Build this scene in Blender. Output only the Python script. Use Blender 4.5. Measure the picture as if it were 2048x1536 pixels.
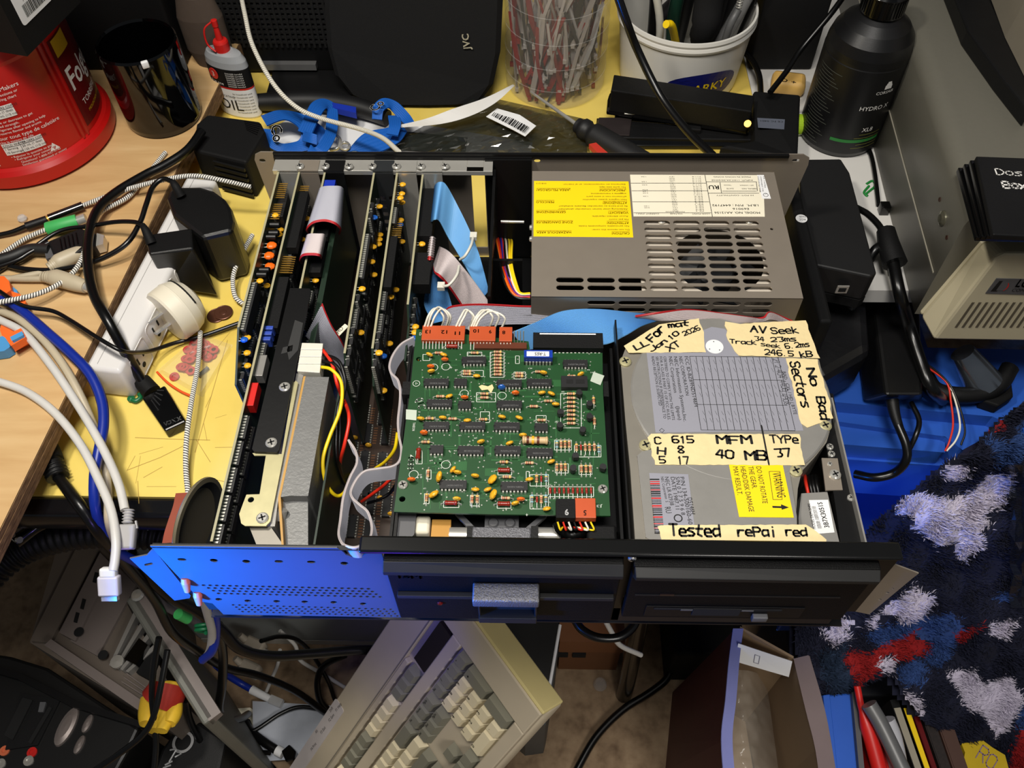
import bpy, math, random
from mathutils import Matrix, Vector
V = Vector
for o in list(bpy.data.objects): bpy.data.objects.remove(o)
SC = bpy.context.scene
COL = SC.collection
random.seed(7)
# ---------------------------------------------------------------- camera, sky, lights, exposure
CAM = V((0.0023, -0.2444, 0.6617))
FPX = 1750.0
RC = Matrix.Rotation(0.0322, 3, 'Z') @ Matrix.Rotation(0.6208, 3, 'X') @ Matrix.Rotation(-0.0168, 3, 'Z')
cd = bpy.data.cameras.new('camera'); cam = bpy.data.objects.new('camera', cd); COL.objects.link(cam)
cam.matrix_world = Matrix.Translation(CAM) @ RC.to_4x4()
cd.sensor_width = 36; cd.lens = FPX / 2048 * 36; cd.clip_start = 0.02; cd.clip_end = 30
SC.camera = cam
SC.view_settings.view_transform = 'Standard'; SC.view_settings.look = 'None'
SC.view_settings.gamma = 1; SC.view_settings.use_curve_mapping = False
SC.view_settings.exposure = -0.12
W = bpy.data.worlds.new('room_dark'); SC.world = W; W.use_nodes = True
W.node_tree.nodes['Background'].inputs[0].default_value = (0.9, 0.95, 1.0, 1)
W.node_tree.nodes['Background'].inputs[1].default_value = 0.10
def area(name, loc, target, size, energy, color=(1, 1, 1), spot=None):
    l = bpy.data.lights.new(name, 'SPOT' if spot else 'AREA')
    l.energy = energy; l.color = color
    if spot: l.spot_size = spot; l.spot_blend = 0.9; l.shadow_soft_size = size
    else: l.size = size
    o = bpy.data.objects.new(name, l); COL.objects.link(o); o.location = loc
    o.rotation_euler = (V(target) - V(loc)).to_track_quat('-Z', 'Y').to_euler()
    return o
area('desk_lamp', (-0.36, 0.14, 0.98), (-0.02, 0.14, 0.0), 0.05, 25.0, (1.0, 0.94, 0.84), math.radians(100))
area('room_lamp', (-0.02, -0.22, 1.5), (0.05, -0.05, -0.3), 0.4, 19.0, (1.0, 0.96, 0.9))
area('blue_led', (-0.36, -0.15, 0.10), (-0.20, 0.0, 0.07), 0.02, 38.0, (0.0, 0.17, 1.0), math.radians(66))
area('violet_led', (-0.15, -0.20, 0.06), (-0.15, 0.0, 0.068), 0.03, 2.8, (0.13, 0.02, 1.0), math.radians(62))
area('blue_led', (-0.13, -0.03, -0.02), (-0.13, 0.075, -0.28), 0.02, 1.6, (0.03, 0.05, 1.0), math.radians(34))
area('front_fill', (0.34, -0.62, 0.50), (-0.06, 0.06, -0.66), 0.15, 20.0, (1.0, 0.95, 0.88), math.radians(66))  # added fill spot that brightens the floor and things below the bench
# ---------------------------------------------------------------- helpers
def _ray(x, y): return RC @ V(((x - 1024) / FPX, -(y - 768) / FPX, -1.0))
def at(x, y, z=0.0):
    d = _ray(x, y); t = (z - CAM.z) / d.z; return CAM + d * t
def aty(x, y, Y):
    d = _ray(x, y); t = (Y - CAM.y) / d.y; return CAM + d * t
def srgb(c):
    if isinstance(c, str): c = [int(c[i:i + 2], 16) / 255 for i in (0, 2, 4)]
    return tuple((x / 12.92 if x <= 0.04045 else ((x + 0.055) / 1.055) ** 2.4) for x in c)
MATS = {}
def mat(name, col, rough=0.5, metal=0.0, var=0.12, scale=40.0, bump=0.0, bscale=200.0, emit=None, trans=0.0, alpha=1.0, coat=0.0, stretch=None, spec=0.5):
    if name in MATS: return MATS[name]
    m = bpy.data.materials.new(name); m.use_nodes = True; N = m.node_tree.nodes; L = m.node_tree.links
    b = N['Principled BSDF']; c = srgb(col)
    b.inputs['Roughness'].default_value = rough; b.inputs['Metallic'].default_value = metal
    b.inputs['Specular IOR Level'].default_value = spec
    if trans: b.inputs['Transmission Weight'].default_value = trans; b.inputs['IOR'].default_value = 1.3
    if alpha < 1: b.inputs['Alpha'].default_value = alpha
    if coat: b.inputs['Coat Weight'].default_value = coat; b.inputs['Coat Roughness'].default_value = 0.08
    tc = N.new('ShaderNodeTexCoord'); mp = N.new('ShaderNodeMapping'); L.new(tc.outputs['Object'], mp.inputs[0])
    if stretch: mp.inputs['Scale'].default_value = stretch
    n = N.new('ShaderNodeTexNoise'); n.inputs['Scale'].default_value = scale; n.inputs['Detail'].default_value = 4
    L.new(mp.outputs[0], n.inputs['Vector'])
    mx = N.new('ShaderNodeMix'); mx.data_type = 'RGBA'
    mx.inputs[6].default_value = tuple(min(1, x * (1 - var)) for x in c) + (1,); mx.inputs[7].default_value = tuple(min(1, x * (1 + var)) for x in c) + (1,)
    L.new(n.outputs[0], mx.inputs[0]); L.new(mx.outputs[2], b.inputs['Base Color'])
    if emit: b.inputs['Emission Color'].default_value = srgb(emit[0]) + (1,); b.inputs['Emission Strength'].default_value = emit[1]
    if bump:
        n2 = N.new('ShaderNodeTexNoise'); n2.inputs['Scale'].default_value = bscale; n2.inputs['Detail'].default_value = 3
        L.new(mp.outputs[0], n2.inputs['Vector'])
        bp = N.new('ShaderNodeBump'); bp.inputs['Strength'].default_value = bump; bp.inputs['Distance'].default_value = 0.001
        L.new(n2.outputs[0], bp.inputs['Height']); L.new(bp.outputs[0], b.inputs['Normal'])
    MATS[name] = m; return m
def ramp_mat(name, cols, scale, rough=0.6, stretch=(1, 1, 1), kind='noise', bump=0.2, distort=0.0, detail=6):
    m = bpy.data.materials.new(name); m.use_nodes = True; N = m.node_tree.nodes; L = m.node_tree.links
    b = N['Principled BSDF']; b.inputs['Roughness'].default_value = rough
    tc = N.new('ShaderNodeTexCoord'); mp = N.new('ShaderNodeMapping'); L.new(tc.outputs['Object'], mp.inputs[0]); mp.inputs['Scale'].default_value = stretch
    n = N.new('ShaderNodeTexNoise'); n.inputs['Scale'].default_value = scale; n.inputs['Detail'].default_value = detail; n.inputs['Distortion'].default_value = distort
    L.new(mp.outputs[0], n.inputs['Vector'])
    r = N.new('ShaderNodeValToRGB'); e = r.color_ramp.elements
    e[0].position, e[0].color = cols[0][0], srgb(cols[0][1]) + (1,)
    e[1].position, e[1].color = cols[-1][0], srgb(cols[-1][1]) + (1,)
    for p, c in cols[1:-1]:
        q = e.new(p); q.color = srgb(c) + (1,)
    L.new(n.outputs[0], r.inputs[0]); L.new(r.outputs[0], b.inputs['Base Color'])
    bp = N.new('ShaderNodeBump'); bp.inputs['Strength'].default_value = bump; bp.inputs['Distance'].default_value = 0.001
    L.new(n.outputs[0], bp.inputs['Height']); L.new(bp.outputs[0], b.inputs['Normal'])
    MATS[name] = m; return m
def stripe_mat(name, ca, cb, fu, fv, thr=0.5, rough=0.7):
    m = bpy.data.materials.new(name); m.use_nodes = True; N = m.node_tree.nodes; L = m.node_tree.links
    b = N['Principled BSDF']; b.inputs['Roughness'].default_value = rough
    uv = N.new('ShaderNodeUVMap'); sp = N.new('ShaderNodeSeparateXYZ'); L.new(uv.outputs[0], sp.inputs[0])
    a = N.new('ShaderNodeMath'); a.operation = 'MULTIPLY'; a.inputs[1].default_value = fu; L.new(sp.outputs[0], a.inputs[0])
    c = N.new('ShaderNodeMath'); c.operation = 'MULTIPLY_ADD'; c.inputs[1].default_value = fv; L.new(sp.outputs[1], c.inputs[0]); L.new(a.outputs[0], c.inputs[2])
    f = N.new('ShaderNodeMath'); f.operation = 'FRACT'; L.new(c.outputs[0], f.inputs[0])
    g = N.new('ShaderNodeMath'); g.operation = 'GREATER_THAN'; g.inputs[1].default_value = thr; L.new(f.outputs[0], g.inputs[0])
    mx = N.new('ShaderNodeMix'); mx.data_type = 'RGBA'; mx.inputs[6].default_value = srgb(ca) + (1,); mx.inputs[7].default_value = srgb(cb) + (1,)
    L.new(g.outputs[0], mx.inputs[0]); L.new(mx.outputs[2], b.inputs['Base Color'])
    MATS[name] = m; return m
I4 = Matrix.Identity(4)
def frame(o, x, y):
    x = V(x).normalized(); y = V(y); y = (y - x * y.dot(x)).normalized(); z = x.cross(y)
    M = Matrix((x, y, z)).transposed().to_4x4(); M.translation = V(o); return M
def T(x, y, z=0): return Matrix.Translation((x, y, z))
def RZ(a): return Matrix.Rotation(a, 4, 'Z')
def RX(a): return Matrix.Rotation(a, 4, 'X')
def RY(a): return Matrix.Rotation(a, 4, 'Y')
def cr(pts, sub):
    pts = [V(p) for p in pts]
    if len(pts) < 3:
        return [pts[0].lerp(pts[-1], i / sub) for i in range(sub + 1)]
    out = []
    P = [pts[0] * 2 - pts[1]] + pts + [pts[-1] * 2 - pts[-2]]
    for i in range(1, len(P) - 2):
        a, b, c, d = P[i - 1:i + 3]
        for k in range(sub):
            t = k / sub
            out.append(0.5 * ((2 * b) + (c - a) * t + (2 * a - 5 * b + 4 * c - d) * t * t + (3 * b - a - 3 * c + d) * t ** 3))
    out.append(pts[-1]); return out
FONT = {}
def glyphs(s):
    if s not in FONT:
        cu = bpy.data.curves.new('t', 'FONT'); cu.body = s; cu.size = 1; cu.resolution_u = 2; cu.align_x = 'LEFT'
        o = bpy.data.objects.new('t', cu); COL.objects.link(o)
        dg = bpy.context.evaluated_depsgraph_get(); me = o.evaluated_get(dg).to_mesh()
        FONT[s] = ([v.co.copy() for v in me.vertices], [tuple(p.vertices) for p in me.polygons])
        bpy.data.objects.remove(o); bpy.data.curves.remove(cu)
    return FONT[s]
# handwritten stroke letters on a 4 wide, 6 high grid: x y digit pairs, strokes split by a space
ST = dict(zip('ABCDEFHIJKLMNOPRSTVXYabcdefikmnoprstuxy0123456789.|',
  '002640 1333;000636453303 3342413000;4536160501103041;00062644422000;46060040 0333;460600 0333;0600 4640 0343;2620;4641301001;0600 460340;060040;0006234640;00064046;160501103041453616;00063645443303;00063645443303 2340;45361605133341301001;0646 2620;062046;0640 4600;062346 2320;441403011041 4440;0600 0334413000;441403011040;4640 441403011041;024243341403011040;46261510 0434;2420 26;0600 3402 0240;0004 03142320 23344340;0004 03143440;140301103041433414;0400 0434433202;0400 02143444;4414033241301000;261130 0444;0401103041 4440;0440 4400;0422 4400;160501103041453616;152620;05163645430040;06463342413010;26021242 3630;460603334241300001;461605011030414233130 2;064620;1306;4333031626454130;10;2720'.replace('3130 2', '31302').split(';')))
ST['6'] = '4616050110304142331302'; ST['5'] = '4606033342413000'; ST['8'] = '2304163645230110304123'
class MB:
    def __init__(s): s.v = []; s.f = []; s.m = []; s.u = []; s.sm = []; s.hasuv = False
    def add(s, vs, fs, m=0, M=None, smooth=False, uv=None):
        b = len(s.v)
        s.v += [(M @ V(v)) if M else V(v) for v in vs]
        for i, f in enumerate(fs):
            s.f.append(tuple(b + k for k in f)); s.m.append(m); s.sm.append(smooth)
            s.u.append(uv[i] if uv else None)
        if uv: s.hasuv = True
        return s
    def box(s, x0, x1, y0, y1, z0, z1, m=0, M=None):
        return s.add([(x0, y0, z0), (x1, y0, z0), (x1, y1, z0), (x0, y1, z0), (x0, y0, z1), (x1, y0, z1), (x1, y1, z1), (x0, y1, z1)],
                     [(3, 2, 1, 0), (4, 5, 6, 7), (0, 1, 5, 4), (1, 2, 6, 5), (2, 3, 7, 6), (3, 0, 4, 7)], m, M)
    def cbox(s, cx, cy, cz, sx, sy, sz, m=0, M=None): return s.box(cx - sx / 2, cx + sx / 2, cy - sy / 2, cy + sy / 2, cz - sz / 2, cz + sz / 2, m, M)
    def rbox(s, x0, x1, y0, y1, z0, z1, r, m=0, M=None):      # rounded box: chamfered layers, corner radius r
        prof = [(z0, r), (z0 + r * .3, r * .3), (z0 + r, 0), (z1 - r, 0), (z1 - r * .3, r * .3), (z1, r)]
        vs = []; n = 16
        for z, i in prof:
            for c, (cx, cy, a0) in enumerate(((x1 - r, y1 - r, 0), (x0 + r, y1 - r, 90), (x0 + r, y0 + r, 180), (x1 - r, y0 + r, 270))):
                for k in range(4):
                    a = math.radians(a0 + k * 30); vs.append((cx + (r - i) * math.cos(a), cy + (r - i) * math.sin(a), z))
        fs = [tuple(range(n - 1, -1, -1)), tuple(range(5 * n, 6 * n))]
        s.add(vs, fs, m, M)
        s.add(vs, [(j * n + k, j * n + (k + 1) % n, (j + 1) * n + (k + 1) % n, (j + 1) * n + k) for j in range(5) for k in range(n)], m, M, True)
        return s
    def prism(s, poly, z0, z1, m=0, M=None, smooth=False):
        n = len(poly); vs = [(p[0], p[1], z0) for p in poly] + [(p[0], p[1], z1) for p in poly]
        s.add(vs, [tuple(range(n - 1, -1, -1)), tuple(range(n, 2 * n))], m, M)
        return s.add(vs, [(k, (k + 1) % n, n + (k + 1) % n, n + k) for k in range(n)], m, M, smooth)
    def hull(s, bot, top, m=0):                                # two loops of the same length joined by walls
        n = len(bot)
        return s.add(list(bot) + list(top), [tuple(range(n - 1, -1, -1)), tuple(range(n, 2 * n))] + [(k, (k + 1) % n, n + (k + 1) % n, n + k) for k in range(n)], m)
    def lathe(s, prof, n=32, m=0, M=None, smooth=True, ms=None):
        vs = [(r * math.cos(2 * math.pi * k / n), r * math.sin(2 * math.pi * k / n), z) for r, z in prof for k in range(n)]
        for j in range(len(prof) - 1):
            s.add(vs[j * n:(j + 2) * n], [(k, (k + 1) % n, n + (k + 1) % n, n + k) for k in range(n)], ms[j] if ms else m, M, smooth)
        if prof[0][0] > 1e-6: s.add(vs[:n], [tuple(range(n - 1, -1, -1))], ms[0] if ms else m, M)
        if prof[-1][0] > 1e-6: s.add(vs[-n:], [tuple(range(n))], ms[-1] if ms else m, M)
        return s
    def open_lathe(s, prof, n=32, m=0, M=None):
        vs = [(r * math.cos(2 * math.pi * k / n), r * math.sin(2 * math.pi * k / n), z) for r, z in prof for k in range(n)]
        return s.add(vs, [(j * n + k, j * n + (k + 1) % n, (j + 1) * n + (k + 1) % n, (j + 1) * n + k) for j in range(len(prof) - 1) for k in range(n)], m, M, True)
    def cyl(s, p0, p1, r0, r1=None, n=12, m=0, smooth=True):
        p0, p1 = V(p0), V(p1); r1 = r0 if r1 is None else r1; d = (p1 - p0)
        M = d.to_track_quat('Z', 'Y').to_matrix().to_4x4(); M.translation = p0; h = d.length
        return s.lathe([(r0, 0), (r1, h)], n, m, M, smooth)
    def tube(s, pts, r, n=8, m=0, sub=6, rf=None):
        c = cr(pts, sub) if sub else [V(p) for p in pts]; ln = 0; up = None; vs = []; us = []
        for i, p in enumerate(c):
            t = (c[min(i + 1, len(c) - 1)] - c[max(i - 1, 0)])
            if t.length < 1e-9: t = V((0, 0, 1))
            t.normalize()
            if up is None: up = t.orthogonal().normalized()
            up = (up - t * up.dot(t)); up = up.normalized() if up.length > 1e-6 else t.orthogonal().normalized()
            w = t.cross(up); ln += (p - c[i - 1]).length if i else 0; us.append(ln)
            rr = rf(i / (len(c) - 1), ln) * r if rf else r
            for k in range(n):
                a = 2 * math.pi * k / n; vs.append(p + up * (rr * math.cos(a)) + w * (rr * math.sin(a)))
        fs = []; uv = []
        for i in range(len(c) - 1):
            for k in range(n):
                fs.append((i * n + k, i * n + (k + 1) % n, (i + 1) * n + (k + 1) % n, (i + 1) * n + k))
                uv.append(((us[i], k / n), (us[i], (k + 1) / n), (us[i + 1], (k + 1) / n), (us[i + 1], k / n)))
        s.add(vs, fs, m, None, True, uv)
        e = (len(c) - 1) * n
        return s.add(vs[:n] + vs[e:], [tuple(range(n - 1, -1, -1)), tuple(range(n, 2 * n))], m)
    def ribbon(s, pairs, n=20, th=0.0007, m=0, edge=None, sub=6, ridge=0.6):
        L = cr([a for a, b in pairs], sub); R = cr([b for a, b in pairs], sub); rows = []
        for i in range(len(L)):
            t = (L[min(i + 1, len(L) - 1)] + R[min(i + 1, len(L) - 1)] - L[max(i - 1, 0)] - R[max(i - 1, 0)])
            nn = t.cross(R[i] - L[i]); nn = nn.normalized() if nn.length > 1e-9 else V((0, 0, 1)); rows.append((L[i], R[i], nn))
        w = 2 * n + 1; vs = []
        for sg in (1, -1):
            for a, b, nn in rows:
                for k in range(w): vs.append(a.lerp(b, k / (w - 1)) + nn * (sg * th * (1 if k % 2 else 1 - ridge)))
        h = len(rows) * w; b = len(s.v); s.v += vs
        for i in range(len(rows) - 1):
            for k in range(w - 1):
                q = (b + i * w + k, b + i * w + k + 1, b + (i + 1) * w + k + 1, b + (i + 1) * w + k); mm = edge if (edge is not None and k < 3) else m
                for f in (q, tuple(h + x for x in reversed(q))): s.f.append(f); s.m.append(mm); s.sm.append(False); s.u.append(None)
        return s
    def text(s, t, size, M, m=0, align=0.0, sx=1.0, bold=0):
        vs, fs = glyphs(t)
        if not vs: return s
        w = max(v.x for v in vs); 
        for q in ([(0, 0)] + ([(bold, 0), (0, bold), (bold, bold)] if bold else [])):
            s.add([((v.x - w * align) * size * sx + q[0] * size, v.y * size + q[1] * size, 0) for v in vs], fs, m, M)
        return s
    def hand(s, t, size, M, m=0, w=0.2, adv=1.05, jit=0.05):
        x = 0; rr = random.Random(len(t) * 7 + ord(t[0]))
        for ch in t:
            g = ST.get(ch)
            if g is None: x += 0.55; continue
            lo = ch.islower(); narrow = 0.62 if lo or ch in '1.|iI' else 0.72
            jy = rr.uniform(-jit, jit); hs = rr.uniform(.94, 1.08)
            for st in g.split():
                pts = [((int(st[i]) / 4) * narrow + x + rr.uniform(-.02, .02), (int(st[i + 1]) / 6) * hs + jy) for i in range(0, len(st) - 1, 2)]
                if len(pts) == 1: pts = pts * 2
                for (ax, ay), (bx, by) in zip(pts, pts[1:]):
                    d = V((bx - ax, by - ay)); L = d.length
                    a = math.atan2(d.y, d.x) if L > 1e-6 else 0; q = []
                    for k in range(5): b = a + math.pi / 2 + k * math.pi / 4; q.append((ax + w / 2 * math.cos(b), ay + w / 2 * math.sin(b)))
                    for k in range(5): b = a - math.pi / 2 + k * math.pi / 4; q.append((bx + w / 2 * math.cos(b), by + w / 2 * math.sin(b)))
                    s.add([(px * size, py * size, 0) for px, py in q], [tuple(range(10))], m, M)
            x += narrow * adv + 0.16
        return s
    def plate(s, outer, holes, th, m=0, M=None):               # flat sheet with real holes, z from -th to 0
        cu = bpy.data.curves.new('c', 'CURVE'); cu.dimensions = '2D'; cu.fill_mode = 'BOTH'; cu.extrude = th / 2
        for poly in [outer] + list(holes):
            sp = cu.splines.new('POLY'); sp.points.add(len(poly) - 1); sp.use_cyclic_u = True
            for q, p in zip(sp.points, poly): q.co = (p[0], p[1], 0, 1)
        o = bpy.data.objects.new('c', cu); COL.objects.link(o)
        me = o.evaluated_get(bpy.context.evaluated_depsgraph_get()).to_mesh()
        s.add([v.co - V((0, 0, th / 2)) for v in me.vertices], [tuple(p.vertices) for p in me.polygons], m, M)
        bpy.data.objects.remove(o); bpy.data.curves.remove(cu); return s
    def build(s, name, mats, parent=None, bevel=0, kind=None, local=False):
        if not isinstance(mats, (list, tuple)): mats = [mats]
        me = bpy.data.meshes.new(name); off = V((0, 0, 0))
        if parent is not None and not local:
            inv = wm(parent).inverted(); vs = [inv @ v for v in s.v]
        elif parent is None and not local and s.v:
            xs = [v.x for v in s.v]; ys = [v.y for v in s.v]; off = V(((min(xs) + max(xs)) / 2, (min(ys) + max(ys)) / 2, min(v.z for v in s.v))); vs = [v - off for v in s.v]
        else: vs = s.v
        me.from_pydata([tuple(v) for v in vs], [], s.f)
        for x in mats: me.materials.append(MATS[x] if isinstance(x, str) else x)
        me.polygons.foreach_set('material_index', s.m); me.polygons.foreach_set('use_smooth', s.sm)
        if s.hasuv:
            ul = me.uv_layers.new(name='UVMap'); i = 0
            for p, u in zip(me.polygons, s.u):
                for k, li in enumerate(p.loop_indices): ul.data[li].uv = u[k] if u else (0, 0)
        me.update()
        o = bpy.data.objects.new(name, me); COL.objects.link(o); o.location = off
        if parent is not None: o.parent = parent
        if bevel:
            md = o.modifiers.new('edge', 'BEVEL'); md.width = bevel; md.segments = 2; md.limit_method = 'ANGLE'; md.angle_limit = math.radians(40)
        if kind: o['kind'] = kind
        return o
def wm(o):
    M = o.matrix_basis.copy()
    return wm(o.parent) @ M if o.parent else M
def thing(name, label, cat, loc=(0, 0, 0), group=None, M=None):
    o = bpy.data.objects.new(name, None); COL.objects.link(o); o.empty_display_size = 0.01
    if M is not None: o.matrix_world = M; o.matrix_basis = M
    else: o.location = loc
    o['label'] = label; o['category'] = cat
    if group: o['group'] = group
    return o
def tag(o, label, cat, group=None):
    o['label'] = label; o['category'] = cat
    if group: o['group'] = group
    return o
def inst(src, name, parent, M):
    o = bpy.data.objects.new(name, src if isinstance(src, bpy.types.Mesh) else src.data); COL.objects.link(o); o.parent = parent; o.matrix_basis = wm(parent).inverted() @ M; return o
def dup_tree(root, M, label=None, group=None):
    r = root.copy(); COL.objects.link(r); r.matrix_basis = M
    if label: r['label'] = label
    if group: r['group'] = group
    for ch in list(root.children):
        c = ch.copy(); COL.objects.link(c); c.parent = r
        for g in ch.children:
            d = g.copy(); COL.objects.link(d); d.parent = c
    return r
def mesh_of(mb, mats, name='m'):
    o = mb.build(name, mats, local=True); me = o.data; bpy.data.objects.remove(o); return me
def circ(x, y, r, n=10, a=0): return [(x + r * math.cos(a + 2 * math.pi * k / n), y + r * math.sin(a + 2 * math.pi * k / n)) for k in range(n)]
def slot(x0, x1, y, h, n=5):
    r = h / 2; return [(x1 - r + r * math.cos(a), y + r * math.sin(a)) for a in [-math.pi / 2 + math.pi * k / n for k in range(n + 1)]] + [(x0 + r + r * math.cos(a), y + r * math.sin(a)) for a in [math.pi / 2 + math.pi * k / n for k in range(n + 1)]]
def rrect(x0, x1, y0, y1, r, n=3):
    o = []
    for cx, cy, a0 in ((x1 - r, y1 - r, 0), (x0 + r, y1 - r, 90), (x0 + r, y0 + r, 180), (x1 - r, y0 + r, 270)):
        o += [(cx + r * math.cos(math.radians(a0 + 90 * k / n)), cy + r * math.sin(math.radians(a0 + 90 * k / n))) for k in range(n + 1)]
    return o
def screw_mb(M, r=0.0035, h=0.0015, m=0, md=1):
    b = MB(); b.lathe([(r, 0), (r, h * .6), (r * .75, h), (0, h)], 14, m, M)
    for a in (0.4, 0.4 + math.pi / 2): b.add([(-r * .6, -r * .13, h + 1e-4), (r * .6, -r * .13, h + 1e-4), (r * .6, r * .13, h + 1e-4), (-r * .6, r * .13, h + 1e-4)], [(0, 1, 2, 3)], md, M @ RZ(a))
    return b
def pt(a): return V(a) if not isinstance(a, tuple) or len(a) != 3 or max(abs(a[0]), abs(a[1])) < 5 else at(*a)
def cable(name, pts, r, m, label, cat='cable', parent=None, n=8, sub=7):
    o = MB().tube([pt(p) for p in pts], r, n, 0, sub).build(name, m, parent)
    if parent is None: tag(o, label, cat)
    return o
# ---------------------------------------------------------------- materials
mat('tan_metal', (.60, .56, .51), .36, .45, .06, 60); mat('steel', (.80, .79, .76), .25, .6, .05, 80); mat('zinc', (.76, .73, .56), .35, .4, .2, 90)
mat('panel_metal', (.29, .29, .31), .5, .2, .05, 60); mat('black_metal', (.055, .055, .058), .42, 0, .2, 50, .05, spec=.3); mat('black_plastic', (.06, .06, .063), .5, 0, .2, 60, .15, 900, spec=.3)
mat('matte_black', (.045, .045, .048), .7, 0, .2, 60, .2, 700, spec=.25); mat('gloss_black', (.03, .03, .032), .15, 0, .1, 30); mat('dark', (.02, .02, .022), .8); mat('grey_plastic', (.33, .33, .34), .5)
mat('sparkle', (.42, .42, .44), .4, .3, .5, 700, .9, 900); mat('copper', (.86, .45, .30), .35, .1); mat('pcb_green', (.10, .27, .13), .42, 0, .15, 50); mat('trace', (.16, .36, .19), .42); mat('silk', (.82, .84, .80), .6)
mat('pad', (.80, .80, .76), .35, .6); mat('chip', (.11, .11, .115), .5); mat('print_grey', (.42, .42, .42), .6); mat('cap_yellow', (.92, .68, .14), .35); mat('tantalum', (.93, .42, .10), .3); mat('cap_blue', (.12, .36, .70), .3)
mat('resistor', (.80, .68, .50), .45); mat('res_brown', (.36, .17, .09), .45); mat('res_red', (.60, .14, .10), .4); mat('res_blue', (.55, .70, .72), .4); mat('inductor', (.52, .13, .07), .3); mat('conn_orange', (.72, .30, .14), .45)
mat('white_wire', (.90, .88, .82), .45); mat('clear_tape', (.80, .84, .78), .35, alpha=.75); mat('yellow_label', (.98, .83, .06), .45, var=.03); mat('cream', (.92, .89, .80), .5, var=.03); mat('ink', (.04, .04, .04), .6); mat('label_grey', (.56, .56, .60), .5, var=.04)
mat('alu', (.63, .62, .60), .32, .45, .1, 70, .06, 300); mat('alu_dark', (.56, .54, .50), .4, .4, .1, 50); mat('masking', (.88, .80, .60), .7, 0, .07, 120, .35, 260); mat('white_paper', (.90, .90, .90), .6, var=.03)
mat('red', (.78, .12, .10), .4); mat('led_red', (.45, .05, .03), .2); mat('blue', (.10, .20, .65), .4); mat('wire_red', (.85, .18, .10), .4); mat('wire_yellow', (.95, .82, .10), .4); mat('wire_orange', (.92, .42, .10), .4); mat('wire_black', (.04, .04, .04), .4)
mat('mobo', (.20, .14, .10), .5, 0, .2, 90); mat('mobo_trace', (.42, .28, .18), .45); mat('ribbon_grey', (.66, .66, .70), .45, var=.05); mat('ribbon_pale', (.78, .74, .74), .5, var=.05); mat('ribbon_red', (.70, .12, .14), .5); mat('ribbon_blue', (.42, .66, .86), .45, var=.04)
# ---------------------------------------------------------------- computer chassis
FX = frame((0, 0, 0), (1, 0, 0), (0, 0, 1))
def f2(x, y, Y=0.0): p = aty(x, y, Y); return (p.x, p.z)
def ft(mb, s, p, q, cap, z, m, bold=0, fit=True):
    a, b = at(*p, z), at(*q, z); F = frame(a, b - a, V((0, 0, 1)).cross(b - a)); vs, fs = glyphs(s); w = max(v.x for v in vs)
    S = Matrix.Diagonal(((b - a).length / w if fit else cap / .7, cap / .7, 1, 1))
    mb.text(s, 1, F @ S, m, bold=bold)
def fty(mb, s, p, q, cap, Y, m, bold=0):
    a, b = aty(*p, Y), aty(*q, Y); F = frame(a, b - a, (0, 0, 1)); vs, fs = glyphs(s); w = max(v.x for v in vs)
    mb.text(s, 1, F @ Matrix.Diagonal(((b - a).length / w, cap / .7, 1, 1)), m, bold=bold)
def hlen(t): return sum((.62 if c.islower() or c in '1.|iI' else .72) * 1.05 + .16 if c in ST else .55 for c in t) - .16
def hw(mb, t, p, q, h, z, m, w=.2):
    a, b = at(*p, z), at(*q, z); F = frame(a, b - a, V((0, 0, 1)).cross(b - a))
    mb.hand(t, 1, F @ Matrix.Diagonal(((b - a).length / hlen(t), h, 1, 1)), m, w)
ch = thing('computer_chassis', 'opened black and steel desktop computer chassis overhanging the yellow table edge', 'computer case', (0, .19, 0))
outer = [f2(*p) for p in ((300, 1092), (345, 1141), (391, 1190), (402, 1203), (425, 1207), (447, 1229))] + [(-.094, .0085), (-.094, .1285)] + [f2(*p) for p in ((735, 1099), (733, 1108), (722, 1114), (706, 1115), (692, 1110), (683, 1101), (674, 1096))]
holes = [slot(f2(x - 9, y)[0], f2(x + 9, y)[0], f2(x, y)[1], .004) for x, y in ((364, 1119), (558, 1123), (623, 1124))]
holes += [circ(*f2(x, y), .0028) for x, y in ((428, 1121), (493, 1123), (689, 1127))] + [circ(*f2(x, y), .0027) for x, y in ((438, 1199), (496, 1202), (554, 1203), (610, 1204), (668, 1205), (727, 1208))]
for r in range(4):
    for k in range(26): holes.append(circ(-.2300 + k * .00475 + r * .0022, .0668 - r * .0050 - k * .0001, .0017, 7))
    for k in range(26): holes.append(circ(-.2165 + k * .00475 + r * .0012 - .002, .0295 - r * .0045 - k * .00018, .0016, 7))
MB().plate(outer, holes, .001, 0, FX).build('front_panel', 'panel_metal', ch)
MB().box(-.243, -.1135, .003, .0035, .012, .126).build('hole_shade', 'dark', ch)  # dark sheet added behind the holes in place of the shaded interior
E0 = frame((-.2455, -.0003, 0), (cos := math.cos(.35), math.sin(-.0), 0), (0, 0, 1))
ear = [(-.0175, .121), (-.006, .121), (-.001, .1265), (0, .126), (.0, .047), (-.002, .043), (-.0125, .0445)]
Me = Matrix.Translation((-.2458, 0, 0)) @ RZ(.25) @ FX
MB().plate(ear, [slot(-.0125, -.0065, .108, .0032)], .001, 0, Me).build('side_flange', 'panel_metal', ch)
MB().plate([(0, .118), (.0175, .112), (.0165, .104), (.010, .034), (0, .034)], [circ(.0095, .075, .0012), circ(.0085, .062, .0012), circ(.0105, .083, .0008)], .001, 0, Matrix.Translation((.246, 0, 0)) @ RZ(-.2) @ FX).build('side_flange', 'tan_metal', ch)
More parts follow.
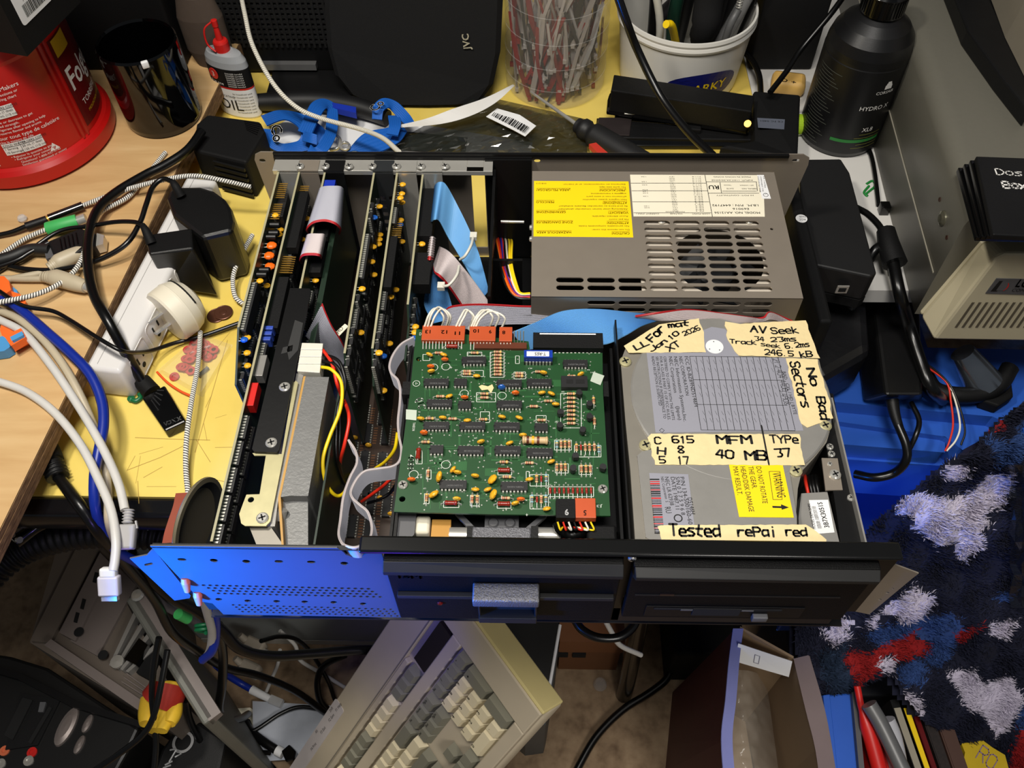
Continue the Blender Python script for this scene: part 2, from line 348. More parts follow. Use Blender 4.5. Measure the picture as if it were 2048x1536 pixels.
for x, y in ((371, 1160), (395, 1187)):
    a = aty(x, y, 0); MB().lathe([(.0028, 0), (.0034, .004), (.0022, .012), (0, .0140)], 12, 0, frame(a + V((0, .001, .002)), (1, 0, 0), (0, -.85, .5))).build('rivet', 'copper', ch)
# black drive frame: bars around the two bays, rolled lip along the top
b = MB(); b.box(-.094, .246, 0, .001, .1265, .133); b.box(.0665, .0725, 0, .001, .01, .127); b.box(.2335, .246, 0, .001, .034, .127); b.box(-.094, .2335, 0, .001, .0085, .034)
b.build('drive_frame', 'black_metal', ch)
MB().rbox(-.108, .246, -.0035, .009, .1305, .1345, .0018).build('front_lip', mat('lip_black', (.05, .05, .05), .22), ch)
MB().box(-.246, -.109, -.0003, .003, .1296, .1303).build('front_lip', 'black_metal', ch)
a = aty(1264, 1115, -.001); screw_mb(frame(a, (1, 0, 0), (0, 0, 1)), .003, .002).build('screw', ['steel', 'dark'], ch)
MB().box(-.244, .246, .001, .389, 0, .0015).build('base_pan', 'black_metal', ch)
RXM = frame((0, .392, 0), (1, 0, 0), (0, 0, 1))
holes = [slot(-.2495, -.2435, .124, .004), slot(.0055, .0115, .125, .004), slot(.2415, .2485, .127, .003)] + [rrect(-.0532, -.0405, .012, .112, .001)]
MB().plate([(-.2535, .125), (-.2515, .131), (-.246, .134), (.25, .134), (.2565, .130), (.2575, .122), (.249, .03), (.246, 0), (-.246, 0), (-.2475, .02)], holes, .0012, 0, RXM).build('rear_panel', 'tan_metal', ch)
b = MB(); b.box(-.234, .237, .3895, .3925, .1315, .1345); b.box(-.234, .0035, .3885, .3908, .1215, .1315); b.box(-.0395, .0035, .387, .391, .004, .13); b.build('rear_rail', 'black_metal', ch)
b = MB(); b.box(-.233, -.0555, .374, .3905, .1275, .1283); b.box(-.0405, -.032, .374, .3905, .1275, .1283); b.box(-.0555, -.0405, .380, .3905, .1275, .1283); b.box(-.233, -.032, .3735, .3742, .1235, .1283); b.build('slot_rail', 'steel', ch, .0004)
SCRX = [at(x, 334, .1298) for x in (600, 651, 698, 745, 793, 842, 890)]
for p in SCRX: screw_mb(T(*p), .0040, .0024).build('screw', ['steel', 'dark'], ch)
MB().cyl(at(1000 + 78 / 3.28, 325, .12), at(1000 + 82 / 3.28, 339, .108), .0016).build('stud', 'steel', ch)
# bay divider beside the power supply and inner card guide
b = MB(); b.box(-.032, -.0295, .23, .385, .01, .121); b.box(-.0295, -.004, .29, .2925, .01, .100); b.build('card_guide', 'black_metal', ch)
MB().cyl(at(1002, 443, .1), at(1048, 444, .1), .0014).build('stud', 'steel', ch)
MB().box(-.0925, -.0905, .006, .185, .004, .112).build('drive_wall', 'black_metal', ch); MB().box(.0700, .0712, .006, .20, .004, .1285).build('drive_wall', 'black_metal', ch)
MB().box(.2262, .2274, .008, .128, .004, .1272).build('drive_wall', 'alu', ch)
# ---------------------------------------------------------------- motherboard
mb_ = thing('motherboard', 'dark brown motherboard with rows of memory chips on the floor of the case', 'circuit board', (-.13, .19, .006))
MB().box(-.238, -.096, .02, .37, .006, .0076).build('board', 'mobo', mb_)
def dip(L, Wd, n, h=.0036):
    b = MB(); b.box(-L / 2, L / 2, -Wd / 2, Wd / 2, .0008, h, 0); b.cyl((-L / 2 + .0002, 0, h - .0002), (-L / 2 + .0002, 0, h + .00004), .0009, n=8, m=2)
    for k in range(n // 2):
        x = (k - (n / 2 - 1) / 2) * .00254
        for s in (-1, 1):
            b.box(x - .00065, x + .00065, min(s * Wd / 2, s * (Wd / 2 + .0011)), max(s * Wd / 2, s * (Wd / 2 + .0011)), -.0002, h * .62, 1)
    return mesh_of(b, ['chip', 'pad', 'dark'], 'chip')
DIP14, DIP16, DIP8, DIP40 = dip(.0185, .0064, 14), dip(.0198, .0064, 16), dip(.0095, .0064, 8), dip(.052, .0136, 40, .0042)
MBC = [(730, 830), (766, 833), (735, 870), (772, 872), (729, 925), (764, 928), (735, 975), (770, 978), (705, 1055), (738, 1058), (742, 1010), (774, 1015), (700, 960), (706, 905)]
for x, y in MBC:
    p = at(x, y, .0078); inst(DIP16, 'chip', mb_, T(*p) @ RZ(-math.pi / 2))
tr = MB()
for x, y in MBC:
    p = at(x, y, .0077)
    for k in range(7): tr.box(p.x + .0052, p.x + .0085, p.y - .009 + k * .0026, p.y - .0078 + k * .0026, .0076, .0078)
tr.build('trace', 'mobo_trace', mb_, kind='stuff')
CAPM = None
def capm(m):
    b = MB(); b.lathe([(0, .0012), (.0016, .0016), (.0026, .003), (.0026, .005), (.0014, .0068), (0, .0072)], 9, 0, Matrix.Diagonal((1.1, .55, 1, 1)))
    b.cyl((-.0014, 0, 0), (-.0012, 0, .0022), .0003, n=5, m=1); b.cyl((.0014, 0, 0), (.0012, 0, .0022), .0003, n=5, m=1); return mesh_of(b, [m, 'pad'], 'capacitor')
CY, CO, CB = capm('cap_yellow'), capm('tantalum'), capm('cap_blue')
for x, y in ((738, 895), (762, 1000), (676, 1087), (783, 1032), (711, 880)): inst(CY, 'capacitor', mb_, T(*at(x, y, .0078)))
# ---------------------------------------------------------------- power supply
ps = thing('power_supply', 'steel power supply box with slotted fan grille and upside-down yellow caution label', 'power supply', (.11, .30, .002))
ZP = .130; X0, X1, Y0, Y1 = .004, .2215, .2225, .3725
holes = []
for r in range(10):
    for c in range(-3, 4):
        if c < 0 and r < 8: continue
        x0 = .0999 + .0253 * c; holes.append(slot(x0, x0 + .0227, .3077 - r * .00838, .0056))
MB().plate([(X0, Y0), (X1, Y0), (X1, Y1), (X0, Y1)], holes + [circ(.2083, .3005, .0014)], .001, 0, T(0, 0, ZP)).build('top_cover', 'tan_metal', ps)
hf = [slot(.0999 + .0253 * c, .0999 + .0253 * c + .0227, .1225 - r * .0085, .0052) for c in range(-2, 4) for r in range(3)]
b = MB().plate([(X0, .004), (X1, .004), (X1, ZP - .0005), (X0, ZP - .0005)], hf, .001, 0, frame((0, Y0, 0), (1, 0, 0), (0, 0, 1)))
b.box(X0, X0 + .001, Y0 + .001, Y1, .004, ZP - .001); b.box(X1 - .001, X1, Y0 + .001, Y1, .004, ZP - .001); b.box(X0 + .001, X1 - .001, Y1 - .001, Y1, .004, ZP - .001); b.box(X0, X1, Y0, Y1, .002, .004)
b.build('housing', 'tan_metal', ps)
MB().plate([(X0 + .09, Y0 + .002), (X1 - .002, Y0 + .002), (X1 - .002, Y1 - .05), (X0 + .09, Y1 - .05)], [circ(.160, .2675, .0375, 40)], .0008, 0, T(0, 0, ZP - .005)).build('inner_plate', mat('pale_metal', (.84, .80, .74), .4, .2), ps)
MB().plate([(X0 + .015, Y0 + .002), (X0 + .09, Y0 + .002), (X0 + .09, Y0 + .012), (X0 + .015, Y0 + .012)], [], .0008, 0, T(0, 0, ZP - .006)).build('inner_plate', 'pale_metal', ps)
fb = MB(); fb.lathe([(.016, 0), (.016, .012), (.014, .014), (0, .014)], 24, 0, T(.160, .2675, .100))
for k in range(7):
    a = k * 2 * math.pi / 7; q = []
    for r_, da, zz in ((.015, 0, .111), (.034, .12, .113), (.034, .72, .104), (.015, .62, .102)): q.append((.160 + r_ * math.cos(a + da), .2675 + r_ * math.sin(a + da), zz))
    fb.hull([V(p) - V((0, 0, .0012)) for p in q], q, 0)
fb.build('fan', mat('fan_black', (.10, .105, .115), .45), ps)
for x, y in ((1323, 443), (1498, 443)): screw_mb(T(*at(x, y, .1255)), .0035, .002).build('screw', ['steel', 'dark'], ps)
def quadplate(pts, z, th, name, mats, parent, deco=None, lift=.0002):
    b = MB(); P = [at(*p, z) for p in pts]
    if (P[1] - P[0]).cross(P[2] - P[1]).z < 0: P.reverse()
    b.hull([p + V((0, 0, 0)) for p in P], [p + V((0, 0, th)) for p in P], 0)
    if deco: deco(b, z + th + .00012)
    return b.build(name, mats, parent)
def dcau(b, z):
    f = lambda x, y: (1050 + x / 8.19, 340 + y / 8.19)
    H = lambda s, x0, x1, y, c=.0026: ft(b, s, f(x0, y), f(x1, y), c, z, 1, .012)
    L = lambda s, x0, x1, y, c=.0017: ft(b, s, f(x0, y), f(x1, y), c, z, 1)
    for s, x0, x1, y in (('CAUTION!', 1715, 1420, 1020), ('HAZARDOUS AREA', 760, 190, 1003), ('ATTENTION!', 1700, 1340, 850), ('ZONE DANGEREUSE', 785, 185, 838), ('VORSICHT!', 1692, 1365, 682), ('GEFAHRENZONE', 670, 185, 672),
                         ('ATTENZIONE!', 1670, 1275, 521), ('PERICOLO', 480, 182, 508), ('\u00a1PRECAUCION!', 1655, 1220, 315), ('\u00a1AREA PELIGROSA!', 745, 190, 310)):
        H(s, x0, x1, y)
        a, c = at(*f(x0, y - 9), z), at(*f(x1, y - 9), z); b.add([a, c, c + V((0, .0003, 0)), a + V((0, .0003, 0))], [(3, 2, 1, 0)], 1)
    for s, x0, x1, y in (('Do not remove this cover.', 1712, 1090, 968), ('No serviceable components inside.', 1705, 870, 908), ('Ne pas ouvrir', 1695, 1370, 800), ('Aucun \u00e9l\u00e9ment r\u00e9parable.', 1690, 1095, 748), ('Abdeckung unter keinen Umst\u00e4nden abnehmen!', 1680, 545, 630), ('Es sind keine zu wartenden Bauteile enthalten!', 1678, 555, 582),
                         ('Non togliere questo coperchio:', 1668, 940, 475), ("all'interno non vi sono parti", 1662, 1005, 425), ('soggette a manutenzione.', 1658, 1070, 378), ('No quite esta tapa.', 1650, 1210, 272), ('Elementos sin mantenimiento, en el interior.', 1645, 620, 225), ('0181213', 350, 185, 210)): L(s, x0, x1, y)
quadplate([(1068, 362), (1257, 363), (1266.5, 475), (1067, 473)], ZP, .0001, 'caution_label', ['yellow_label', 'ink'], ps, dcau)
def dspec(b, z):
    f = lambda x, y: (1250 + x / 6.606, 330 + y / 6.606)
    def ln(x0, y0, x1, y1, w=.00025):
        a, c = at(*f(x0, y0), z), at(*f(x1, y1), z); d = (c - a).normalized(); n = V((-d.y, d.x, 0)) * w; b.add([a - n, c - n, c + n, a + n], [(0, 1, 2, 3)], 1)
    for q in ((75, 240, 1070, 240), (88, 340, 1090, 340), (98, 486, 1112, 486), (112, 632, 1138, 632), (1055, 130, 1155, 682), (1070, 222, 1740, 222), (1095, 372, 1770, 372), (1255, 228, 1275, 370), (1285, 345, 1740, 345), (1735, 225, 1750, 345)): ln(*q)
    t = lambda s, x0, x1, y, c=.0016, bo=0: ft(b, s, f(x0, y), f(x1, y), c, z, 1, bo)
    t('MADE IN HONG KONG', 1660, 1170, 150); t('INPUT: 110V,3A,50/60HZ', 1690, 1140, 193); t('HI POT/ CONTINUITY', 1700, 1205, 393); t('I.B.M.  P/N : 6447192', 1765, 1150, 520, .0024, .015); t('E69016', 1640, 1420, 568, .0022, .012); t('MODEL NO. AA12156', 1785, 1180, 617, .0024, .015)
    t('SERIAL NO.', 1738, 1535, 305); t('DATE', 1435, 1340, 303); t('20116056A', 1700, 1515, 263, .0012); t('TR520', 1405, 1305, 260, .0012); t('LOAD POINT', 1122, 885, 638, .0015); t('VOLTAGE', 760, 595, 637, .0015); t('CURRENT (MAX.)', 450, 145, 637, .0015); t('POWER GOOD', 790, 535, 610, .0013); t('RU', 1245, 1105, 268, .005, .03)
    for i in range(22):
        y = 150 + i * 21.5; k = i * 4.8
        t(('P11-%d', 'P10-%d', 'P9-%d', 'P8-%d')[min(3, i // 6)] % (6 - i % 6), 1000 + k * .45, 885 + k * .5, y, .0011); t(('-5V', 'GND', 'GND', '-12V', '+5V')[i % 5], 655 + k * .5, 580 + k * .5, y, .0011)
        if i in (0, 3, 5, 8, 9, 10, 12, 18, 19): t(('1.5A', '2.0A', '4.0A')[i % 3], 285 + k * .45, 210 + k * .45, y, .0011)
quadplate([(1260, 349.5), (1526, 350.5), (1529.5, 433.5), (1267, 433)], ZP, .00012, 'rating_label', ['cream', 'ink'], ps, dspec)
def dsm(b, z):
    f = lambda x, y: (1250 + x / 6.606, 330 + y / 6.606)
    for s, x, x2, y2 in (('CUSTOM RECTIFIER', 1750, 1780, 360), ('COMPONENT TYPE', 1785, 1815, 350), ('LR 1107RE', 1825, 1845, 300)): ft(b, s, f(x, 150), f(x2, y2), .0011, z, 1)
    c = at(*f(1860, 395), z); b.open_lathe([(.0019, 0), (.0023, 0)], 16, 1, T(*c)); ft(b, 'SA', f(1845, 385), f(1880, 385), .0013, z, 1)
quadplate([(1514, 350), (1527.5, 350), (1542, 397.5), (1524, 397.5)], ZP + .0002, .0001, 'small_label', ['white_paper', 'ink'], ps, dsm)
def dqc(b, z): ft(b, 'ACC PASS', (1592, 431), (1570, 436), .0016, z, 1)
for x, y in ((1056, 447), (1057, 470)): MB().lathe([(.0028, 0), (.0022, .0018), (0, .0024)], 12, 0, frame((X0, at(x, y, .126).y, .121), (0, -1, 0), (0, 0, 1))).build('screw', 'steel', ps)
# wire harness leaving the left side
hb = thing('wire_harness', 'bundle of red, yellow, white, orange and black wires leaving the power supply', 'wires', (-.012, .24, .09))
for k, (m, o) in enumerate((('wire_orange', 0), ('wire_red', 3), ('blue', 7), ('wire_red', 9), ('wire_black', -6), ('white_wire', 14), ('wire_yellow', 19), ('wire_yellow', 23), ('wire_black', 11), ('wire_black', -3))):
    pts = [at(992 + o * 1.3, 475 + abs(o) * .2, .02), at(994 + o * 1.3, 485, .075), at(1003 + o * .9, 530, .09 + k * .0008), at(1018 + o * .75, 575, .10 - k * .0006), at(1036 + o * .3, 594 - o * .3, .098), at(1060, 596 - o * .4, .097)]
    MB().tube(pts, .0011, 6, 0, 6).build('wire', m, hb)
MB().rbox(-.004, .006, .2215, .232, .088, .108, .002).build('strain_relief', 'gloss_black', hb)
# ---------------------------------------------------------------- floppy drive with green board on top
fd = thing('floppy_drive', 'full-height floppy drive with green circuit board on top and black latch bezel', 'floppy drive', (-.012, .09, .03))
b = MB(); b.box(-.0885, -.0865, .012, .178, .03, .120); b.box(.0655, .0675, .012, .178, .03, .120); b.box(-.0865, .0655, .03, .178, .03, .10); b.build('frame', 'black_metal', fd)
ZB = .1270
f5 = lambda u, v: (780 + u / 3.267, 620 + v / 3.267)
g5 = lambda u, v, z=ZB: at(*f5(u, v), z)
pcb = [g5(*p) for p in ((172, 125), (212, 128), (905, 205), (915, 262), (1388, 275), (1392, 545), (1402, 690), (1420, 1000), (1440, 1345), (700, 1335), (25, 1318), (60, 1050), (128, 560), (150, 340))]
hol = [circ(g5(80, 1235).x, g5(80, 1235).y, .0022, 14), circ(g5(187, 320).x, g5(187, 320).y, .002, 14)]
pcbo = MB().plate([(p.x, p.y) for p in pcb], hol, .0016, 0, T(0, 0, ZB)).build('circuit_board', 'pcb_green', fd)
Z1 = ZB + .0002
# printed board: traces, pads, white silkscreen
rr = random.Random(3); b = MB()
for k in range(150):
    u, v = rr.uniform(180, 1330), rr.uniform(290, 1280); L = rr.uniform(30, 160); hz = rr.random() < .6
    p = g5(u, v, Z1); q = g5(min(1370, u + (L if hz else L * .0)), min(1300, v + (0 if hz else L)), Z1); d = (q - p).normalized(); n = V((-d.y, d.x, 0)) * rr.choice((.0003, .0004, .0007))
    b.add([p - n, q - n, q + n, p + n], [(0, 1, 2, 3)], 0)
for k in range(14):
    p = g5(rr.uniform(200, 1250), rr.uniform(300, 1250), Z1 - .00005); s = rr.uniform(.004, .011); b.add([p, p + V((s, 0, 0)), p + V((s, s * .7, 0)), p + V((0, s * .7, 0))], [(0, 1, 2, 3)], 0)
b.build('trace', 'trace', pcbo, kind='stuff')
b = MB()
for k in range(330):
    p = g5(rr.uniform(180, 1360), rr.uniform(285, 1310), Z1 + .0001); b.add([(p.x + .00055 * math.cos(a), p.y + .00055 * math.sin(a), p.z) for a in [i * math.pi / 3 for i in range(6)]], [tuple(range(6))], 0)
b.build('solder_pad', 'pad', pcbo, kind='stuff')
sk = MB(); ZS = Z1 + .00015
def outl(u0, v0, u1, v1, w=.00022):
    c = [g5(u0, v0, ZS), g5(u1, v0, ZS), g5(u1, v1, ZS), g5(u0, v1, ZS)]
    for a, e in zip(c, c[1:] + c[:1]):
        d = (e - a).normalized(); n = V((-d.y, d.x, 0)) * w; sk.add([a - n, e - n, e + n, a + n], [(0, 1, 2, 3)], 0)
for q in ((215, 290, 260, 330), (655, 275, 745, 440), (590, 665, 650, 735), (955, 690, 1020, 740), (565, 540, 690, 600), (1115, 545, 1250, 770), (1075, 850, 1185, 915), (1205, 885, 1378, 960), (1080, 1005, 1165, 1065), (1235, 1015, 1320, 1075), (915, 1075, 1035, 1150), (915, 1210, 1035, 1300), (1035, 1155, 1330, 1220), (820, 300, 845, 350), (225, 1200, 255, 1265), (238, 1045, 268, 1105), (525, 1210, 582, 1280), (890, 1055, 910, 1120), (170, 920, 210, 1005), (350, 1250, 450, 1290), (700, 1255, 790, 1295), (705, 1035, 795, 1078), (505, 275, 600, 300), (470, 395, 610, 435), (810, 405, 885, 450)): outl(*q)
for u, v in ((365, 1010), (155, 1075), (485, 545), (732, 560), (365, 370), (285, 375)):
    p = g5(u, v, ZS); sk.open_lathe([(.0030, 0), (.0034, 0)], 20, 0, T(*p))
p = g5(172, 480, ZS); sk.open_lathe([(.0024, 0), (.0028, 0)], 18, 0, T(*p)); sk.open_lathe([(.0008, 0), (.0012, 0)], 3, 0, T(*p))
ft(sk, 'Q1C', f5(165, 580), f5(185, 645), .0055, ZS, 0, .03); ft(sk, '4089', f5(120, 945), f5(112, 1050), .0045, ZS, 0, .01); ft(sk, 'TANDON', f5(150, 735), f5(145, 790), .0018, ZS, 0); ft(sk, 'J3', f5(1385, 1275), f5(1350, 1272), .002, ZS, 0); ft(sk, 'D', f5(190, 165), f5(205, 165), .0028, ZS, 0)
for k in range(70):
    u, v = rr.uniform(190, 1330), rr.uniform(290, 1290); s = rr.choice('CRUQTL') + str(rr.randint(1, 60)); ft(sk, s, f5(u + 18, v), f5(u, v), .0011, ZS, 0)
for u, v in ((205, 1080), (395, 1000), (400, 365), (870, 585), (895, 1325)): ft(sk, '+', f5(u + 8, v), f5(u - 8, v), .003, ZS, 0)
sk.build('silkscreen', 'silk', pcbo)
# chips
CH = [(550, 345, DIP14), (1210, 365, DIP14), (305, 488, DIP14), (463, 488, DIP8), (780, 495, DIP14), (975, 490, DIP14), (325, 625, DIP14), (490, 635, DIP8), (780, 632, DIP14), (305, 770, DIP14), (540, 772, DIP14), (765, 775, DIP14), (988, 780, DIP8), (307, 925, DIP8), (530, 930, DIP14), (770, 930, DIP14), (978, 945, DIP14), (415, 1155, DIP14), (812, 1165, DIP14)]
prn = MB()
for k, (u, v, d) in enumerate(CH):
    inst(d, 'chip', pcbo, T(*g5(u, v)) @ RZ(rr.uniform(-.01, .01) + .005))
    if d is DIP14: ft(prn, ('7438N K8343', 'SN74L05N', '7407N K8342', 'SZ54LS140I', 'HD74LS14', '7424N K8128', '74LS74AN', '74LS74AN K8346', '74123N K8347')[k % 9], f5(u + 62, v - 14), f5(u - 45, v - 14), .0013, ZB + .00375, 0)
prn.build('chip_print', 'print_grey', pcbo)
p = g5(968, 330); b = MB(); b.box(-.0108, .0108, -.0045, .0035, .0004, .0035, 1); b.box(-.0108, .0108, -.0035, .0035, .0035, .0085, 0); b.box(-.0088, .0082, -.0025, .0022, .0085, .00862, 2)
for k in range(8): b.box(-.0095 + k * .00254, -.0082 + k * .00254, -.0047, -.0040, 0, .004, 3)
tm = MB(); b.text('T-RES', .0042, T(.0058, .0012, .0087) @ RZ(math.pi), 4, sx=.82, bold=.02); b2 = MB(); b2.v = [T(*p) @ v for v in b.v]; b2.f, b2.m, b2.u, b2.sm = b.f, b.m, b.u, b.sm
b2.build('socketed_chip', [mat('res_pack_blue', (.08, .22, .62), .35), 'chip', 'white_paper', 'pad', 'ink'], pcbo)
p = g5(1203, 490); b = MB(); b.box(p.x - .0098, p.x + .0098, p.y - .0052, p.y + .0052, p.z, p.z + .0045); 
for s in (-1, 1): b.box(p.x - .006 if s < 0 else p.x + .001, p.x - .001 if s < 0 else p.x + .0075, p.y - .0018, p.y + .0018, p.z + .0045, p.z + .0047, 1)
b.build('chip_socket', ['chip', 'dark'], pcbo)
def axial(Lb, rb, m, bands, span, flip=0):
    b = MB(); b.lathe([(rb * .7, -Lb / 2), (rb, -Lb / 2 + .0006), (rb, -Lb / 2 + .0014), (rb * .86, -Lb / 2 + .0019), (rb * .86, Lb / 2 - .0019), (rb, Lb / 2 - .0014), (rb, Lb / 2 - .0006), (rb * .7, Lb / 2)], 10, 0, T(0, 0, rb + .0004) @ RY(math.pi / 2))
    for k, bm in enumerate(bands):
        x = -Lb * .33 + k * Lb * .2; b.lathe([(rb * 1.03, x), (rb * 1.03, x + Lb * .09)], 10, bm, T(0, 0, rb + .0004) @ RY(math.pi / 2))
    for s in (-1, 1): b.cyl((s * Lb / 2, 0, rb + .0004), (s * span / 2, 0, rb * .6), .00032, n=6, m=1); b.cyl((s * span / 2, 0, rb * .6), (s * span / 2, 0, -.0001), .0004, .0008, n=6, m=1)
    return mesh_of(b, [m, 'pad', 'res_brown', 'res_red', 'cap_yellow'], 'resistor')
R1, R2, RB, DI, IN, RBIG = axial(.0062, .00115, 'resistor', (2, 3, 2, 4), .0105), axial(.0062, .00115, 'resistor', (3, 2, 3), .0105), axial(.0062, .00115, 'res_blue', (2, 2, 4), .0105), axial(.0045, .0009, 'res_red', (2,), .0105), axial(.0085, .0019, 'inductor', (), .0135), axial(.0185, .0031, 'resistor', (2, 4, 2), .021)
H = [(555, 288), (505, 408), (505, 426), (845, 422), (845, 440), (330, 572), (1035, 602), (940, 637), (262, 716), (410, 718), (610, 722), (990, 727), (618, 555), (618, 580), (745, 1000), (910, 1006), (765, 1098), (755, 1236), (235, 870), (1185, 440), (975, 411), (320, 288)] + [(705, 282 + 21 * i) for i in range(8)] + [(1183, 555 + 27.5 * i) for i in range(8)]
for k, (u, v) in enumerate(H): inst((R1, R2)[k % 2], 'resistor', pcbo, T(*g5(u, v)))
VR = [(250, 1075), (240, 1232), (537, 1243), (570, 1243), (1117, 885), (1143, 885), (1170, 885), (1218, 905), (1275, 905), (1303, 905), (1335, 905), (1090, 1035), (1118, 1035), (1145, 1035), (1250, 1045), (1280, 1045), (1308, 1045), (958, 1110), (988, 1245), (1330, 600), (1335, 735)]
for k, (u, v) in enumerate(VR): inst((R2, R1)[k % 2], 'resistor', pcbo, T(*g5(u, v)) @ RZ(math.pi / 2))
for u, v in ((1090, 885), (1363, 915), (1020, 1105), (928, 1240), (1018, 1240)): inst(RB, 'resistor', pcbo, T(*g5(u, v)) @ RZ(math.pi / 2))
for u, v in [(1047 + 29.6 * i, 1187) for i in range(10)] + [(988, 1110), (1247, 905), (960, 1245)]: inst(DI, 'diode', pcbo, T(*g5(u, v)) @ RZ(math.pi / 2))
for u, v, a in ((187, 950, 1.57), (745, 1057, 0), (745, 1276, 0), (400, 1271, 0), (407, 248, 0)): inst(IN, 'inductor', pcbo, T(*g5(u, v)) @ RZ(a))
inst(RBIG, 'power_resistor', pcbo, T(*g5(948, 868)) @ RZ(-.02))
for k, (u, v) in enumerate([(268, 300), (362, 293), (270, 408), (570, 428), (1005, 418), (380, 563), (988, 543), (1063, 548), (1083, 616), (208, 713), (350, 708), (505, 718), (737, 700), (853, 705), (868, 823), (592, 868), (775, 873), (402, 1053), (310, 1110), (445, 1068), (560, 1088), (640, 1113), (560, 1168), (632, 1173), (272, 1205), (440, 1243), (653, 1222), (815, 1268), (1045, 993), (905, 1103), (1018, 1293), (1240, 433)]):
    S = 1.35 if k in (18, 24, 26, 21) else 1.0
    inst(CY, 'capacitor', pcbo, T(*g5(u, v)) @ RZ(rr.uniform(-.5, .5) + (1.2 if k in (18, 21, 24, 26, 17) else 0)) @ RX(rr.uniform(.2, .7)) @ Matrix.Scale(S, 4))
for u, v in ((362, 335), (270, 378), (490, 580), (820, 556), (225, 818), (145, 1112), (855, 1243)): inst(CO, 'capacitor', pcbo, T(*g5(u, v)) @ RX(rr.uniform(.0, .4)))
inst(CB, 'capacitor', pcbo, T(*g5(730, 525)))
b = MB(); b.prism([(.0025 * math.cos(a), .0025 * math.sin(a)) for a in [math.radians(-50 + 280 / 9 * k) for k in range(10)]], .0025, .0065); 
for k in (-1, 0, 1): b.cyl((k * .0011, 0, 0), (k * .0011, 0, .003), .0003, n=5, m=1)
TO = mesh_of(b, ['chip', 'pad'], 'transistor')
for u, v in ((1235, 568), (1303, 640), (1113, 695), (1303, 722), (1110, 780), (1258, 810), (1210, 980), (1195, 1060), (1388, 1053)): inst(TO, 'transistor', pcbo, T(*g5(u, v)) @ RZ(rr.uniform(-.6, 2.2)))
# connectors along the rear edge
CN = []
def conn(u0, u1, v0, v1, m, txts, z=ZB + .004):
    a, c = g5(u0, v1, z), g5(u1, v0, z); o = MB(); o.box(a.x, c.x, a.y, c.y, z - .0035, z + .001, 0)
    for s, ua, ub, vv in txts: ft(o, s, f5(ua, vv), f5(ub, vv), .0034, z + .00115, 1, .03)
    n = int((u1 - u0) / 21)
    for k in range(n): 
        q = g5(u0 + 12 + k * 21, v1, z - .001); o.cyl(q, q + V((0, -.006, -.003)), .0005, n=6, m=2)
    return o.build('connector', [m, 'ink', 'pad'], pcbo, .0004)
conn(205, 492, 108, 200, 'conn_orange', [('13', 275, 232, 130), ('12', 385, 335, 132), ('11', 470, 425, 140)]); conn(516, 692, 112, 205, 'conn_orange', [('10', 590, 545, 125), ('9', 665, 648, 130)]); conn(712, 800, 116, 208, 'conn_orange', [('8', 755, 735, 135)])
o = MB(); a, c = g5(550, 262), g5(893, 226); o.box(a.x, c.x, a.y, c.y, ZB, ZB + .0025); o.build('pin_strip', 'res_brown', pcbo)
o = MB(); a, c = g5(935, 245, ZB + .006), g5(1390, 150, ZB + .006); o.box(a.x, c.x, a.y, c.y, ZB - .004, ZB + .006, 0); q0, q1 = g5(978, 155, ZB + .0062), g5(1345, 160, ZB + .0062); o.box(q0.x, q1.x, q0.y - .0006, q0.y + .0006, ZB + .006, ZB + .0063, 1)
for k in range(17): q = g5(950 + k * 26, 262, ZB); o.box(q.x - .0008, q.x + .0008, q.y - .003, q.y + .001, ZB - .0001, ZB + .0003, 2)
o.build('edge_connector', ['matte_black', 'white_paper', 'pad'], fd, .0006)
for u in (812, 834, 853, 872): q = g5(u, 215, ZB); MB().cyl(q + V((0, 0, -.001)), q + V((0, .003, .011)), .0004, n=6).build('pin', 'pad', pcbo)
b = MB(); a, c = g5(1083, 1388, ZB), g5(1207, 1265, ZB); b.box(a.x, c.x, a.y, c.y, ZB + .0005, ZB + .007); fm = ['matte_black', 'white_paper']; ft(b, '6', f5(1140, 1340), f5(1165, 1340), .0042, ZB + .0072, 1, .04); b.build('connector', fm, fd, .0004)
b = MB(); a, c = g5(1209, 1385, ZB), g5(1338, 1258, ZB); b.box(a.x, c.x, a.y, c.y, ZB + .0005, ZB + .0065); ft(b, '5', f5(1285, 1308), f5(1265, 1308), .0038, ZB + .0067, 1, .03); b.build('connector', ['conn_orange', 'ink'], fd, .0004)
for u, v in ((85, 1145), (1390, 1172)): screw_mb(T(*g5(u, v)), .0034, .0018).build('screw', ['steel', 'dark'], pcbo)
for q in (((105, 650), (175, 655), (172, 722), (103, 715)), ((1330, 405), (1400, 430), (1375, 492), (1308, 465))): quadplate([f5(*p) for p in q], ZB + .0006, .0002, 'tape_strip', 'clear_tape', pcbo)
quadplate([f5(*p) for p in ((580, 500), (600, 490), (640, 500), (668, 486), (678, 510), (660, 545), (640, 520), (600, 525))], ZB + .0005, .0002, 'tape_strip', 'masking', pcbo)
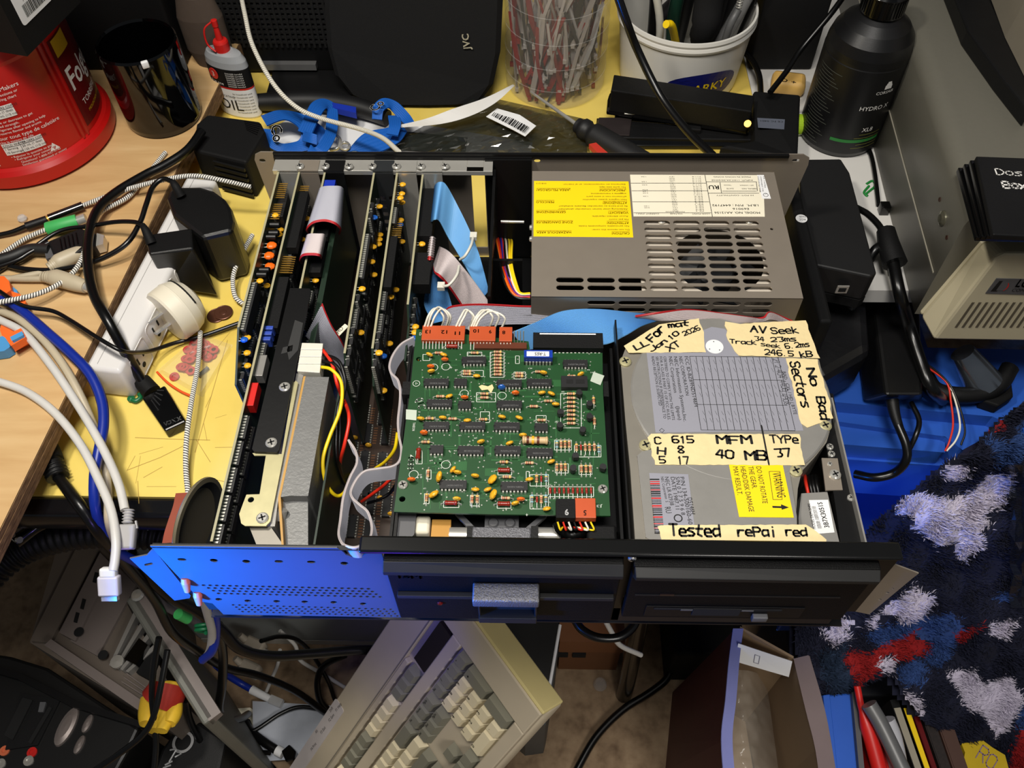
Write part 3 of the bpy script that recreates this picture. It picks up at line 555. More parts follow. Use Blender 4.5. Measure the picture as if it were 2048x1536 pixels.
# wires looping out of the orange connectors
for k, (u0, u1, hh) in enumerate(((225, 300, .012), (245, 330, .014), (265, 345, .01), (430, 490, .008), (450, 500, .007), (530, 620, .008), (545, 660, .008), (560, 700, .006))):
    p, q = g5(u0, 112, ZB + .004), g5(u1, 100 - 4 * k % 13, ZB + .002)
    MB().tube([p, p + V((.004, .006, hh * .7)), (p + q) / 2 + V((.004, .012, hh * .6)), q + V((.006, .006, hh * .2)), q + V((.002, .004, -.012))], .0009, 6).build('lead_wire', 'white_wire', fd)
for k, m in enumerate(('wire_yellow', 'wire_red', 'white_wire', 'wire_black', 'wire_red', 'white_wire', 'wire_yellow')):
    p = g5(1095 + k * 36, 1385, ZB + .003); MB().tube([p, p + V((.002, -.004, -.004)), g5(1130 + k * 18, 1420, ZB - .004), g5(1180 + k * 6, 1440, ZB - .012)], .0007, 6).build('lead_wire', m, fd)
MB().tube([g5(1090, 1395, .122), g5(1110, 1440, .118), g5(1180, 1470, .114), g5(1260, 1450, .117), g5(1290, 1400, .121)], .0032, 8).build('cable_sleeve', 'wire_black', fd)
# mechanism behind the bezel
for pts in (((450, 1345), (540, 1440)), ((1000, 1360), (905, 1440))): b = MB(); p, q = g5(*pts[0], .112), g5(*pts[1], .112); n = V((.0025, 0, 0)); b.hull([p - n, q - n, q + n, p + n], [x + V((0, 0, .003)) for x in (p - n, q - n, q + n, p + n)]); b.build('latch_arm', 'grey_plastic', fd)
b = MB(); a, c = g5(618, 1430, .112), g5(842, 1350, .112); b.box(a.x, c.x, a.y, c.y + .004, .109, .113); b.lathe([(.004, 0), (.003, .0015), (0, .0015)], 16, 0, T(a.x + .006, a.y + .004, .113)); b.lathe([(.004, 0), (.003, .0015), (0, .0015)], 16, 0, T(c.x - .006, a.y + .004, .113)); b.build('clamp_plate', 'grey_plastic', fd)
b = MB(); a, c = g5(535, 1505, .120), g5(922, 1425, .120); b.rbox(a.x, c.x, a.y, c.y, .112, .1215, .001); b.build('latch_block', 'sparkle', fd)
for x in (525, 945): a = g5(x, 1500, .118); MB().box(a.x - .0025, a.x + .0025, a.y, a.y + .009, .105, .1205).build('latch_bracket', 'black_plastic', fd)
a, c = g5(30, 1500, .116), g5(170, 1345, .116); MB().prism(rrect(a.x, c.x, a.y + .002, c.y + .005, .003), .10, .116).build('motor_bracket', 'grey_plastic', fd)
a, c = g5(265, 1505, .112), g5(400, 1370, .112); MB().box(a.x, c.x, a.y + .002, c.y, .10, .112).build('flex_cable', mat('amber', (.75, .55, .25), .35), fd)
a = g5(390, 1475, .108); MB().cyl(a, a + V((.030, 0, 0)), .006, n=16).build('roller', 'steel', fd)
a = g5(205, 1440, .110); MB().rbox(a.x - .004, a.x + .006, a.y - .004, a.y + .010, .10, .114, .002).build('pulley_block', 'cream', fd)
a = g5(1040, 1475, .106); MB().cyl(a - V((.008, 0, 0)), a + V((.008, 0, 0)), .006, n=16).build('roller', 'steel', fd)
a, c = g5(1290, 1510, .124), g5(1480, 1400, .124); MB().rbox(a.x, c.x, a.y + .001, c.y, .10, .124, .002).build('corner_block', 'matte_black', fd)
for v in (530, 1180): a = g5(1400, v, .122); MB().box(a.x - .001, a.x + .003, a.y - .007, a.y + .007, .112, .125).build('guide_tab', 'black_plastic', fd)
a = g5(118, 525, .122); MB().box(a.x - .004, a.x + .002, a.y - .006, a.y + .006, .110, .125).build('guide_tab', 'black_plastic', fd)
# bezel
fbz = MB()
def yb(x0, y0, x1, y1, ya, yb_, m=0, b=None):
    a, c = aty(x0, y1, ya), aty(x1, y0, ya); return (b or fbz).box(a.x, c.x, ya, yb_, min(a.z, c.z), max(a.z, c.z), m)
fbz.box(-.0925, .0660, -.006, -.0004, .024, .1265)
bez = fbz.build('bezel', mat('bezel_black', (.04, .04, .042), .55, 0, .2, 80, .3, 1200, spec=.12), fd, .001)
o = MB(); a = aty(762, 1127, -.012); o.hull([(-.0925, -.006, .1265), (.0660, -.006, .1265), (.0660, -.006, .112), (-.0925, -.006, .112)], [(-.0925, -.0125, .1225), (.0660, -.0125, .1205), (.0660, -.0125, .1165), (-.0925, -.0125, .1185)]); o.build('bezel_ridge', mat('ridge_grey', (.13, .13, .13), .45, spec=.2), bez, .0006)
for x0, x1 in ((-.0885, -.0322), (.0115, .0635)): MB().box(x0, x1, -.010, -.006, .072, .0765).build('disk_slot_rib', 'ridge_grey', bez, .0005)
for x0, x1 in ((-.0845, -.0322), (.0115, .0600)): MB().box(x0, x1, -.0064, -.0060, .0645, .0705).build('disk_slot', 'dark', bez)
MB().rbox(-.0345, .0110, -.020, -.006, .0835, .094, .0012).build('latch_lever', 'sparkle', bez)
o = MB(); o.box(-.0322, -.0305, -.012, -.006, .04, .083); o.box(.0082, .0100, -.012, -.006, .04, .083); o.box(-.0322, .0100, -.014, -.006, .037, .046); o.build('finger_recess', 'ridge_grey', bez, .0006); MB().box(-.0305, .0082, -.0066, -.006, .046, .083).build('recess_back', 'dark', bez)
a = aty(880, 1206, -.0062); MB().lathe([(.0022, 0), (.0018, .001), (0, .0018)], 12, 0, frame(a, (1, 0, 0), (0, 0, 1))).build('indicator_lamp', 'led_red', bez)
o = MB(); fty(o, 'IBM', (795, 1157), (842, 1158), .0075, -.0064, 0, .03); o.build('lettering', 'matte_black', bez)
# ---------------------------------------------------------------- hard drive
hd = thing('hard_drive', 'full-height hard drive covered in masking tape notes with a black bezel', 'hard drive', (.15, .11, .03))
f6 = lambda u, v: (1200 + u * .319, 620 + v * .319)
ZH = .1265
def p6(l, z=ZH): return [(p.x, p.y) for p in (at(*f6(*q), z) for q in l)][::-1]
out = [(160, 240), (130, 320), (160, 700), (190, 1000), (222, 1470), (1240, 1475), (1225, 1340), (1240, 1120), (1265, 1010), (1340, 930), (1420, 830), (1452, 720), (1440, 600), (1405, 450), (1370, 300), (1310, 180), (1200, 90), (1000, 60), (800, 55), (600, 65), (400, 100), (250, 165)]
MB().prism(p6(out), .035, ZH).build('casting', 'alu_dark', hd, .0008)
ctr = at(*f6(815, 535), ZH); lft = at(*f6(192, 535), ZH); rd = ctr.x - lft.x
MB().lathe([(rd, 0), (rd, .0010), (rd - .0012, .0018), (rd - .003, .0018), (0, .0018)], 72, 0, T(ctr.x, ctr.y, ZH)).build('disk_cover', 'alu', hd)
MB().prism(p6([(232, 920), (262, 893), (330, 880), (1120, 900), (1175, 960), (1230, 1300), (1232, 1440), (1200, 1452), (320, 1452), (285, 1430)]), ZH, ZH + .0016, 0).build('front_cover', 'alu', hd, .0008)
ZL = ZH + .0019
def d_grey(b, z):
    t = lambda s, u0, v0, u1, v1, c: ft(b, s, f6(u0, v0), f6(u1, v1), c, z, 1)
    t('FCC ID-BZ89ND5146H', 528, 288, 592, 605, .0028); t('NEC CORPORATION', 493, 290, 538, 535, .0026); t('NEC Information Systems,Inc.', 462, 290, 525, 700, .0026); t('NEC Corporation         (Japan)', 430, 290, 490, 690, .0026)
    t('CERTIFIED TO COMPLY WITH THE LIMITS', 397, 290, 452, 690, .0021); t('FOR A CLASS B PART 15 OF FCC RULES.', 372, 290, 425, 690, .0021); t('SEE INSTRUCTIONS IF INTERFERENCE TO', 348, 290, 398, 680, .0021); t('RADIO RECEPTION IS SUSPECTED', 322, 290, 370, 600, .0021); t('BAD   CYL / HD / BYTE', 1142, 385, 1215, 655, .0026)
    def ln(u0, v0, u1, v1, w=.00018):
        a, c = at(*f6(u0, v0), z), at(*f6(u1, v1), z); d = (c - a).normalized(); n = V((-d.y, d.x, 0)) * w; b.add([a - n, c - n, c + n, a + n], [(0, 1, 2, 3)], 1)
    for k in range(15): u = 562 + k * 39.6; ln(u, 290 + k * .4, u + 72 + k * 2.5, 752)
    for u0, v0, u1, v1 in ((562, 290, 1120, 295), (585, 437, 1145, 440), (608, 592, 1175, 597), (634, 752, 1225, 757)): ln(u0, v0, u1, v1)
    for k in range(14):
        for v in (325, 375, 480, 530, 645, 690): ln(585 + k * 39.6 + (v - 290) * .16, v - 12, 600 + k * 39.6 + (v - 290) * .16, v + 14, .00009)
    hw(b, '21 2 404 4400', f6(1085, 305), f6(1145, 510), .0042, z, 1, .09); hw(b, '3 4908', f6(1125, 500), f6(1160, 595), .0042, z, 1, .09)
    p = at(*f6(388, 755), z); b.open_lathe([(.0016, 0), (.0020, 0)], 4, 1, T(*p))
quadplate([f6(*p) for p in ((292, 268), (640, 268), (640, 130), (700, 106), (780, 118), (850, 180), (872, 292), (1165, 302), (1275, 757), (348, 770))], ZL, .0001, 'rating_label', ['label_grey', 'ink'], hd, d_grey)
p = at(*f6(718, 230), ZL + .0001); b = MB().lathe([(.0068, 0), (.0068, .0002), (0, .0002)], 28, 0, T(*p))
for a in (1.6, 3.7, 5.5): b.lathe([(.0005, 0), (.0005, .0003), (0, .0003)], 6, 1, T(p.x + .0048 * math.cos(a), p.y + .0048 * math.sin(a), p.z))
b.build('breather_dot', ['white_paper', 'ink'], hd)
def tape(pts, texts, lift, w=.21):
    rj = random.Random(len(pts)); q = []
    for a, c in zip(pts, pts[1:] + pts[:1]):
        L = math.hypot(a[0] - c[0], a[1] - c[1]); n = max(1, int(L / 28)); vert = abs(a[1] - c[1]) > abs(a[0] - c[0]) * 1.2
        for k in range(n): q.append((a[0] + (c[0] - a[0]) * k / n + (rj.uniform(-7, 7) if vert and k else 0), a[1] + (c[1] - a[1]) * k / n + (rj.uniform(-2, 2) if k else 0)))
    z = ZH + .0022 + lift; b = MB(); P = [at(*f6(*p), z) for p in q]
    if sum((P[i].x * P[(i + 1) % len(P)].y - P[(i + 1) % len(P)].x * P[i].y) for i in range(len(P))) < 0: P.reverse()
    b.plate([(p.x, p.y) for p in P], [], .0003, 0, T(0, 0, z)); o = b.build('masking_tape', ['masking'], hd)
    b = MB()
    for s, u0, v0, u1, v1, h, *r in texts: hw(b, s, f6(u0, v0), f6(u1, v1), h, z + .0002, 0, (r[0] + .04) if r else w)
    b.build('handwriting', 'ink', o); return o
tape([(480, 75), (620, 52), (640, 110), (665, 265), (180, 268), (150, 225), (270, 150), (370, 90)], [('LL', 228, 250, 310, 215, .0050, .2), ('For', 325, 200, 412, 122, .0062, .2), ('mat', 432, 110, 560, 98, .0050, .2), ('Jan', 325, 262, 424, 198, .0040, .2), ('10', 445, 188, 500, 150, .0042, .2), ('2026', 530, 162, 632, 122, .0042, .18), ('XT', 436, 258, 508, 222, .0052, .18)], 0)
tape([(785, 72), (880, 88), (1000, 78), (1290, 65), (1330, 180), (1380, 302), (870, 285), (830, 230), (800, 185)], [('AV', 945, 135, 1045, 145, .0062, .17), ('Seek', 1078, 150, 1245, 142, .0060, .15), ('34', 970, 190, 1030, 195, .0040), ('23ms', 1075, 200, 1230, 195, .0044), ('Track', 815, 208, 980, 218, .0040), ('seek', 1010, 225, 1130, 240, .0036, .15), ('6.2ms', 1165, 240, 1315, 228, .0046), ('246.5', 1035, 278, 1215, 290, .0050), ('kB', 1260, 295, 1335, 292, .0052)], .0002)
tape([(1165, 302), (1365, 308), (1400, 430), (1462, 678), (1300, 737), (1262, 712), (1240, 620)], [('No', 1295, 368, 1325, 475, .0058), ('Bad', 1358, 545, 1385, 685, .0062), ('Sectors', 1190, 325, 1265, 610, .0070, .15)], .0001)
tape([(320, 776), (298, 800), (345, 970), (1285, 972), (1250, 778)], [('C', 345, 840, 385, 840, .0054), ('615', 455, 832, 590, 832, .0056), ('MFM', 738, 835, 955, 838, .0062), ('TYPe', 1072, 832, 1245, 832, .0062), ('H', 362, 900, 412, 905, .0056), ('8', 492, 895, 530, 895, .0056), ('40', 728, 920, 838, 935, .0064), ('MB', 915, 935, 1050, 940, .0070), ('|', 1034, 958, 1084, 958, .0250, .10), ('37', 1105, 920, 1200, 915, .0064), ('5', 375, 958, 412, 958, .0052), ('17', 490, 965, 560, 965, .0060)], 0)
tape([(360, 1358), (380, 1350), (1290, 1345), (1340, 1375), (1420, 1440), (1415, 1472), (390, 1466)], [('Tested', 440, 1412, 755, 1418, .0080, .17), ('rePai', 868, 1415, 1110, 1420, .0066, .18), ('red', 1170, 1415, 1300, 1415, .0058, .18), ('OCT 8 20', 560, 1484, 800, 1484, .0024, .2), ('2041', 950, 1486, 1160, 1486, .0026, .2)], 0)
def d_warn(b, z):
    t = lambda s, u0, v0, u1, v1, c: ft(b, s, f6(u0, v0), f6(u1, v1), c, z, 1)
    t('WARNING', 1078, 1020, 1112, 1175, .0060); t('DO NOT ROTATE', 978, 980, 1020, 1212, .0036); t('THE GEAR.', 928, 980, 955, 1120, .0036); t('HEAD/DISK DAMAGE', 878, 980, 935, 1265, .0036); t('MAY RESULT.', 832, 980, 862, 1160, .0036)
    P = [at(*f6(*q), z) for q in ((1060, 1012), (1128, 1012), (1142, 1188), (1085, 1188))]
    for a, c in zip(P, P[1:] + P[:1]): d = (c - a).normalized(); n = V((-d.y, d.x, 0)) * .00018; b.add([a - n, c - n, c + n, a + n], [(0, 1, 2, 3)], 1)
    b.add([at(*f6(*q), z) for q in ((1080, 1228), (1135, 1230), (1135, 1218), (1185, 1238), (1140, 1252), (1138, 1242), (1082, 1240))], [(0, 1, 2, 3, 4, 5, 6)], 1)
quadplate([f6(*p) for p in ((808, 968), (1145, 968), (1215, 1302), (872, 1298))], ZL, .0001, 'warning_label', ['yellow_label', 'ink'], hd, d_warn)
def d_ser(b, z):
    t = lambda s, u0, v0, u1, v1, c: ft(b, s, f6(u0, v0), f6(u1, v1), c, z, 1)
    t('D5146H', 548, 1175, 570, 1280, .0030); t('P/N 134-500160-60', 500, 1045, 555, 1345, .0030); t('S/N 0 2 7 5 9 6 8', 472, 1045, 510, 1285, .0028); t('DATE 1987.11', 442, 1045, 475, 1250, .0028); t('NEC LR 62938', 405, 1045, 440, 1225, .0028); t('NEC Corporation  S', 380, 1045, 412, 1205, .0020); t('RU', 405, 1235, 415, 1275, .004)
    p = at(*f6(490, 1305), z); b.open_lathe([(.0022, 0), (.0030, 0)], 18, 1, T(*p))
    rj = random.Random(5); v = 1058
    while v < 1395:
        h = rj.choice((3, 5, 8)); u = 312 + (v - 1058) * .09; b.add([at(*f6(*q), z) for q in ((u, v), (u, v + h), (u + 60, v + h), (u + 60, v))], [(0, 1, 2, 3)], rj.choice((1, 1, 2))); v += h + rj.choice((4, 5, 7))
quadplate([f6(*p) for p in ((308, 1022), (553, 1030), (592, 1348), (350, 1395))], ZL, .0001, 'serial_label', ['label_grey', 'ink', 'red'], hd, d_ser)
for u, v in ((158, 328), (285, 852), (1410, 730), (1225, 1012)):
    b = screw_mb(T(*at(*f6(u, v), ZH)), .0046, .0024); b.build('screw', ['zinc', 'dark'], hd)
# electronics at the front right corner and the mounting rail
MB().prism(p6([(1262, 1150), (1425, 1140), (1505, 1475), (1250, 1475), (1245, 1300)], .119), .04, .119).build('solenoid_cover', 'alu', hd, .0006)
def d_mod(b, z):
    ft(b, '3B7X3051S', f6(1440, 1365), f6(1392, 1205), .0034, z, 1, .02); ft(b, 'MODEL DEM-204N', f6(1355, 1375), f6(1318, 1215), .0020, z, 1)
    for k in range(3): ft(b, 'SERIAL NIPPON 02', f6(1375 + k * 8, 1370), f6(1335 + k * 8, 1230), .0010, z, 1)
quadplate([f6(*p) for p in ((1310, 1192), (1430, 1190), (1470, 1395), (1345, 1405))], .1192, .0001, 'part_label', ['white_paper', 'ink'], hd, d_mod)
MB().plate(p6([(1390, 928), (1490, 930), (1522, 1128), (1415, 1130)], .122), [], .0012, 0, T(0, 0, .122)).build('angle_bracket', 'tan_metal', hd)
screw_mb(T(*at(*f6(1472, 1035), .122)), .0040, .0022).build('screw', ['steel', 'dark'], hd); screw_mb(T(*at(*f6(1440, 965), .122)), .0018, .001).build('screw', ['steel', 'dark'], hd)
MB().prism(p6([(1432, 520), (1462, 525), (1640, 1475), (1515, 1478), (1420, 860)], .121), .1, .121).build('mounting_rail', 'black_metal', hd)
for u, v in ((1572, 1180), (1440, 860), (1450, 905)): screw_mb(T(*at(*f6(u, v), .121)), .0026, .0016).build('screw', ['steel', 'dark'], hd)
for k, (u0, m) in enumerate(((1285, 'wire_red'), (1310, 'wire_black'), (1330, 'wire_black'), (1352, 'wire_black'))): MB().tube([at(*f6(u0, 1040), .10), at(*f6(u0 + 5, 1080), .112), at(*f6(u0 + 20, 1150), .112)], .0013, 6).build('lead_wire', m, hd)
# bezel
hb = MB(); hb.box(.0725, .2330, -.0075, -.0004, .036, .1265); hz = hb.build('bezel', 'bezel_black', hd, .001)
o = MB(); o.hull([(.0730, -.0075, .1265), (.2325, -.0075, .1265), (.2325, -.0075, .110), (.0730, -.0075, .110)], [(.0735, -.0145, .1240), (.2320, -.0145, .1230), (.2320, -.0145, .1190), (.0735, -.0145, .1200)]); o.build('bezel_ridge', 'ridge_grey', hz, .0006)
MB().box(.078, .220, -.0080, -.0075, .0785, .0800).build('groove', 'ridge_grey', hz); MB().box(.095, .105, -.0082, -.0075, .0790, .0815).build('indicator_lamp', mat('lamp_dark', (.12, .06, .07), .3), hz)
MB().box(.0880, .2010, -.0084, -.0075, .041, .0600).build('slot_panel', mat('panel_black', (.05, .05, .055), .45, spec=.15), hz, .0004)
MB().box(.0940, .1850, -.0090, -.0084, .0555, .0575).build('disk_slot', 'dark', hz); MB().box(.1220, .1560, -.0093, -.0084, .046, .0580).build('slot_recess', 'dark', hz)
for x0, x1 in ((.1130, .1215), (.1565, .1650)): MB().box(x0, x1, -.0094, -.0089, .0550, .0566).build('slot_edge', 'grey_plastic', hz)
MB().rbox(.1655, .1765, -.0125, -.0084, .0425, .0500, .0008).build('eject_button', 'grey_plastic', hz)
# ---------------------------------------------------------------- expansion cards standing in the slots
rc = random.Random(11)
mat('board_edge', (.62, .60, .48), .5); mat('board_dark', (.10, .17, .12), .45); mat('gold', (.80, .62, .28), .35, .6)
PINS = MB()
for k in range(8): PINS.box(k * .0026, k * .0026 + .0007, 0, .0007, 0, .008)
PINM = mesh_of(PINS, ['gold'], 'pin_row')
b = MB(); b.lathe([(.0026, 0), (.0028, .0005), (.0028, .0085), (.0024, .009), (0, .009)], 10, 0); ELM = mesh_of(b, ['wire_black'], 'electrolytic_capacitor')
def card(label, X, prof, rows, side=1, bracket='steel', bm=None, bholes=()):
    ys = [p[0] for p in prof]; t = thing('expansion_card', label, 'circuit card', (X, max(ys), .02), 'expansion cards standing in the slots')
    F = frame((X, 0, 0), (0, 1, 0), (0, 0, 1)); o = MB().plate(prof, [], .0016, 0, F)
    for i, (v, f) in enumerate(zip(o.v, o.f)): pass
    bo = o.build('board', bm or 'board_dark', t)
    e = MB(); zt = max(p[1] for p in prof); tp = sorted([p for p in prof if p[1] > zt - .003]); e.box(X - .0017, X + .0001, tp[0][0], tp[-1][0], zt - .0002, zt + .0001); e.build('board_edge', 'board_edge', t)
    for (kind, y, z, *a) in rows:
        if kind in ('d14', 'd16', 'd8', 'd40'): inst({'d14': DIP14, 'd16': DIP16, 'd8': DIP8, 'd40': DIP40}[kind], 'chip', bo, F @ T(y, z, 0) @ (RZ(math.pi / 2) if a and a[0] else I4))
        elif kind == 'cy': inst(CY, 'capacitor', bo, F @ T(y, z, 0))
        elif kind == 'co': inst(CO, 'capacitor', bo, F @ T(y, z, 0) @ Matrix.Scale(1.5, 4))
        elif kind == 'cb': inst(CB, 'capacitor', bo, F @ T(y, z, 0))
        elif kind == 'el': inst(ELM, 'capacitor', bo, F @ T(y, z, .0005))
        elif kind == 'pin': inst(PINM, 'pin_row', bo, F @ T(y, z, 0) @ RX(0))
        elif kind == 'box': MB().box(0, a[0], 0, a[1], 0, a[2], 0, F @ T(y, z, 0)).build(a[4] if len(a) > 4 else 'connector', a[3], bo, .0003)
    if bracket:
        b = MB().plate([(X - .002, .010), (X + .0165, .010), (X + .0165, .1265), (X - .002, .1265)], bholes, .0008, 0, frame((0, .3722, 0), (1, 0, 0), (0, 0, 1)))
        b.box(X - .002, X + .0165, .3722, .387, .1285, .1293); b.build('bracket', bracket, t)
    return t
def fill(y0, y1, zs=(.116, .098, .080), dens=.9):
    r = []
    for z in zs:
        y = y0
        while y < y1:
            k = rc.random()
            if k < .62 * dens: r.append(('d14', y, z, 1)); y += .0105
            elif k < .75: r.append((rc.choice(('cy', 'cy', 'cy', 'cy', 'cb')), y, z + .008)); y += .006
            else: r.append(('d16', y + .006, z)); y += .024
    return r
card('green short card nearest the yellow table with orange capacitors and a cut-off corner', -.2265, [(.374, .03), (.374, .1275), (.190, .1275), (.150, .105), (.150, .03)],
     [('pin', .345, .121), ('pin', .318, .121), ('co', .288, .119), ('co', .276, .119), ('co', .27, .112), ('el', .312, .120), ('el', .304, .118), ('el', .296, .121), ('el', .300, .110), ('el', .26, .118), ('el', .252, .121), ('cy', .322, .122), ('cy', .246, .120), ('d40', .215, .117), ('cy', .188, .117), ('cb', .182, .122), ('cy', .178, .110), ('d14', .238, .110, 1), ('d14', .33, .105, 1), ('box', .328, .095, .03, .02, .008, 'chip')] + fill(.16, .36, (.095,)))
c2 = card('full-length card with a red switch block and a row of socketed memory chips', -.2075, [(.373, .03), (.373, .1275), (.006, .1275), (.006, .03)],
     [('box', .285, .112, .07, .008, .009, 'matte_black'), ('d40', .30, .102), ('pin', .255, .120), ('pin', .262, .112), ('box', .195, .113, .055, .008, .009, 'matte_black'), ('pin', .345, .118), ('cy', .246, .113)] +
     [('box', .181 + k * .0055, .114, .0035, .009, .006, mat('jumper_blue', (.20, .30, .66), .4), 'jumper') for k in range(3)] + [('d16', .17, .117), ('box', .147, .112, .020, .010, .006, 'alu', 'crystal')] +
     [('box', .118, .114, .021, .010, .005, 'red', 'switch_block')] + [('d16', .100 - k * .0222, .119) for k in range(5)] + [('d16', .100 - k * .0222, .104) for k in range(5)] + fill(.20, .36, (.088,)), bracket='tan_metal')
card('card under the looped grey ribbon cables beside the hard card', -.1840, [(.372, .03), (.372, .1275), (.225, .1275), (.218, .118), (.20, .118), (.20, .03)], [('box', .300, .112, .052, .006, .010, 'matte_black'), ('box', .258, .112, .030, .006, .010, 'matte_black'), ('box', .35, .118, .014, .008, .010, 'blue')] + fill(.21, .36, (.10, .085)), bracket='black_metal')
yh = [rrect(-.138, -.133, .094 - k * .010, .099 - k * .010, .0008) for k in range(0, 5)] + [rrect(-.130, -.125, .094 - k * .010, .099 - k * .010, .0008) for k in range(0, 5)]
card('card with a long chip near its top edge and a slotted dark bracket', -.1390, [(.372, .02), (.372, .1275), (.165, .1275), (.150, .10), (.150, .02)], [('d40', .272, .117), ('d14', .318, .118, 1), ('d14', .33, .118, 1), ('cb', .322, .12), ('cy', .283, .105)] + fill(.158, .24) + fill(.25, .36, (.10, .082)), bracket=mat('slate', (.20, .21, .22), .45, .4), bholes=yh)
card('tall card with gold pin rows behind the green drive board', -.1180, [(.372, .02), (.372, .1275), (.170, .1275), (.150, .105), (.150, .02)], [('d16', .322, .119), ('box', .236, .116, .058, .009, .007, 'matte_black'), ('pin', .300, .117), ('cy', .345, .122), ('cy', .355, .118), ('cy', .35, .112), ('cy', .365, .120), ('d16', .235, .106)] + fill(.158, .235) + fill(.24, .34, (.10, .082)))
card('rightmost card with black ribbon connectors near the blue cable', -.0945, [(.370, .02), (.370, .1275), (.215, .1275), (.205, .112), (.17, .112), (.17, .02)], [('box', .298, .110, .060, .012, .012, 'matte_black'), ('box', .242, .110, .036, .012, .014, 'matte_black'), ('cy', .29, .120)] + fill(.175, .24, (.10, .083)))
# drive card: die-cast block, gold gasket, zinc plate and black strap
f4 = lambda u, v: (400 + u * .2994, 650 + v * .2994)
def p4(l, z): return [(p.x, p.y) for p in (at(*f4(*q), z) for q in l)]
def ccw(P): return P if sum(P[i][0] * P[(i + 1) % len(P)][1] - P[(i + 1) % len(P)][0] * P[i][1] for i in range(len(P))) > 0 else P[::-1]
dc = thing('drive_card', 'hard drive card with a grey die-cast block, zinc plate and black top strap', 'hard drive card', (-.165, .12, .02))
mat('diecast', (.47, .47, .465), .45, .35, .12, 130, .2, 500)
MB().prism(ccw(p4([(705, 345), (862, 348), (722, 1142), (600, 1140), (540, 1150)], .125)), .03, .125).build('die_cast_block', 'diecast', dc, .001)
MB().prism(ccw(p4([(604, 1146), (721, 1146), (722, 1485), (552, 1485), (540, 1160)], .117)), .03, .117).build('die_cast_foot', 'diecast', dc, .001)
MB().prism(ccw(p4([(692, 345), (708, 345), (540, 1150), (560, 1470), (545, 1470), (522, 1160)], .124)), .04, .1245).build('gasket', mat('gasket', (.72, .55, .28), .5), dc)
MB().prism(ccw(p4([(645, 322), (690, 335), (522, 1170), (500, 1345), (470, 1345)], .1235)), .04, .1235).build('side_frame', 'alu', dc, .0004)
MB().cyl(at(*f4(540, 1300), .116), at(*f4(555, 1235), .122), .0032, n=12).build('post', 'alu', dc)
zp = ccw(p4([(640, 372), (625, 385), (545, 862), (350, 855), (362, 872), (440, 872), (398, 1130), (310, 1133), (290, 1185), (262, 1262), (275, 1325), (300, 1342), (440, 1342), (470, 1310), (655, 385)], .1262))
h = at(*f4(340, 1167), .1262); MB().plate(zp, [circ(h.x, h.y, .0022, 12)], .0011, 0, T(0, 0, .1262)).build('zinc_plate', 'zinc', dc)
screw_mb(T(*at(*f4(418, 1292), .1262)), .0042, .0018).build('screw', ['steel', 'dark'], dc)
MB().prism(ccw(p4([(330, 1350), (470, 1345), (560, 1475), (380, 1475)], .121)), .03, .121).build('lower_frame', 'alu_dark', dc)
st_ = ccw([(p.x, p.y) for p in (at(*q, .1292) for q in ((580, 576), (619, 577), (622, 582), (558, 900), (553, 905), (508, 903), (504, 898)))])
MB().plate(st_, [], .0016, 0, T(0, 0, .1292)).build('top_strap', 'black_metal', dc, .0003)
for u, v in ((567, 417), (478, 790)): screw_mb(T(*at(*f4(u, v), .1292)), .0042, .0018).build('screw', ['steel', 'dark'], dc)
MB().box(-.1745, -.1700, .155, .37, .03, .110).build('board', 'board_dark', dc); MB().box(-.1440, -.1425, .012, .14, .03, .112).build('board', 'board_dark', dc)
q = [at(*f4(*p), .1275) for p in ((680, 118), (822, 122), (800, 318), (648, 308))]
b = MB(); b.hull([p - V((0, 0, .012)) for p in q[::-1]], [p for p in q[::-1]])
for k in range(3): a = q[0].lerp(q[3], .25 + k * .25); c = q[1].lerp(q[2], .25 + k * .25); b.box(a.x, c.x, a.y - .0004, a.y + .0004, .1275, .1283)
b.build('power_plug', mat('nylon', (.86, .85, .80), .35, alpha=.92), dc, .0006)
W4 = lambda l, z: [at(*f4(u, v), zz) for (u, v), zz in zip(l, z)]
for m, l, z in (('wire_red', [(815, 160), (880, 255), (915, 390), (945, 470), (985, 560), (995, 650), (965, 800), (940, 900), (935, 980), (955, 1100)], (.124, .128, .124, .112, .112, .112, .105, .09, .07, .05)),
                ('wire_yellow', [(800, 280), (880, 300), (945, 390), (938, 560), (865, 750), (822, 900), (840, 1050), (905, 1138), (965, 1115), (1010, 1000)], (.124, .128, .126, .122, .116, .11, .10, .09, .08, .04)),
                ('wire_black', [(818, 195), (920, 235), (962, 330), (968, 430), (925, 540), (912, 700), (915, 900), (965, 1060)], (.124, .13, .128, .122, .115, .108, .095, .06)),
                ('wire_black', [(812, 240), (900, 265), (950, 350), (960, 460), (935, 560), (935, 700), (930, 900), (950, 1010)], (.124, .129, .127, .12, .112, .104, .09, .06)),
                ('wire_yellow', [(1320, 720), (1300, 830), (1240, 910), (1170, 960), (1100, 1010)], (.10, .09, .075, .06, .04)), ('wire_red', [(1290, 1010), (1230, 1070), (1150, 1130), (1080, 1180)], (.07, .06, .05, .04)), ('wire_black', [(1320, 1050), (1270, 1120), (1200, 1165), (1120, 1190)], (.06, .05, .045, .03))):
    MB().tube(W4(l, z), .0014, 7, 0, 8).build('lead_wire', m, dc)
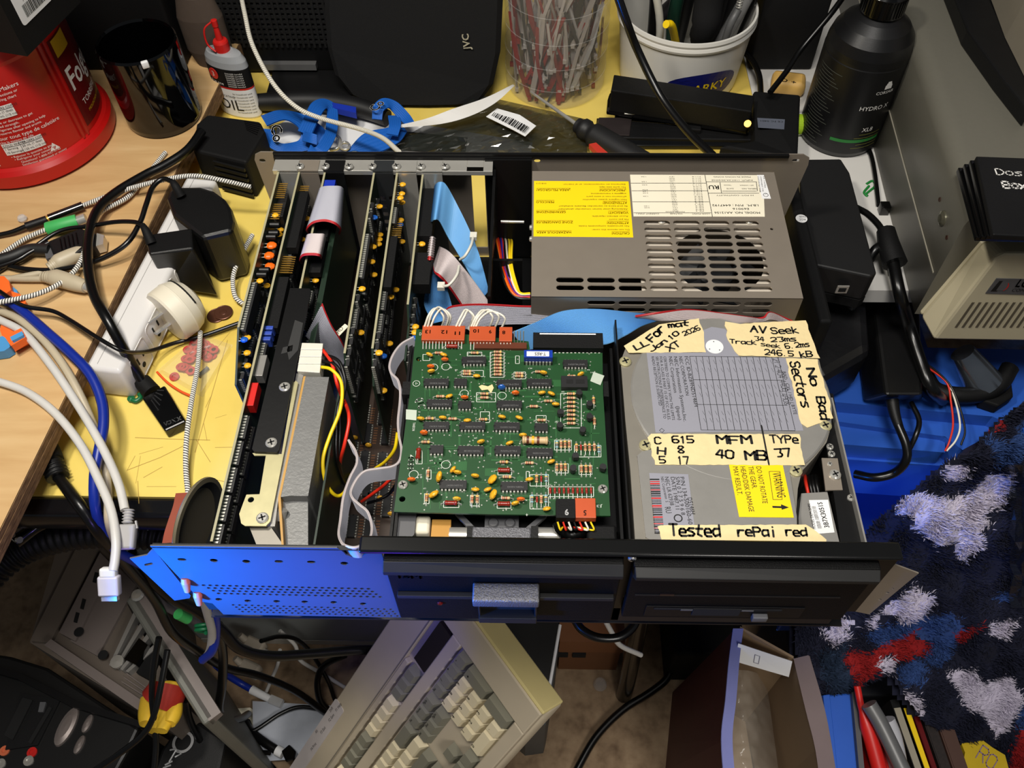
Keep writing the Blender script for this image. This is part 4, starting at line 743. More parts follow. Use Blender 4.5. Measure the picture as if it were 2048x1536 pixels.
# ---------------------------------------------------------------- ribbon cables
f1 = lambda u, v: (420 + u / 3.84, 290 + v / 3.84)
fc = lambda u, v: (700 + u / 3.84, 290 + v / 3.84)
def rib(name, label, pairs, m, n, f, edge='ribbon_red', extra=None):
    o = MB().ribbon([(at(*f(a[0], a[1]), a[2]), at(*f(c[0], c[1]), c[2])) for a, c in pairs], n, .0008, 0, 1, 7, .95)
    o = o.build(name, [m, edge], None); tag(o, label, 'ribbon cable', 'flat ribbon cables'); return o
rev = lambda P: [(c, a) for a, c in P]
rib('ribbon_cable', 'wide grey ribbon cable looped over a card top beside the blue socket', rev([((860, 360, .108), (760, 690, .100)), ((845, 335, .1285), (742, 655, .124)), ((875, 318, .1335), (790, 605, .1335)), ((940, 314, .135), (880, 588, .135)), ((1005, 318, .1325), (960, 612, .1325)), ((1022, 350, .124), (1000, 655, .122)), ((1018, 400, .108), (992, 690, .108))]), 'ribbon_grey', 32, f1)
rib('ribbon_cable', 'narrow whitish ribbon loop just in front of the wide grey loop', rev([((760, 710, .108), (705, 920, .100)), ((748, 690, .1285), (690, 890, .124)), ((775, 680, .1335), (715, 855, .1335)), ((830, 680, .135), (790, 848, .135)), ((878, 684, .1325), (842, 858, .1325)), ((886, 720, .12), (852, 880, .118))]), 'ribbon_pale', 17, f1)
rib('ribbon_cable', 'grey ribbon cable with red edge rising to a point behind the white plug', [((865, 1215, .117), (735, 1470, .112)), ((885, 1270, .112), (770, 1500, .104)), ((940, 1390, .100), (840, 1530, .094)), ((1010, 1500, .085), (900, 1600, .080)), ((1060, 1620, .062), (1000, 1720, .06))], 'ribbon_grey', 18, f1)
rib('ribbon_cable', 'light blue ribbon cable tied and folded down from the rightmost card', rev([((650, 330, .112), (612, 600, .112)), ((662, 300, .128), (628, 590, .126)), ((690, 284, .1345), (650, 575, .1345)), ((730, 300, .132), (690, 590, .130)), ((800, 420, .118), (760, 720, .114)), ((900, 620, .105), (850, 870, .103)), ((985, 830, .092), (930, 1010, .090)), ((1065, 1120, .076), (1020, 1175, .074))]), 'ribbon_blue', 34, fc, 'ribbon_blue')
rib('ribbon_cable', 'light blue ribbon hanging behind the pale ribbon beside the rightmost card', [((600, 930, .105), (690, 880, .10)), ((585, 1080, .095), (740, 1080, .09)), ((570, 1230, .085), (780, 1220, .08)), ((640, 1370, .075), (800, 1330, .07))], 'ribbon_blue', 30, fc, 'ribbon_blue')
rib('ribbon_cable', 'pale grey ribbon with red edge slanting under the blue ribbon', rev([((690, 780, .106), (640, 930, .106)), ((735, 800, .118), (650, 985, .116)), ((775, 830, .1215), (680, 1010, .1205)), ((830, 890, .118), (730, 1060, .112)), ((950, 1040, .104), (790, 1140, .100)), ((1085, 1230, .088), (860, 1240, .086))]), 'ribbon_pale', 20, fc)
rib('ribbon_cable', 'short whitish ribbon fold on the black connector of the rightmost card', rev([((612, 710, .110), (590, 880, .110)), ((622, 702, .122), (598, 884, .122)), ((640, 702, .1235), (618, 886, .1235)), ((655, 712, .110), (636, 890, .110))]), 'ribbon_pale', 10, fc)
iden = lambda u, v: (u, v)
rib('ribbon_cable', 'grey ribbon cable with red upper edge crossing in front of the power supply', [((888, 622, .112), (886, 655, .10)), ((905, 611, .116), (920, 660, .104)), ((960, 607, .116), (1000, 650, .10)), ((1050, 611, .114), (1070, 648, .10)), ((1120, 611, .112), (1140, 645, .10)), ((1200, 622, .11), (1200, 650, .10))], 'ribbon_grey', 20, iden)
rib('ribbon_cable', 'broad light blue ribbon spreading from the black edge connector to the hard drive', [((1025, 664, .112), (1050, 700, .095)), ((1070, 645, .118), (1120, 690, .108)), ((1125, 622, .120), (1205, 690, .114)), ((1190, 618, .120), (1250, 672, .116)), ((1270, 626, .118), (1290, 650, .116)), ((1340, 632, .115), (1345, 638, .113)), ((1400, 640, .11), (1400, 644, .108))], 'ribbon_blue', 34, iden, 'ribbon_blue')
rib('ribbon_cable', 'whitish red-edged ribbon wavering above the hard drive tape notes', [((1270, 632, .121), (1290, 640, .112)), ((1330, 622, .127), (1350, 641, .122)), ((1380, 618, .129), (1400, 640, .126)), ((1450, 626, .130), (1450, 645, .127)), ((1505, 634, .131), (1495, 646, .129)), ((1528, 634, .131), (1522, 643, .127)), ((1541, 623, .131), (1545, 640, .127)), ((1585, 641, .126), (1580, 652, .120))], 'ribbon_pale', 12, iden)
T7 = [(180, 390), (250, 500), (262, 620), (195, 760), (130, 950), (100, 1180), (83, 1320), (110, 1405), (160, 1440), (230, 1456), (300, 1436), (385, 1375), (412, 1260), (375, 1110), (295, 1035), (220, 965), (205, 890), (268, 765), (350, 695), (480, 672), (620, 648), (688, 590), (705, 480), (682, 350), (672, 200), (690, 20)]
T4 = [(1335, 430), (1320, 362), (1275, 315), (1265, 262), (1290, 190), (1345, 120), (1425, 75)]
pts = [(660 + u / 4.955, 800 + v / 4.955) for u, v in T7] + [f4(*q) for q in T4]
zz = [.112] * 6 + [.120, .127, .131, .1325, .131, .126] + [.118] * 4 + [.115] * 3 + [.114] * 7 + [.117] * 7
pr_ = []
for (x, y), z in zip(pts, zz): a = at(x, y, z); pr_.append((a, a + V((.0015, -.001, -.0165 if z < .12 else -.014))))
o = MB().ribbon(pr_, 16, .0008, 0, 1, 6, .9).build('ribbon_cable', ['ribbon_grey', 'ribbon_pale']); tag(o, 'long grey ribbon standing on edge in curves beside the green drive board', 'ribbon cable', 'flat ribbon cables')
# nylon ties
for name, lab, l in (('cable_tie', 'white nylon tie around the light blue ribbon', [(845, 880, .106), (885, 850, .112), (930, 770, .115), (948, 700, .110)]), ('cable_tie', 'white nylon tie around the pale grey ribbon', [(700, 1085, .114), (760, 1075, .119), (820, 1000, .122), (838, 930, .119)])):
    P = [at(*fc(u, v), z + .0012) for u, v, z in l]; o = MB().tube(P, .0013, 6); e = P[-1] if 'blue' in lab else P[0]; o.cbox(e.x, e.y, e.z, .006, .0065, .004, 0); tag(o.build(name, 'nylon'), lab, 'cable tie', 'nylon ties on the ribbons')
# speaker at the front left of the case
sp = thing('case_speaker', 'round paper-cone speaker in a brown bracket at the case front left corner', 'speaker', (-.235, .03, .06))
FS = frame((-.2375, .0385, .088), (.2, 1, .05), (0, 0, 1))
MB().lathe([(.0335, 0), (.0345, .001), (.0345, .003), (.031, .0035), (.029, .002), (.018, -.006), (.013, -.010), (.0125, -.0085), (.010, -.006), (0, -.0045)], 48, 0, FS, ms=[1, 1, 1, 0, 0, 0, 0, 0, 0]).build('cone', [mat('paper_cone', (.07, .07, .07), .8), mat('rim', (.40, .37, .30), .5)], sp)
q = [(365, 986, .1), (360, 1010, .1), (350, 1040, .10), (343, 1062, .10), (338, 1086, .10)]
b = MB(); P = [(at(x - 14, y + 2, z), at(x + 16, y, z - .004)) for x, y, z in q]
b.ribbon(P, 1, .0012, 0, None, 6, 0); b.build('bracket', mat('bracket_brown', (.55, .25, .16), .45), sp)
# brass standoffs and tabs on the front of the full-length card
quadplate([(590, 640), (606, 646), (596, 700), (578, 720), (574, 700)], .1292, .00008, 'scuff', [mat('scuff_grey', (.17, .17, .17), .8)], dc); quadplate([(566, 695), (586, 690), (584, 702), (562, 708)], .1292, .00008, 'scuff', ['scuff_grey'], dc)
quadplate([(668, 668), (690, 648), (697, 653), (676, 675)], .085, .0004, 'tag_strip', ['cream', 'ink'], dc, lambda b, z: ft(b, 'HD', (676, 668), (688, 657), .004, z, 1))
# ================================================================ bench, room and everything behind and beside the case
fl = MB().box(-2.2, 2.2, -1.6, 1.3, -.78, -.72).build('floor', ramp_mat('carpet', [(.2, (.40, .32, .24)), (.5, (.54, .45, .35)), (.8, (.62, .53, .42))], 60, .95, bump=.8)); fl['kind'] = 'structure'
wb_ = MB().box(-2.2, 2.2, 1.25, 1.30, -.72, 1.7).build('wall_back', mat('wall_paint', (.30, .29, .27), .9)); wb_['kind'] = 'structure'
yel = ramp_mat('yellow_top', [(.25, (.80, .67, .27)), (.45, (.89, .78, .38)), (.62, (.91, .81, .42)), (.9, (.84, .72, .34))], 9, .42, (1, 1, 1), bump=.05)
bench = thing('workbench', 'scuffed yellow workbench top with a dark edge under the open computer', 'workbench', (-.25, .55, -.72))
MB().box(-.80, .27, .1065, 1.2, -.018, 0).build('table_top', yel, bench)
MB().rbox(-.80, .27, .088, .1068, -.030, -.0004, .004).build('edge_trim', mat('edge_dark', (.05, .05, .06), .18), bench)
for x, y in ((-.76, .45), (.23, .55), (-.76, 1.15), (.23, 1.15)): MB().box(x - .02, x + .02, y - .02, y + .02, -.72, -.0185).build('leg', 'black_metal', bench)
sc = MB(); rs = random.Random(2)
for k in range(24):
    p = at(rs.uniform(230, 480), rs.uniform(640, 1000), .0002); a = rs.uniform(0, 6.3); L = rs.uniform(.004, .03); q = p + V((math.cos(a) * L, math.sin(a) * L, 0)); n = V((-math.sin(a), math.cos(a), 0)) * rs.uniform(.00012, .0003); sc.add([p - n, q - n, q + n, p + n], [(0, 1, 2, 3)], 0)
for l in ([(455, 680), (420, 800), (390, 905)], [(270, 875), (340, 878), (420, 880)], [(255, 940), (320, 915), (370, 890)]):
    P = [at(x, y, .00025) for x, y in l]
    for p, q in zip(P, P[1:]): d = (q - p).normalized(); n = V((-d.y, d.x, 0)) * .0003; sc.add([p - n, q - n, q + n, p + n], [(0, 1, 2, 3)], 0)
sc.build('scratches', mat('scratch', (.70, .58, .27), .7), bench, kind='stuff')
sd = thing('side_desk', 'white desk panel carrying the beige computer and black bottle', 'desk', (.6, .7, -.72))
MB().box(.2705, 1.1, .348, 1.2, -.018, 0).build('desk_top', mat('white_desk', (.84, .83, .81), .5, 0, .04, 30), sd)
for x in (.30, 1.06): MB().box(x - .02, x + .02, .70, 1.15, -.72, -.0185).build('panel_leg', 'white_desk', sd)
for l in ([(1738, 372), (1728, 385), (1735, 392), (1732, 388), (1750, 372), (1745, 362), (1733, 368)],):
    MB().tube([at(x, y, .0006) for x, y in l], .0014, 6).build('marker_scribble', mat('green_ink', (.10, .50, .20), .6), sd)
# plywood board on a block
ZW = .045
wood = ramp_mat('plywood', [(.2, (.66, .50, .31)), (.42, (.76, .61, .41)), (.6, (.80, .66, .46)), (.85, (.85, .73, .54))], 7, .6, (1, 7, 3), bump=.2, distort=.5, detail=9)
ply = thing('plywood_board', 'plywood board raised on blocks at the left with a rough sawn edge', 'board', (-.55, .4, .0))
e1, e2, e3 = at(412, 222, ZW), at(224, 530, ZW), at(0, 1060, ZW); xm = lambda y: e3.x + (e1.x - e3.x) * (y - e3.y) / (e1.y - e3.y)
MB().hull([(-1.0, .02, ZW - .018), (xm(.02), .02, ZW - .018), (xm(.72), .72, ZW - .018), (-1.0, .72, ZW - .018)], [(-1.0, .02, ZW), (xm(.02), .02, ZW), (xm(.72), .72, ZW), (-1.0, .72, ZW)]).build('board', wood, ply)
ed = MB(); 
for k in range(3): y0, y1 = .02, .72; z0 = ZW - .0175 + k * .006; ed.hull([(xm(y0) - .0005, y0, z0), (xm(y0) + .0006 + .0003 * (k % 2), y0, z0), (xm(y1) + .0006, y1, z0), (xm(y1) - .0005, y1, z0)], [(xm(y0) - .0005, y0, z0 + .0055), (xm(y0) + .0006 + .0003 * (k % 2), y0, z0 + .0055), (xm(y1) + .0006, y1, z0 + .0055), (xm(y1) - .0005, y1, z0 + .0055)])
ed.build('sawn_edge', ramp_mat('sawn', [(.2, (.30, .21, .13)), (.5, (.46, .34, .22)), (.8, (.60, .47, .32))], 30, .8, (1, 4, 14), bump=.4), ply)
for y in (.225, .55): MB().box(xm(y) - .10, xm(y) - .001, y - .015, y + .03, 0, ZW - .018).build('support_block', wood, ply)
def textc(mb, s, cx, cy, r, a0, z, size, m, sx=1.0, bold=0):
    vs, fs = glyphs(s)
    for dx, dy in ([(0, 0), (bold, 0), (0, bold)] if bold else [(0, 0)]):
        mb.add([(cx + r * math.cos(a0 + (v.x + dx) * size * sx / r), cy + r * math.sin(a0 + (v.x + dx) * size * sx / r), z + (v.y + dy) * size) for v in vs], fs, m)
def patchc(mb, cx, cy, r, a0, a1, z0, z1, m, n=8):
    for k in range(n):
        a, c = a0 + (a1 - a0) * k / n, a0 + (a1 - a0) * (k + 1) / n
        mb.add([(cx + r * math.cos(q), cy + r * math.sin(q), z) for q, z in ((a, z0), (c, z0), (c, z1), (a, z1))], [(0, 1, 2, 3)], m)
def barcode(mb, o, ux, uy, w, h, m, seed=1):
    r_ = random.Random(seed); x = 0
    while x < w:
        b_ = r_.choice((.0004, .0007, .0011)) * w / .025; mb.add([o + ux * x, o + ux * min(w, x + b_), o + ux * min(w, x + b_) + uy * h, o + ux * x + uy * h], [(0, 1, 2, 3)], m); x += b_ + r_.choice((.0004, .0007)) * w / .025
# red coffee canister
mat('can_red', (.72, .07, .06), .32, 0, .06); mat('dk_red', (.38, .05, .06), .35); mat('white_print', (.92, .91, .89), .5)
cx, cy = -.5445, .5255; can = thing('coffee_canister', 'large red plastic coffee canister with white printed panel standing on the plywood', 'canister', (cx, cy, ZW))
MB().lathe([(.086, 0), (.0905, .004), (.0905, .018), (.087, .022), (.0835, .024), (.083, .10), (.0835, .13), (.0845, .134), (.0845, .150), (.080, .152), (0, .152)], 72, 0, T(cx, cy, ZW)).build('body', 'can_red', can)
b = MB(); patchc(b, cx, cy, .0836, -.27, .65, ZW + .030, ZW + .128, 0, 14); patchc(b, cx, cy, .0838, -.22, .08, ZW + .108, ZW + .126, 2, 6)
textc(b, 'Folgers', cx, cy, .0841, -.24, ZW + .070, .034, 1, .8, .03); textc(b, 'TORRÉFIÉ', cx, cy, .0841, -.16, ZW + .050, .009, 1); textc(b, 'MOUNTAIN GROWN', cx, cy, .0841, -.12, ZW + .040, .005, 2)
b.build('front_label', ['dk_red', 'white_print', mat('gold_print', (.80, .65, .10), .5)], can)
b = MB()
for s in (-.32, -.40): patchc(b, cx, cy, .0858, s - .025, s + .005, ZW + .024, ZW + .134, 0, 2)
b.build('grip_rib', 'can_red', can)
b = MB(); R_ = .0838
for z, a, s, h in ((.108, -1.70, 'for all Coffee Makers', .0062), (.103, -1.66, 'follow package directions or', .004), (.0985, -1.62, 'use this measuring chart', .004), (.0755, -1.62, '\u2022 Increase or decrease to get', .0038), (.0715, -1.60, '  desired strength.', .0038), (.0675, -1.60, '\u2022 Refrigerate after opening to help', .0038), (.0635, -1.58, '  preserve flavour and aroma.', .0038), (.0575, -1.60, 'Pour tout type de cafetière', .0058), (.0535, -1.58, 'Use la mesure de cafe', .0036),
                   (.0355, -1.55, '\u2022 Rajuster la quantite au gout.', .0036), (.0320, -1.53, '\u2022 Refrigerer pour conserver.', .0036), (.0280, -1.50, '  Questions? 1-800-937-9745', .0036), (.0245, -1.48, 'Satisfaction guaranteed or money', .0034), (.0285, -2.12, 'Folgers Coffee Co.', .004), (.0245, -2.12, 'Orrville Ohio USA', .0036)): textc(b, s, cx, cy, R_, a + .26, ZW + z, h, 0)
for a0, z in ((-1.44, .0805), (-1.32, .0395)):
    patchc(b, cx, cy, R_, a0, a0 + .46, ZW + z, ZW + z + .0135, 0, 8); patchc(b, cx, cy, R_ + .0002, a0 + .195, a0 + .20, ZW + z, ZW + z + .0135, 1, 1); patchc(b, cx, cy, R_ + .0002, a0, a0 + .46, ZW + z + .0092, ZW + z + .0096, 1, 8)
    for k, s in enumerate(('COLD WATER', '1 Serving', '10 Servings')): textc(b, s, cx, cy, R_ + .0003, a0 + .01, ZW + z + .0103 - k * .0042, .0034, 1); 
    for k, s in enumerate(('FOLGERS COFFEE', '20 mL (1 tbsp)', '125 mL (1/2 cup)')): textc(b, s, cx, cy, R_ + .0003, a0 + .21, ZW + z + .0103 - k * .0042, .0033, 1)
patchc(b, cx, cy, R_, -1.80, -1.46, ZW + .028, ZW + .062, 0, 6)
for k in range(20): patchc(b, cx, cy, R_ + .0002, -1.78 + k * .0145, -1.78 + k * .0145 + (.004, .008)[k % 2], ZW + .034, ZW + .058, 1, 1)
for k in range(3): a = -.86 + k * .03; textc(b, '\u25b2', cx, cy, R_, a, ZW + .030 + (k % 2) * .004, .006, 0)
b.build('printed_panel', ['white_print', 'ink'], can)
# black box with barcode on the canister
zb = ZW + .1522; c0, cl, crr = at(55, 113, zb), at(0, 104, zb), at(125, 26, zb); ul = (cl - c0).normalized(); ur = (crr - c0).normalized(); ur = (ur - ul * ur.dot(ul)).normalized()
bx = thing('black_box', 'black cardboard box with white barcode label lying on the coffee canister', 'box', c0)
P = [c0, c0 + ur * .09, c0 + ur * .09 + ul * .14, c0 + ul * .14]; MB().hull(P, [p + V((0, 0, .09)) for p in P]).build('carton', 'matte_black', bx)
nrm = -ul; FB = frame(c0 + ur * .012 - ul * .0003 + V((0, 0, .022)), ur, (0, 0, 1)); b = MB(); b.prism(rrect(0, .046, 0, .042, .003), 0, .0002, 0, FB); b.text('A52DP1A1', .005, FB @ T(.012, .017, .0004), 1); barcode(b, FB @ V((.008, .004, .0004)), FB.to_3x3() @ V((1, 0, 0)), FB.to_3x3() @ V((0, 1, 0)), .030, .011, 1); b.text('Assembled in China', .0028, FB @ T(.008, .025, .0004), 1); b.text('x1', .005, FB @ T(.006, .031, .0004), 1); b.build('label', ['white_paper', 'ink'], bx)
tag(MB().rbox(-.80, -.402, .642, 1.0, .0456, .30, .004).build('dark_cabinet', 'matte_black'), 'dark cabinet standing behind the coffee canister and mug', 'cabinet')
# black mug
mx, my = -.405, .5585; mug = thing('black_mug', 'glossy black handleless mug with a chipped white spot on its rim', 'mug', (mx, my, ZW))
MB().lathe([(.036, 0), (.0395, .002), (.041, .008), (.041, .092), (.0395, .0945), (.038, .092), (.038, .012), (0, .010)], 64, 0, T(mx, my, ZW)).build('body', mat('mug_black', (.012, .012, .014), .06, 0, .05, spec=.6), mug)
a = math.radians(-62); MB().rbox(-.004, .003, -.0032, .001, -.0055, .002, .001, 0, T(mx + .0400 * math.cos(a), my + .0400 * math.sin(a), ZW + .093) @ RZ(a + math.pi / 2)).build('chip_mark', 'white_paper', mug)
# pouch behind the mug
b = MB(); b.lathe([(.020, 0), (.026, .02), (.026, .06), (.020, .085), (.010, .095), (0, .095)], 20, 0, T(-.372, .660, ZW) @ Matrix.Diagonal((1, .6, 1, 1)))
tag(b.build('cloth_pouch', mat('taupe', (.30, .25, .21), .8, 0, .2, 30, .4, 90)), 'taupe soft pouch standing upright behind the black mug', 'pouch')
# oil bottle
ox, oy = -.345, .628; oil = thing('oil_bottle', 'small grey oil bottle with red spout cap and black and white label', 'bottle', (ox, oy, 0))
def oval(z, a, c, n=28): return [V((ox, oy, z)) + (RZ(-.35).to_3x3() @ V((a * math.cos(2 * math.pi * k / n), c * math.sin(2 * math.pi * k / n), 0))) for k in range(n)]
lay = [(0, .026, .012), (.003, .0275, .0135), (.040, .0275, .0135), (.0405, .0276, .0136), (.0425, .0276, .0136), (.066, .0275, .0135), (.0665, .0272, .0132), (.074, .0262, .0125), (.081, .022, .0105), (.083, .012, .009)]
b = MB(); ms = [0, 0, 1, 2, 3, 3, 4, 4, 4]
for k in range(len(lay) - 1): A, B = oval(*lay[k]), oval(*lay[k + 1]); n = len(A); b.add(A + B, [(i, (i + 1) % n, n + (i + 1) % n, n + i) for i in range(n)], ms[k], None, True)
b.add(oval(*lay[-1]), [tuple(range(28))], 4); b.build('body', ['white_paper', 'red', 'red', 'matte_black', mat('oil_grey', (.62, .63, .64), .3)], oil)
def onov(mb, s, u, z, size, m, bold=0):
    vs, fs = glyphs(s); out = []
    for v in vs:
        x = u + v.x * size; t = math.asin(max(-1, min(1, x / .0277))); out.append(V((ox, oy, z + v.y * size)) + RZ(-.35).to_3x3() @ V((.0278 * math.sin(t), -.0138 * math.cos(t) - .0001, 0)))
    mb.add(out, fs, m)
b = MB(); onov(b, 'OIL', -.017, .012, .020, 0); onov(b, 'LUBRICATING', -.017, .029, .0038, 0)
for k in range(7): onov(b, 'for household use', .006, .034 - k * .0042, .0028, 0); onov(b, 'DANGER harmful', .004, .061 - k * .0028, .0026, 1)
onov(b, '3 in one', -.020, .045, .0055, 1); b.build('lettering', ['ink', 'white_print'], oil)
b = MB(); pc = V((ox, oy, .058)) + RZ(-.35).to_3x3() @ V((-.012, -.0128, 0)); b.lathe([(.0068, 0), (.0068, .0006), (0, .0006)], 20, 0, frame(pc, RZ(-.35).to_3x3() @ V((1, -.25, 0)), (0, 0, 1))); b.text('3', .009, frame(pc, RZ(-.35).to_3x3() @ V((1, -.25, 0)), (0, 0, 1)) @ T(-.0025, -.003, .0008), 1); b.build('emblem', ['red', 'white_print'], oil)
MB().lathe([(.0085, 0), (.0085, .010), (.0075, .012), (.004, .013), (.0032, .024), (.0026, .028), (.0034, .029), (.0034, .036), (.002, .0365), (0, .0365)], 18, 0, T(ox, oy, .083)).build('spout_cap', 'red', oil)
MB().tube([(ox - .003, oy, .117), (ox - .012, oy - .004, .110), (ox - .013, oy - .006, .094), (ox - .005, oy - .009, .086)], .0011, 6).build('cap_tether', 'red', oil)
# speakers
mat('grille', (.11, .11, .112), .9, 0, .1, 400, .5, 1500, spec=.15); mat('mesh_black', (.035, .035, .037), .6, 0, .3, 900, .8, 1200)
sp2 = thing('shelf_speaker', 'black shelf speaker lying on its side with a rounded cloth grille', 'speaker', (-.14, .75, 0))
def sface(px, Y): return [aty(x, y, Y) for x, y in px]
px = [(640, -60), (641, 40), (650, 110), (668, 160), (700, 192), (745, 214), (800, 228), (860, 232), (920, 224), (960, 205), (986, 175), (1000, 120), (1004, 40), (1006, -60)]
A = sface(px, .640); A = [V((p.x, .640 + (p.z) * .28, max(p.z, .004))) for p in A]; B = [p + V((0, .014, 0)) for p in A]; ctr_ = sum(A, V()) / len(A); A2 = [ctr_ + (p - ctr_) * .94 - V((0, .006, 0)) for p in A]
o = MB(); o.hull(B[::-1], A[::-1]); o.hull(A[::-1], A2[::-1]); o.build('grille', 'grille', sp2)
MB().hull([(-.208, .668, .001), (-.055, .668, .001), (-.055, .90, .001), (-.208, .90, .001)], [(-.208, .735, .24), (-.055, .735, .24), (-.055, .92, .24), (-.208, .92, .24)]).build('cabinet', 'matte_black', sp2, .004)
d_ = (A2[11] - A2[9]).normalized(); b = MB(); p0 = aty(942, 97, .66); p1 = aty(937, 66, .66)
pl = lambda x, y: (lambda d: CAM + d * ((V((0, .632 , 0)) - CAM).dot(V((0, 1, -.28))) / d.dot(V((0, 1, -.28)))))(_ray(x, y))
a, c = pl(941, 97), pl(937, 67); up = pl(925, 97) - a; F_ = frame(a, c - a, up); vs, fs = glyphs('JVC'); b.text('JVC', 1, F_ @ Matrix.Diagonal(((c - a).length / max(v.x for v in vs), .011, 1, 1)) @ T(0, 0, .0015), 0, bold=.03); b.build('brand_badge', mat('badge', (.85, .82, .72), .4), sp2)
sp3 = thing('mesh_speaker', 'black mesh-fronted speaker behind the braided cord and oil bottle', 'speaker', (-.32, .82, 0))
MB().rbox(-.405, -.212, .700, .95, .0005, .25, .008).build('cabinet', 'matte_black', sp3); b = MB()
for k in range(30): b.box(-.400, -.217, .6975, .6999, .045 + k * .0066, .048 + k * .0066)
for k in range(28): b.box(-.3995 + k * .0066, -.3965 + k * .0066, .6968, .6975, .040, .243)
b.build('mesh_front', 'mesh_black', sp3, kind='stuff'); MB().box(-.330, -.262, .692, .700, .012, .020).build('silver_strip', mat('silver_dull', (.45, .45, .45), .4, .4), sp3); MB().box(-.318, -.215, .640, .698, .001, .008).build('foot_panel', 'black_plastic', sp3)
# jar of zip ties
jx, jy = .0315, .690; jar = thing('zip_tie_jar', 'clear ribbed plastic jar crammed with used zip ties', 'jar', (jx, jy, 0))
b = MB(); pf = [(.040, .0005), (.058, .001), (.0605, .006), (.0605, .25)]; b.open_lathe(pf, 56, 0, T(jx, jy, 0)); b.build('wall', mat('clear_plastic', (.82, .79, .77), .15, alpha=.17, spec=.3), jar)
for zr in (.026, .055, .086, .118): b = MB(); b.open_lathe([(.0606, zr), (.0612, zr + .0006), (.0606, zr + .0012)], 56, 0, T(jx, jy, 0)); b.build('ridge', mat('clear_ridge', (.95, .94, .92), .1, alpha=.14), jar)
rz_ = random.Random(21); mat('tie_white', (.62, .59, .56), .4); mat('tie_red', (.48, .07, .06), .4); mat('tie_dark', (.10, .13, .11), .4); mat('tie_clear', (.75, .74, .72), .2, alpha=.55)
for k in range(190):
    a = rz_.uniform(0, 6.28) if k % 3 == 0 else rz_.uniform(math.pi * 1.05, math.pi * 1.95); r_ = rz_.uniform(.030, .054); z0 = rz_.uniform(.004, .08); dz = rz_.uniform(.05, .11); da = rz_.uniform(-.8, .8); r2 = min(.055, r_ + rz_.uniform(-.02, .02))
    p, q = V((jx + r_ * math.cos(a), jy + r_ * math.sin(a), z0)), V((jx + r2 * math.cos(a + da), jy + r2 * math.sin(a + da), z0 + dz)); mid = (p + q) / 2 + V((rz_.uniform(-.004, .004), rz_.uniform(-.004, .004), 0)); w = V((-math.sin(a), math.cos(a), 0)) * rz_.choice((.0014, .0020, .0034))
    n_, m_ = (('white', 'tie_white'), ('red', 'tie_red'), ('white', 'tie_white'), ('red', 'tie_red'), ('dark', 'tie_dark'), ('clear', 'tie_clear'), ('white', 'tie_white'))[k % 7]
    b = MB().ribbon([(p - w, p + w), (mid - w, mid + w), (q - w, q + w)], 1, .0007, 0, None, 3, 0); b.cbox(*p, .0042, .0042, .0048); o = b.build('zip_tie', m_)
    tag(o, {'white': 'loose white zip tie curled inside the clear jar', 'red': 'loose red zip tie curled inside the clear jar', 'dark': 'loose dark green zip tie inside the clear jar', 'clear': 'loose translucent zip tie inside the clear jar'}[n_], 'zip tie', n_ + ' zip ties in the jar')
# white bucket of tools
mat('grip_black2', (.08, .08, .085), .5)
bx_, by_ = .1835, .706; bk = thing('white_bucket', 'white plastic tub with blue oval logo holding tools', 'tub', (bx_, by_, 0))
MB().lathe([(.070, .0005), (.0715, .003), (.0785, .078), (.0805, .078), (.0815, .081), (.0805, .084), (.0800, .085), (.0810, .088), (.0800, .0915), (.0775, .0915), (.0690, .006), (0, .005)], 72, 0, T(bx_, by_, 0)).build('tub', mat('tub_white', (.86, .85, .82), .35, 0, .03), bk)
def rcone(z): return .0716 + (z - .003) * .0933
b = MB(); n = 26; cxa = -1.30; ov = []
vs = []; 
RG = [0, .2, .4, .6, .8, 1]
for rr_ in RG:
    for k in range(n): t = 2 * math.pi * k / n; z = .030 + .020 * math.sin(t) * rr_; a = cxa + .62 * math.cos(t) * rr_ ; vs.append((bx_ + (rcone(z) + .0004) * math.cos(a), by_ + (rcone(z) + .0004) * math.sin(a), z))
b.add(vs, [(j * n + k, (j + 1) * n + k, (j + 1) * n + (k + 1) % n, j * n + (k + 1) % n) for j in range(5) for k in range(n)], 0)
g, fs = glyphs('PARKY'); 
for dx in (0, .03): b.add([(bx_ + (rcone(.025) + .0010 + v.y * .0017) * math.cos(-1.60 + (v.x + dx) * .017 / .075), by_ + (rcone(.025) + .0010 + v.y * .0017) * math.sin(-1.60 + (v.x + dx) * .017 / .075), .024 + v.y * .017 + (v.x - 1.6) * .0004) for v in g], fs, 1)
b.build('logo', [mat('logo_blue', (.05, .08, .38), .45), 'yellow_label'], bk)
def tool(name, lab, cat, pts, r, m, rf=None, n=10): tag(MB().tube([V(p) for p in pts], r, n, 0, 6, rf).build(name, m), lab, cat)
BT = lambda x, y, z: aty(x, y, .70 - (0.01 if z else 0))
tool('white_stick', 'white plastic stick in the tub leaning left', 'stick', [(.155, .690, .01), (.148, .672, .09), (.128, .668, .16)], .0045, 'nylon')
tool('yellow_stick', 'yellow plastic tool tip just above the tub rim', 'tool', [(.185, .70, .01), (.162, .662, .088), (.152, .652, .100)], .0045, 'yellow_label')
tool('green_driver', 'dark green tool handle standing in the tub', 'tool', [(.175, .72, .01), (.168, .70, .09), (.176, .70, .17)], .008, mat('dk_green', (.06, .20, .15), .4))
tool('black_grip', 'thick black rubber tool grip pointing down in the tub', 'tool', [(.200, .700, .05), (.198, .665, .086), (.199, .672, .12), (.202, .68, .18)], .016, 'grille', lambda t, l: (.55, .9, 1, 1, 1)[min(4, int(t * 5))], 14)
tool('cutter_grip', 'black cutter handle leaning at the tub centre', 'tool', [(.215, .72, .01), (.214, .70, .09), (.220, .70, .17)], .012, 'matte_black')
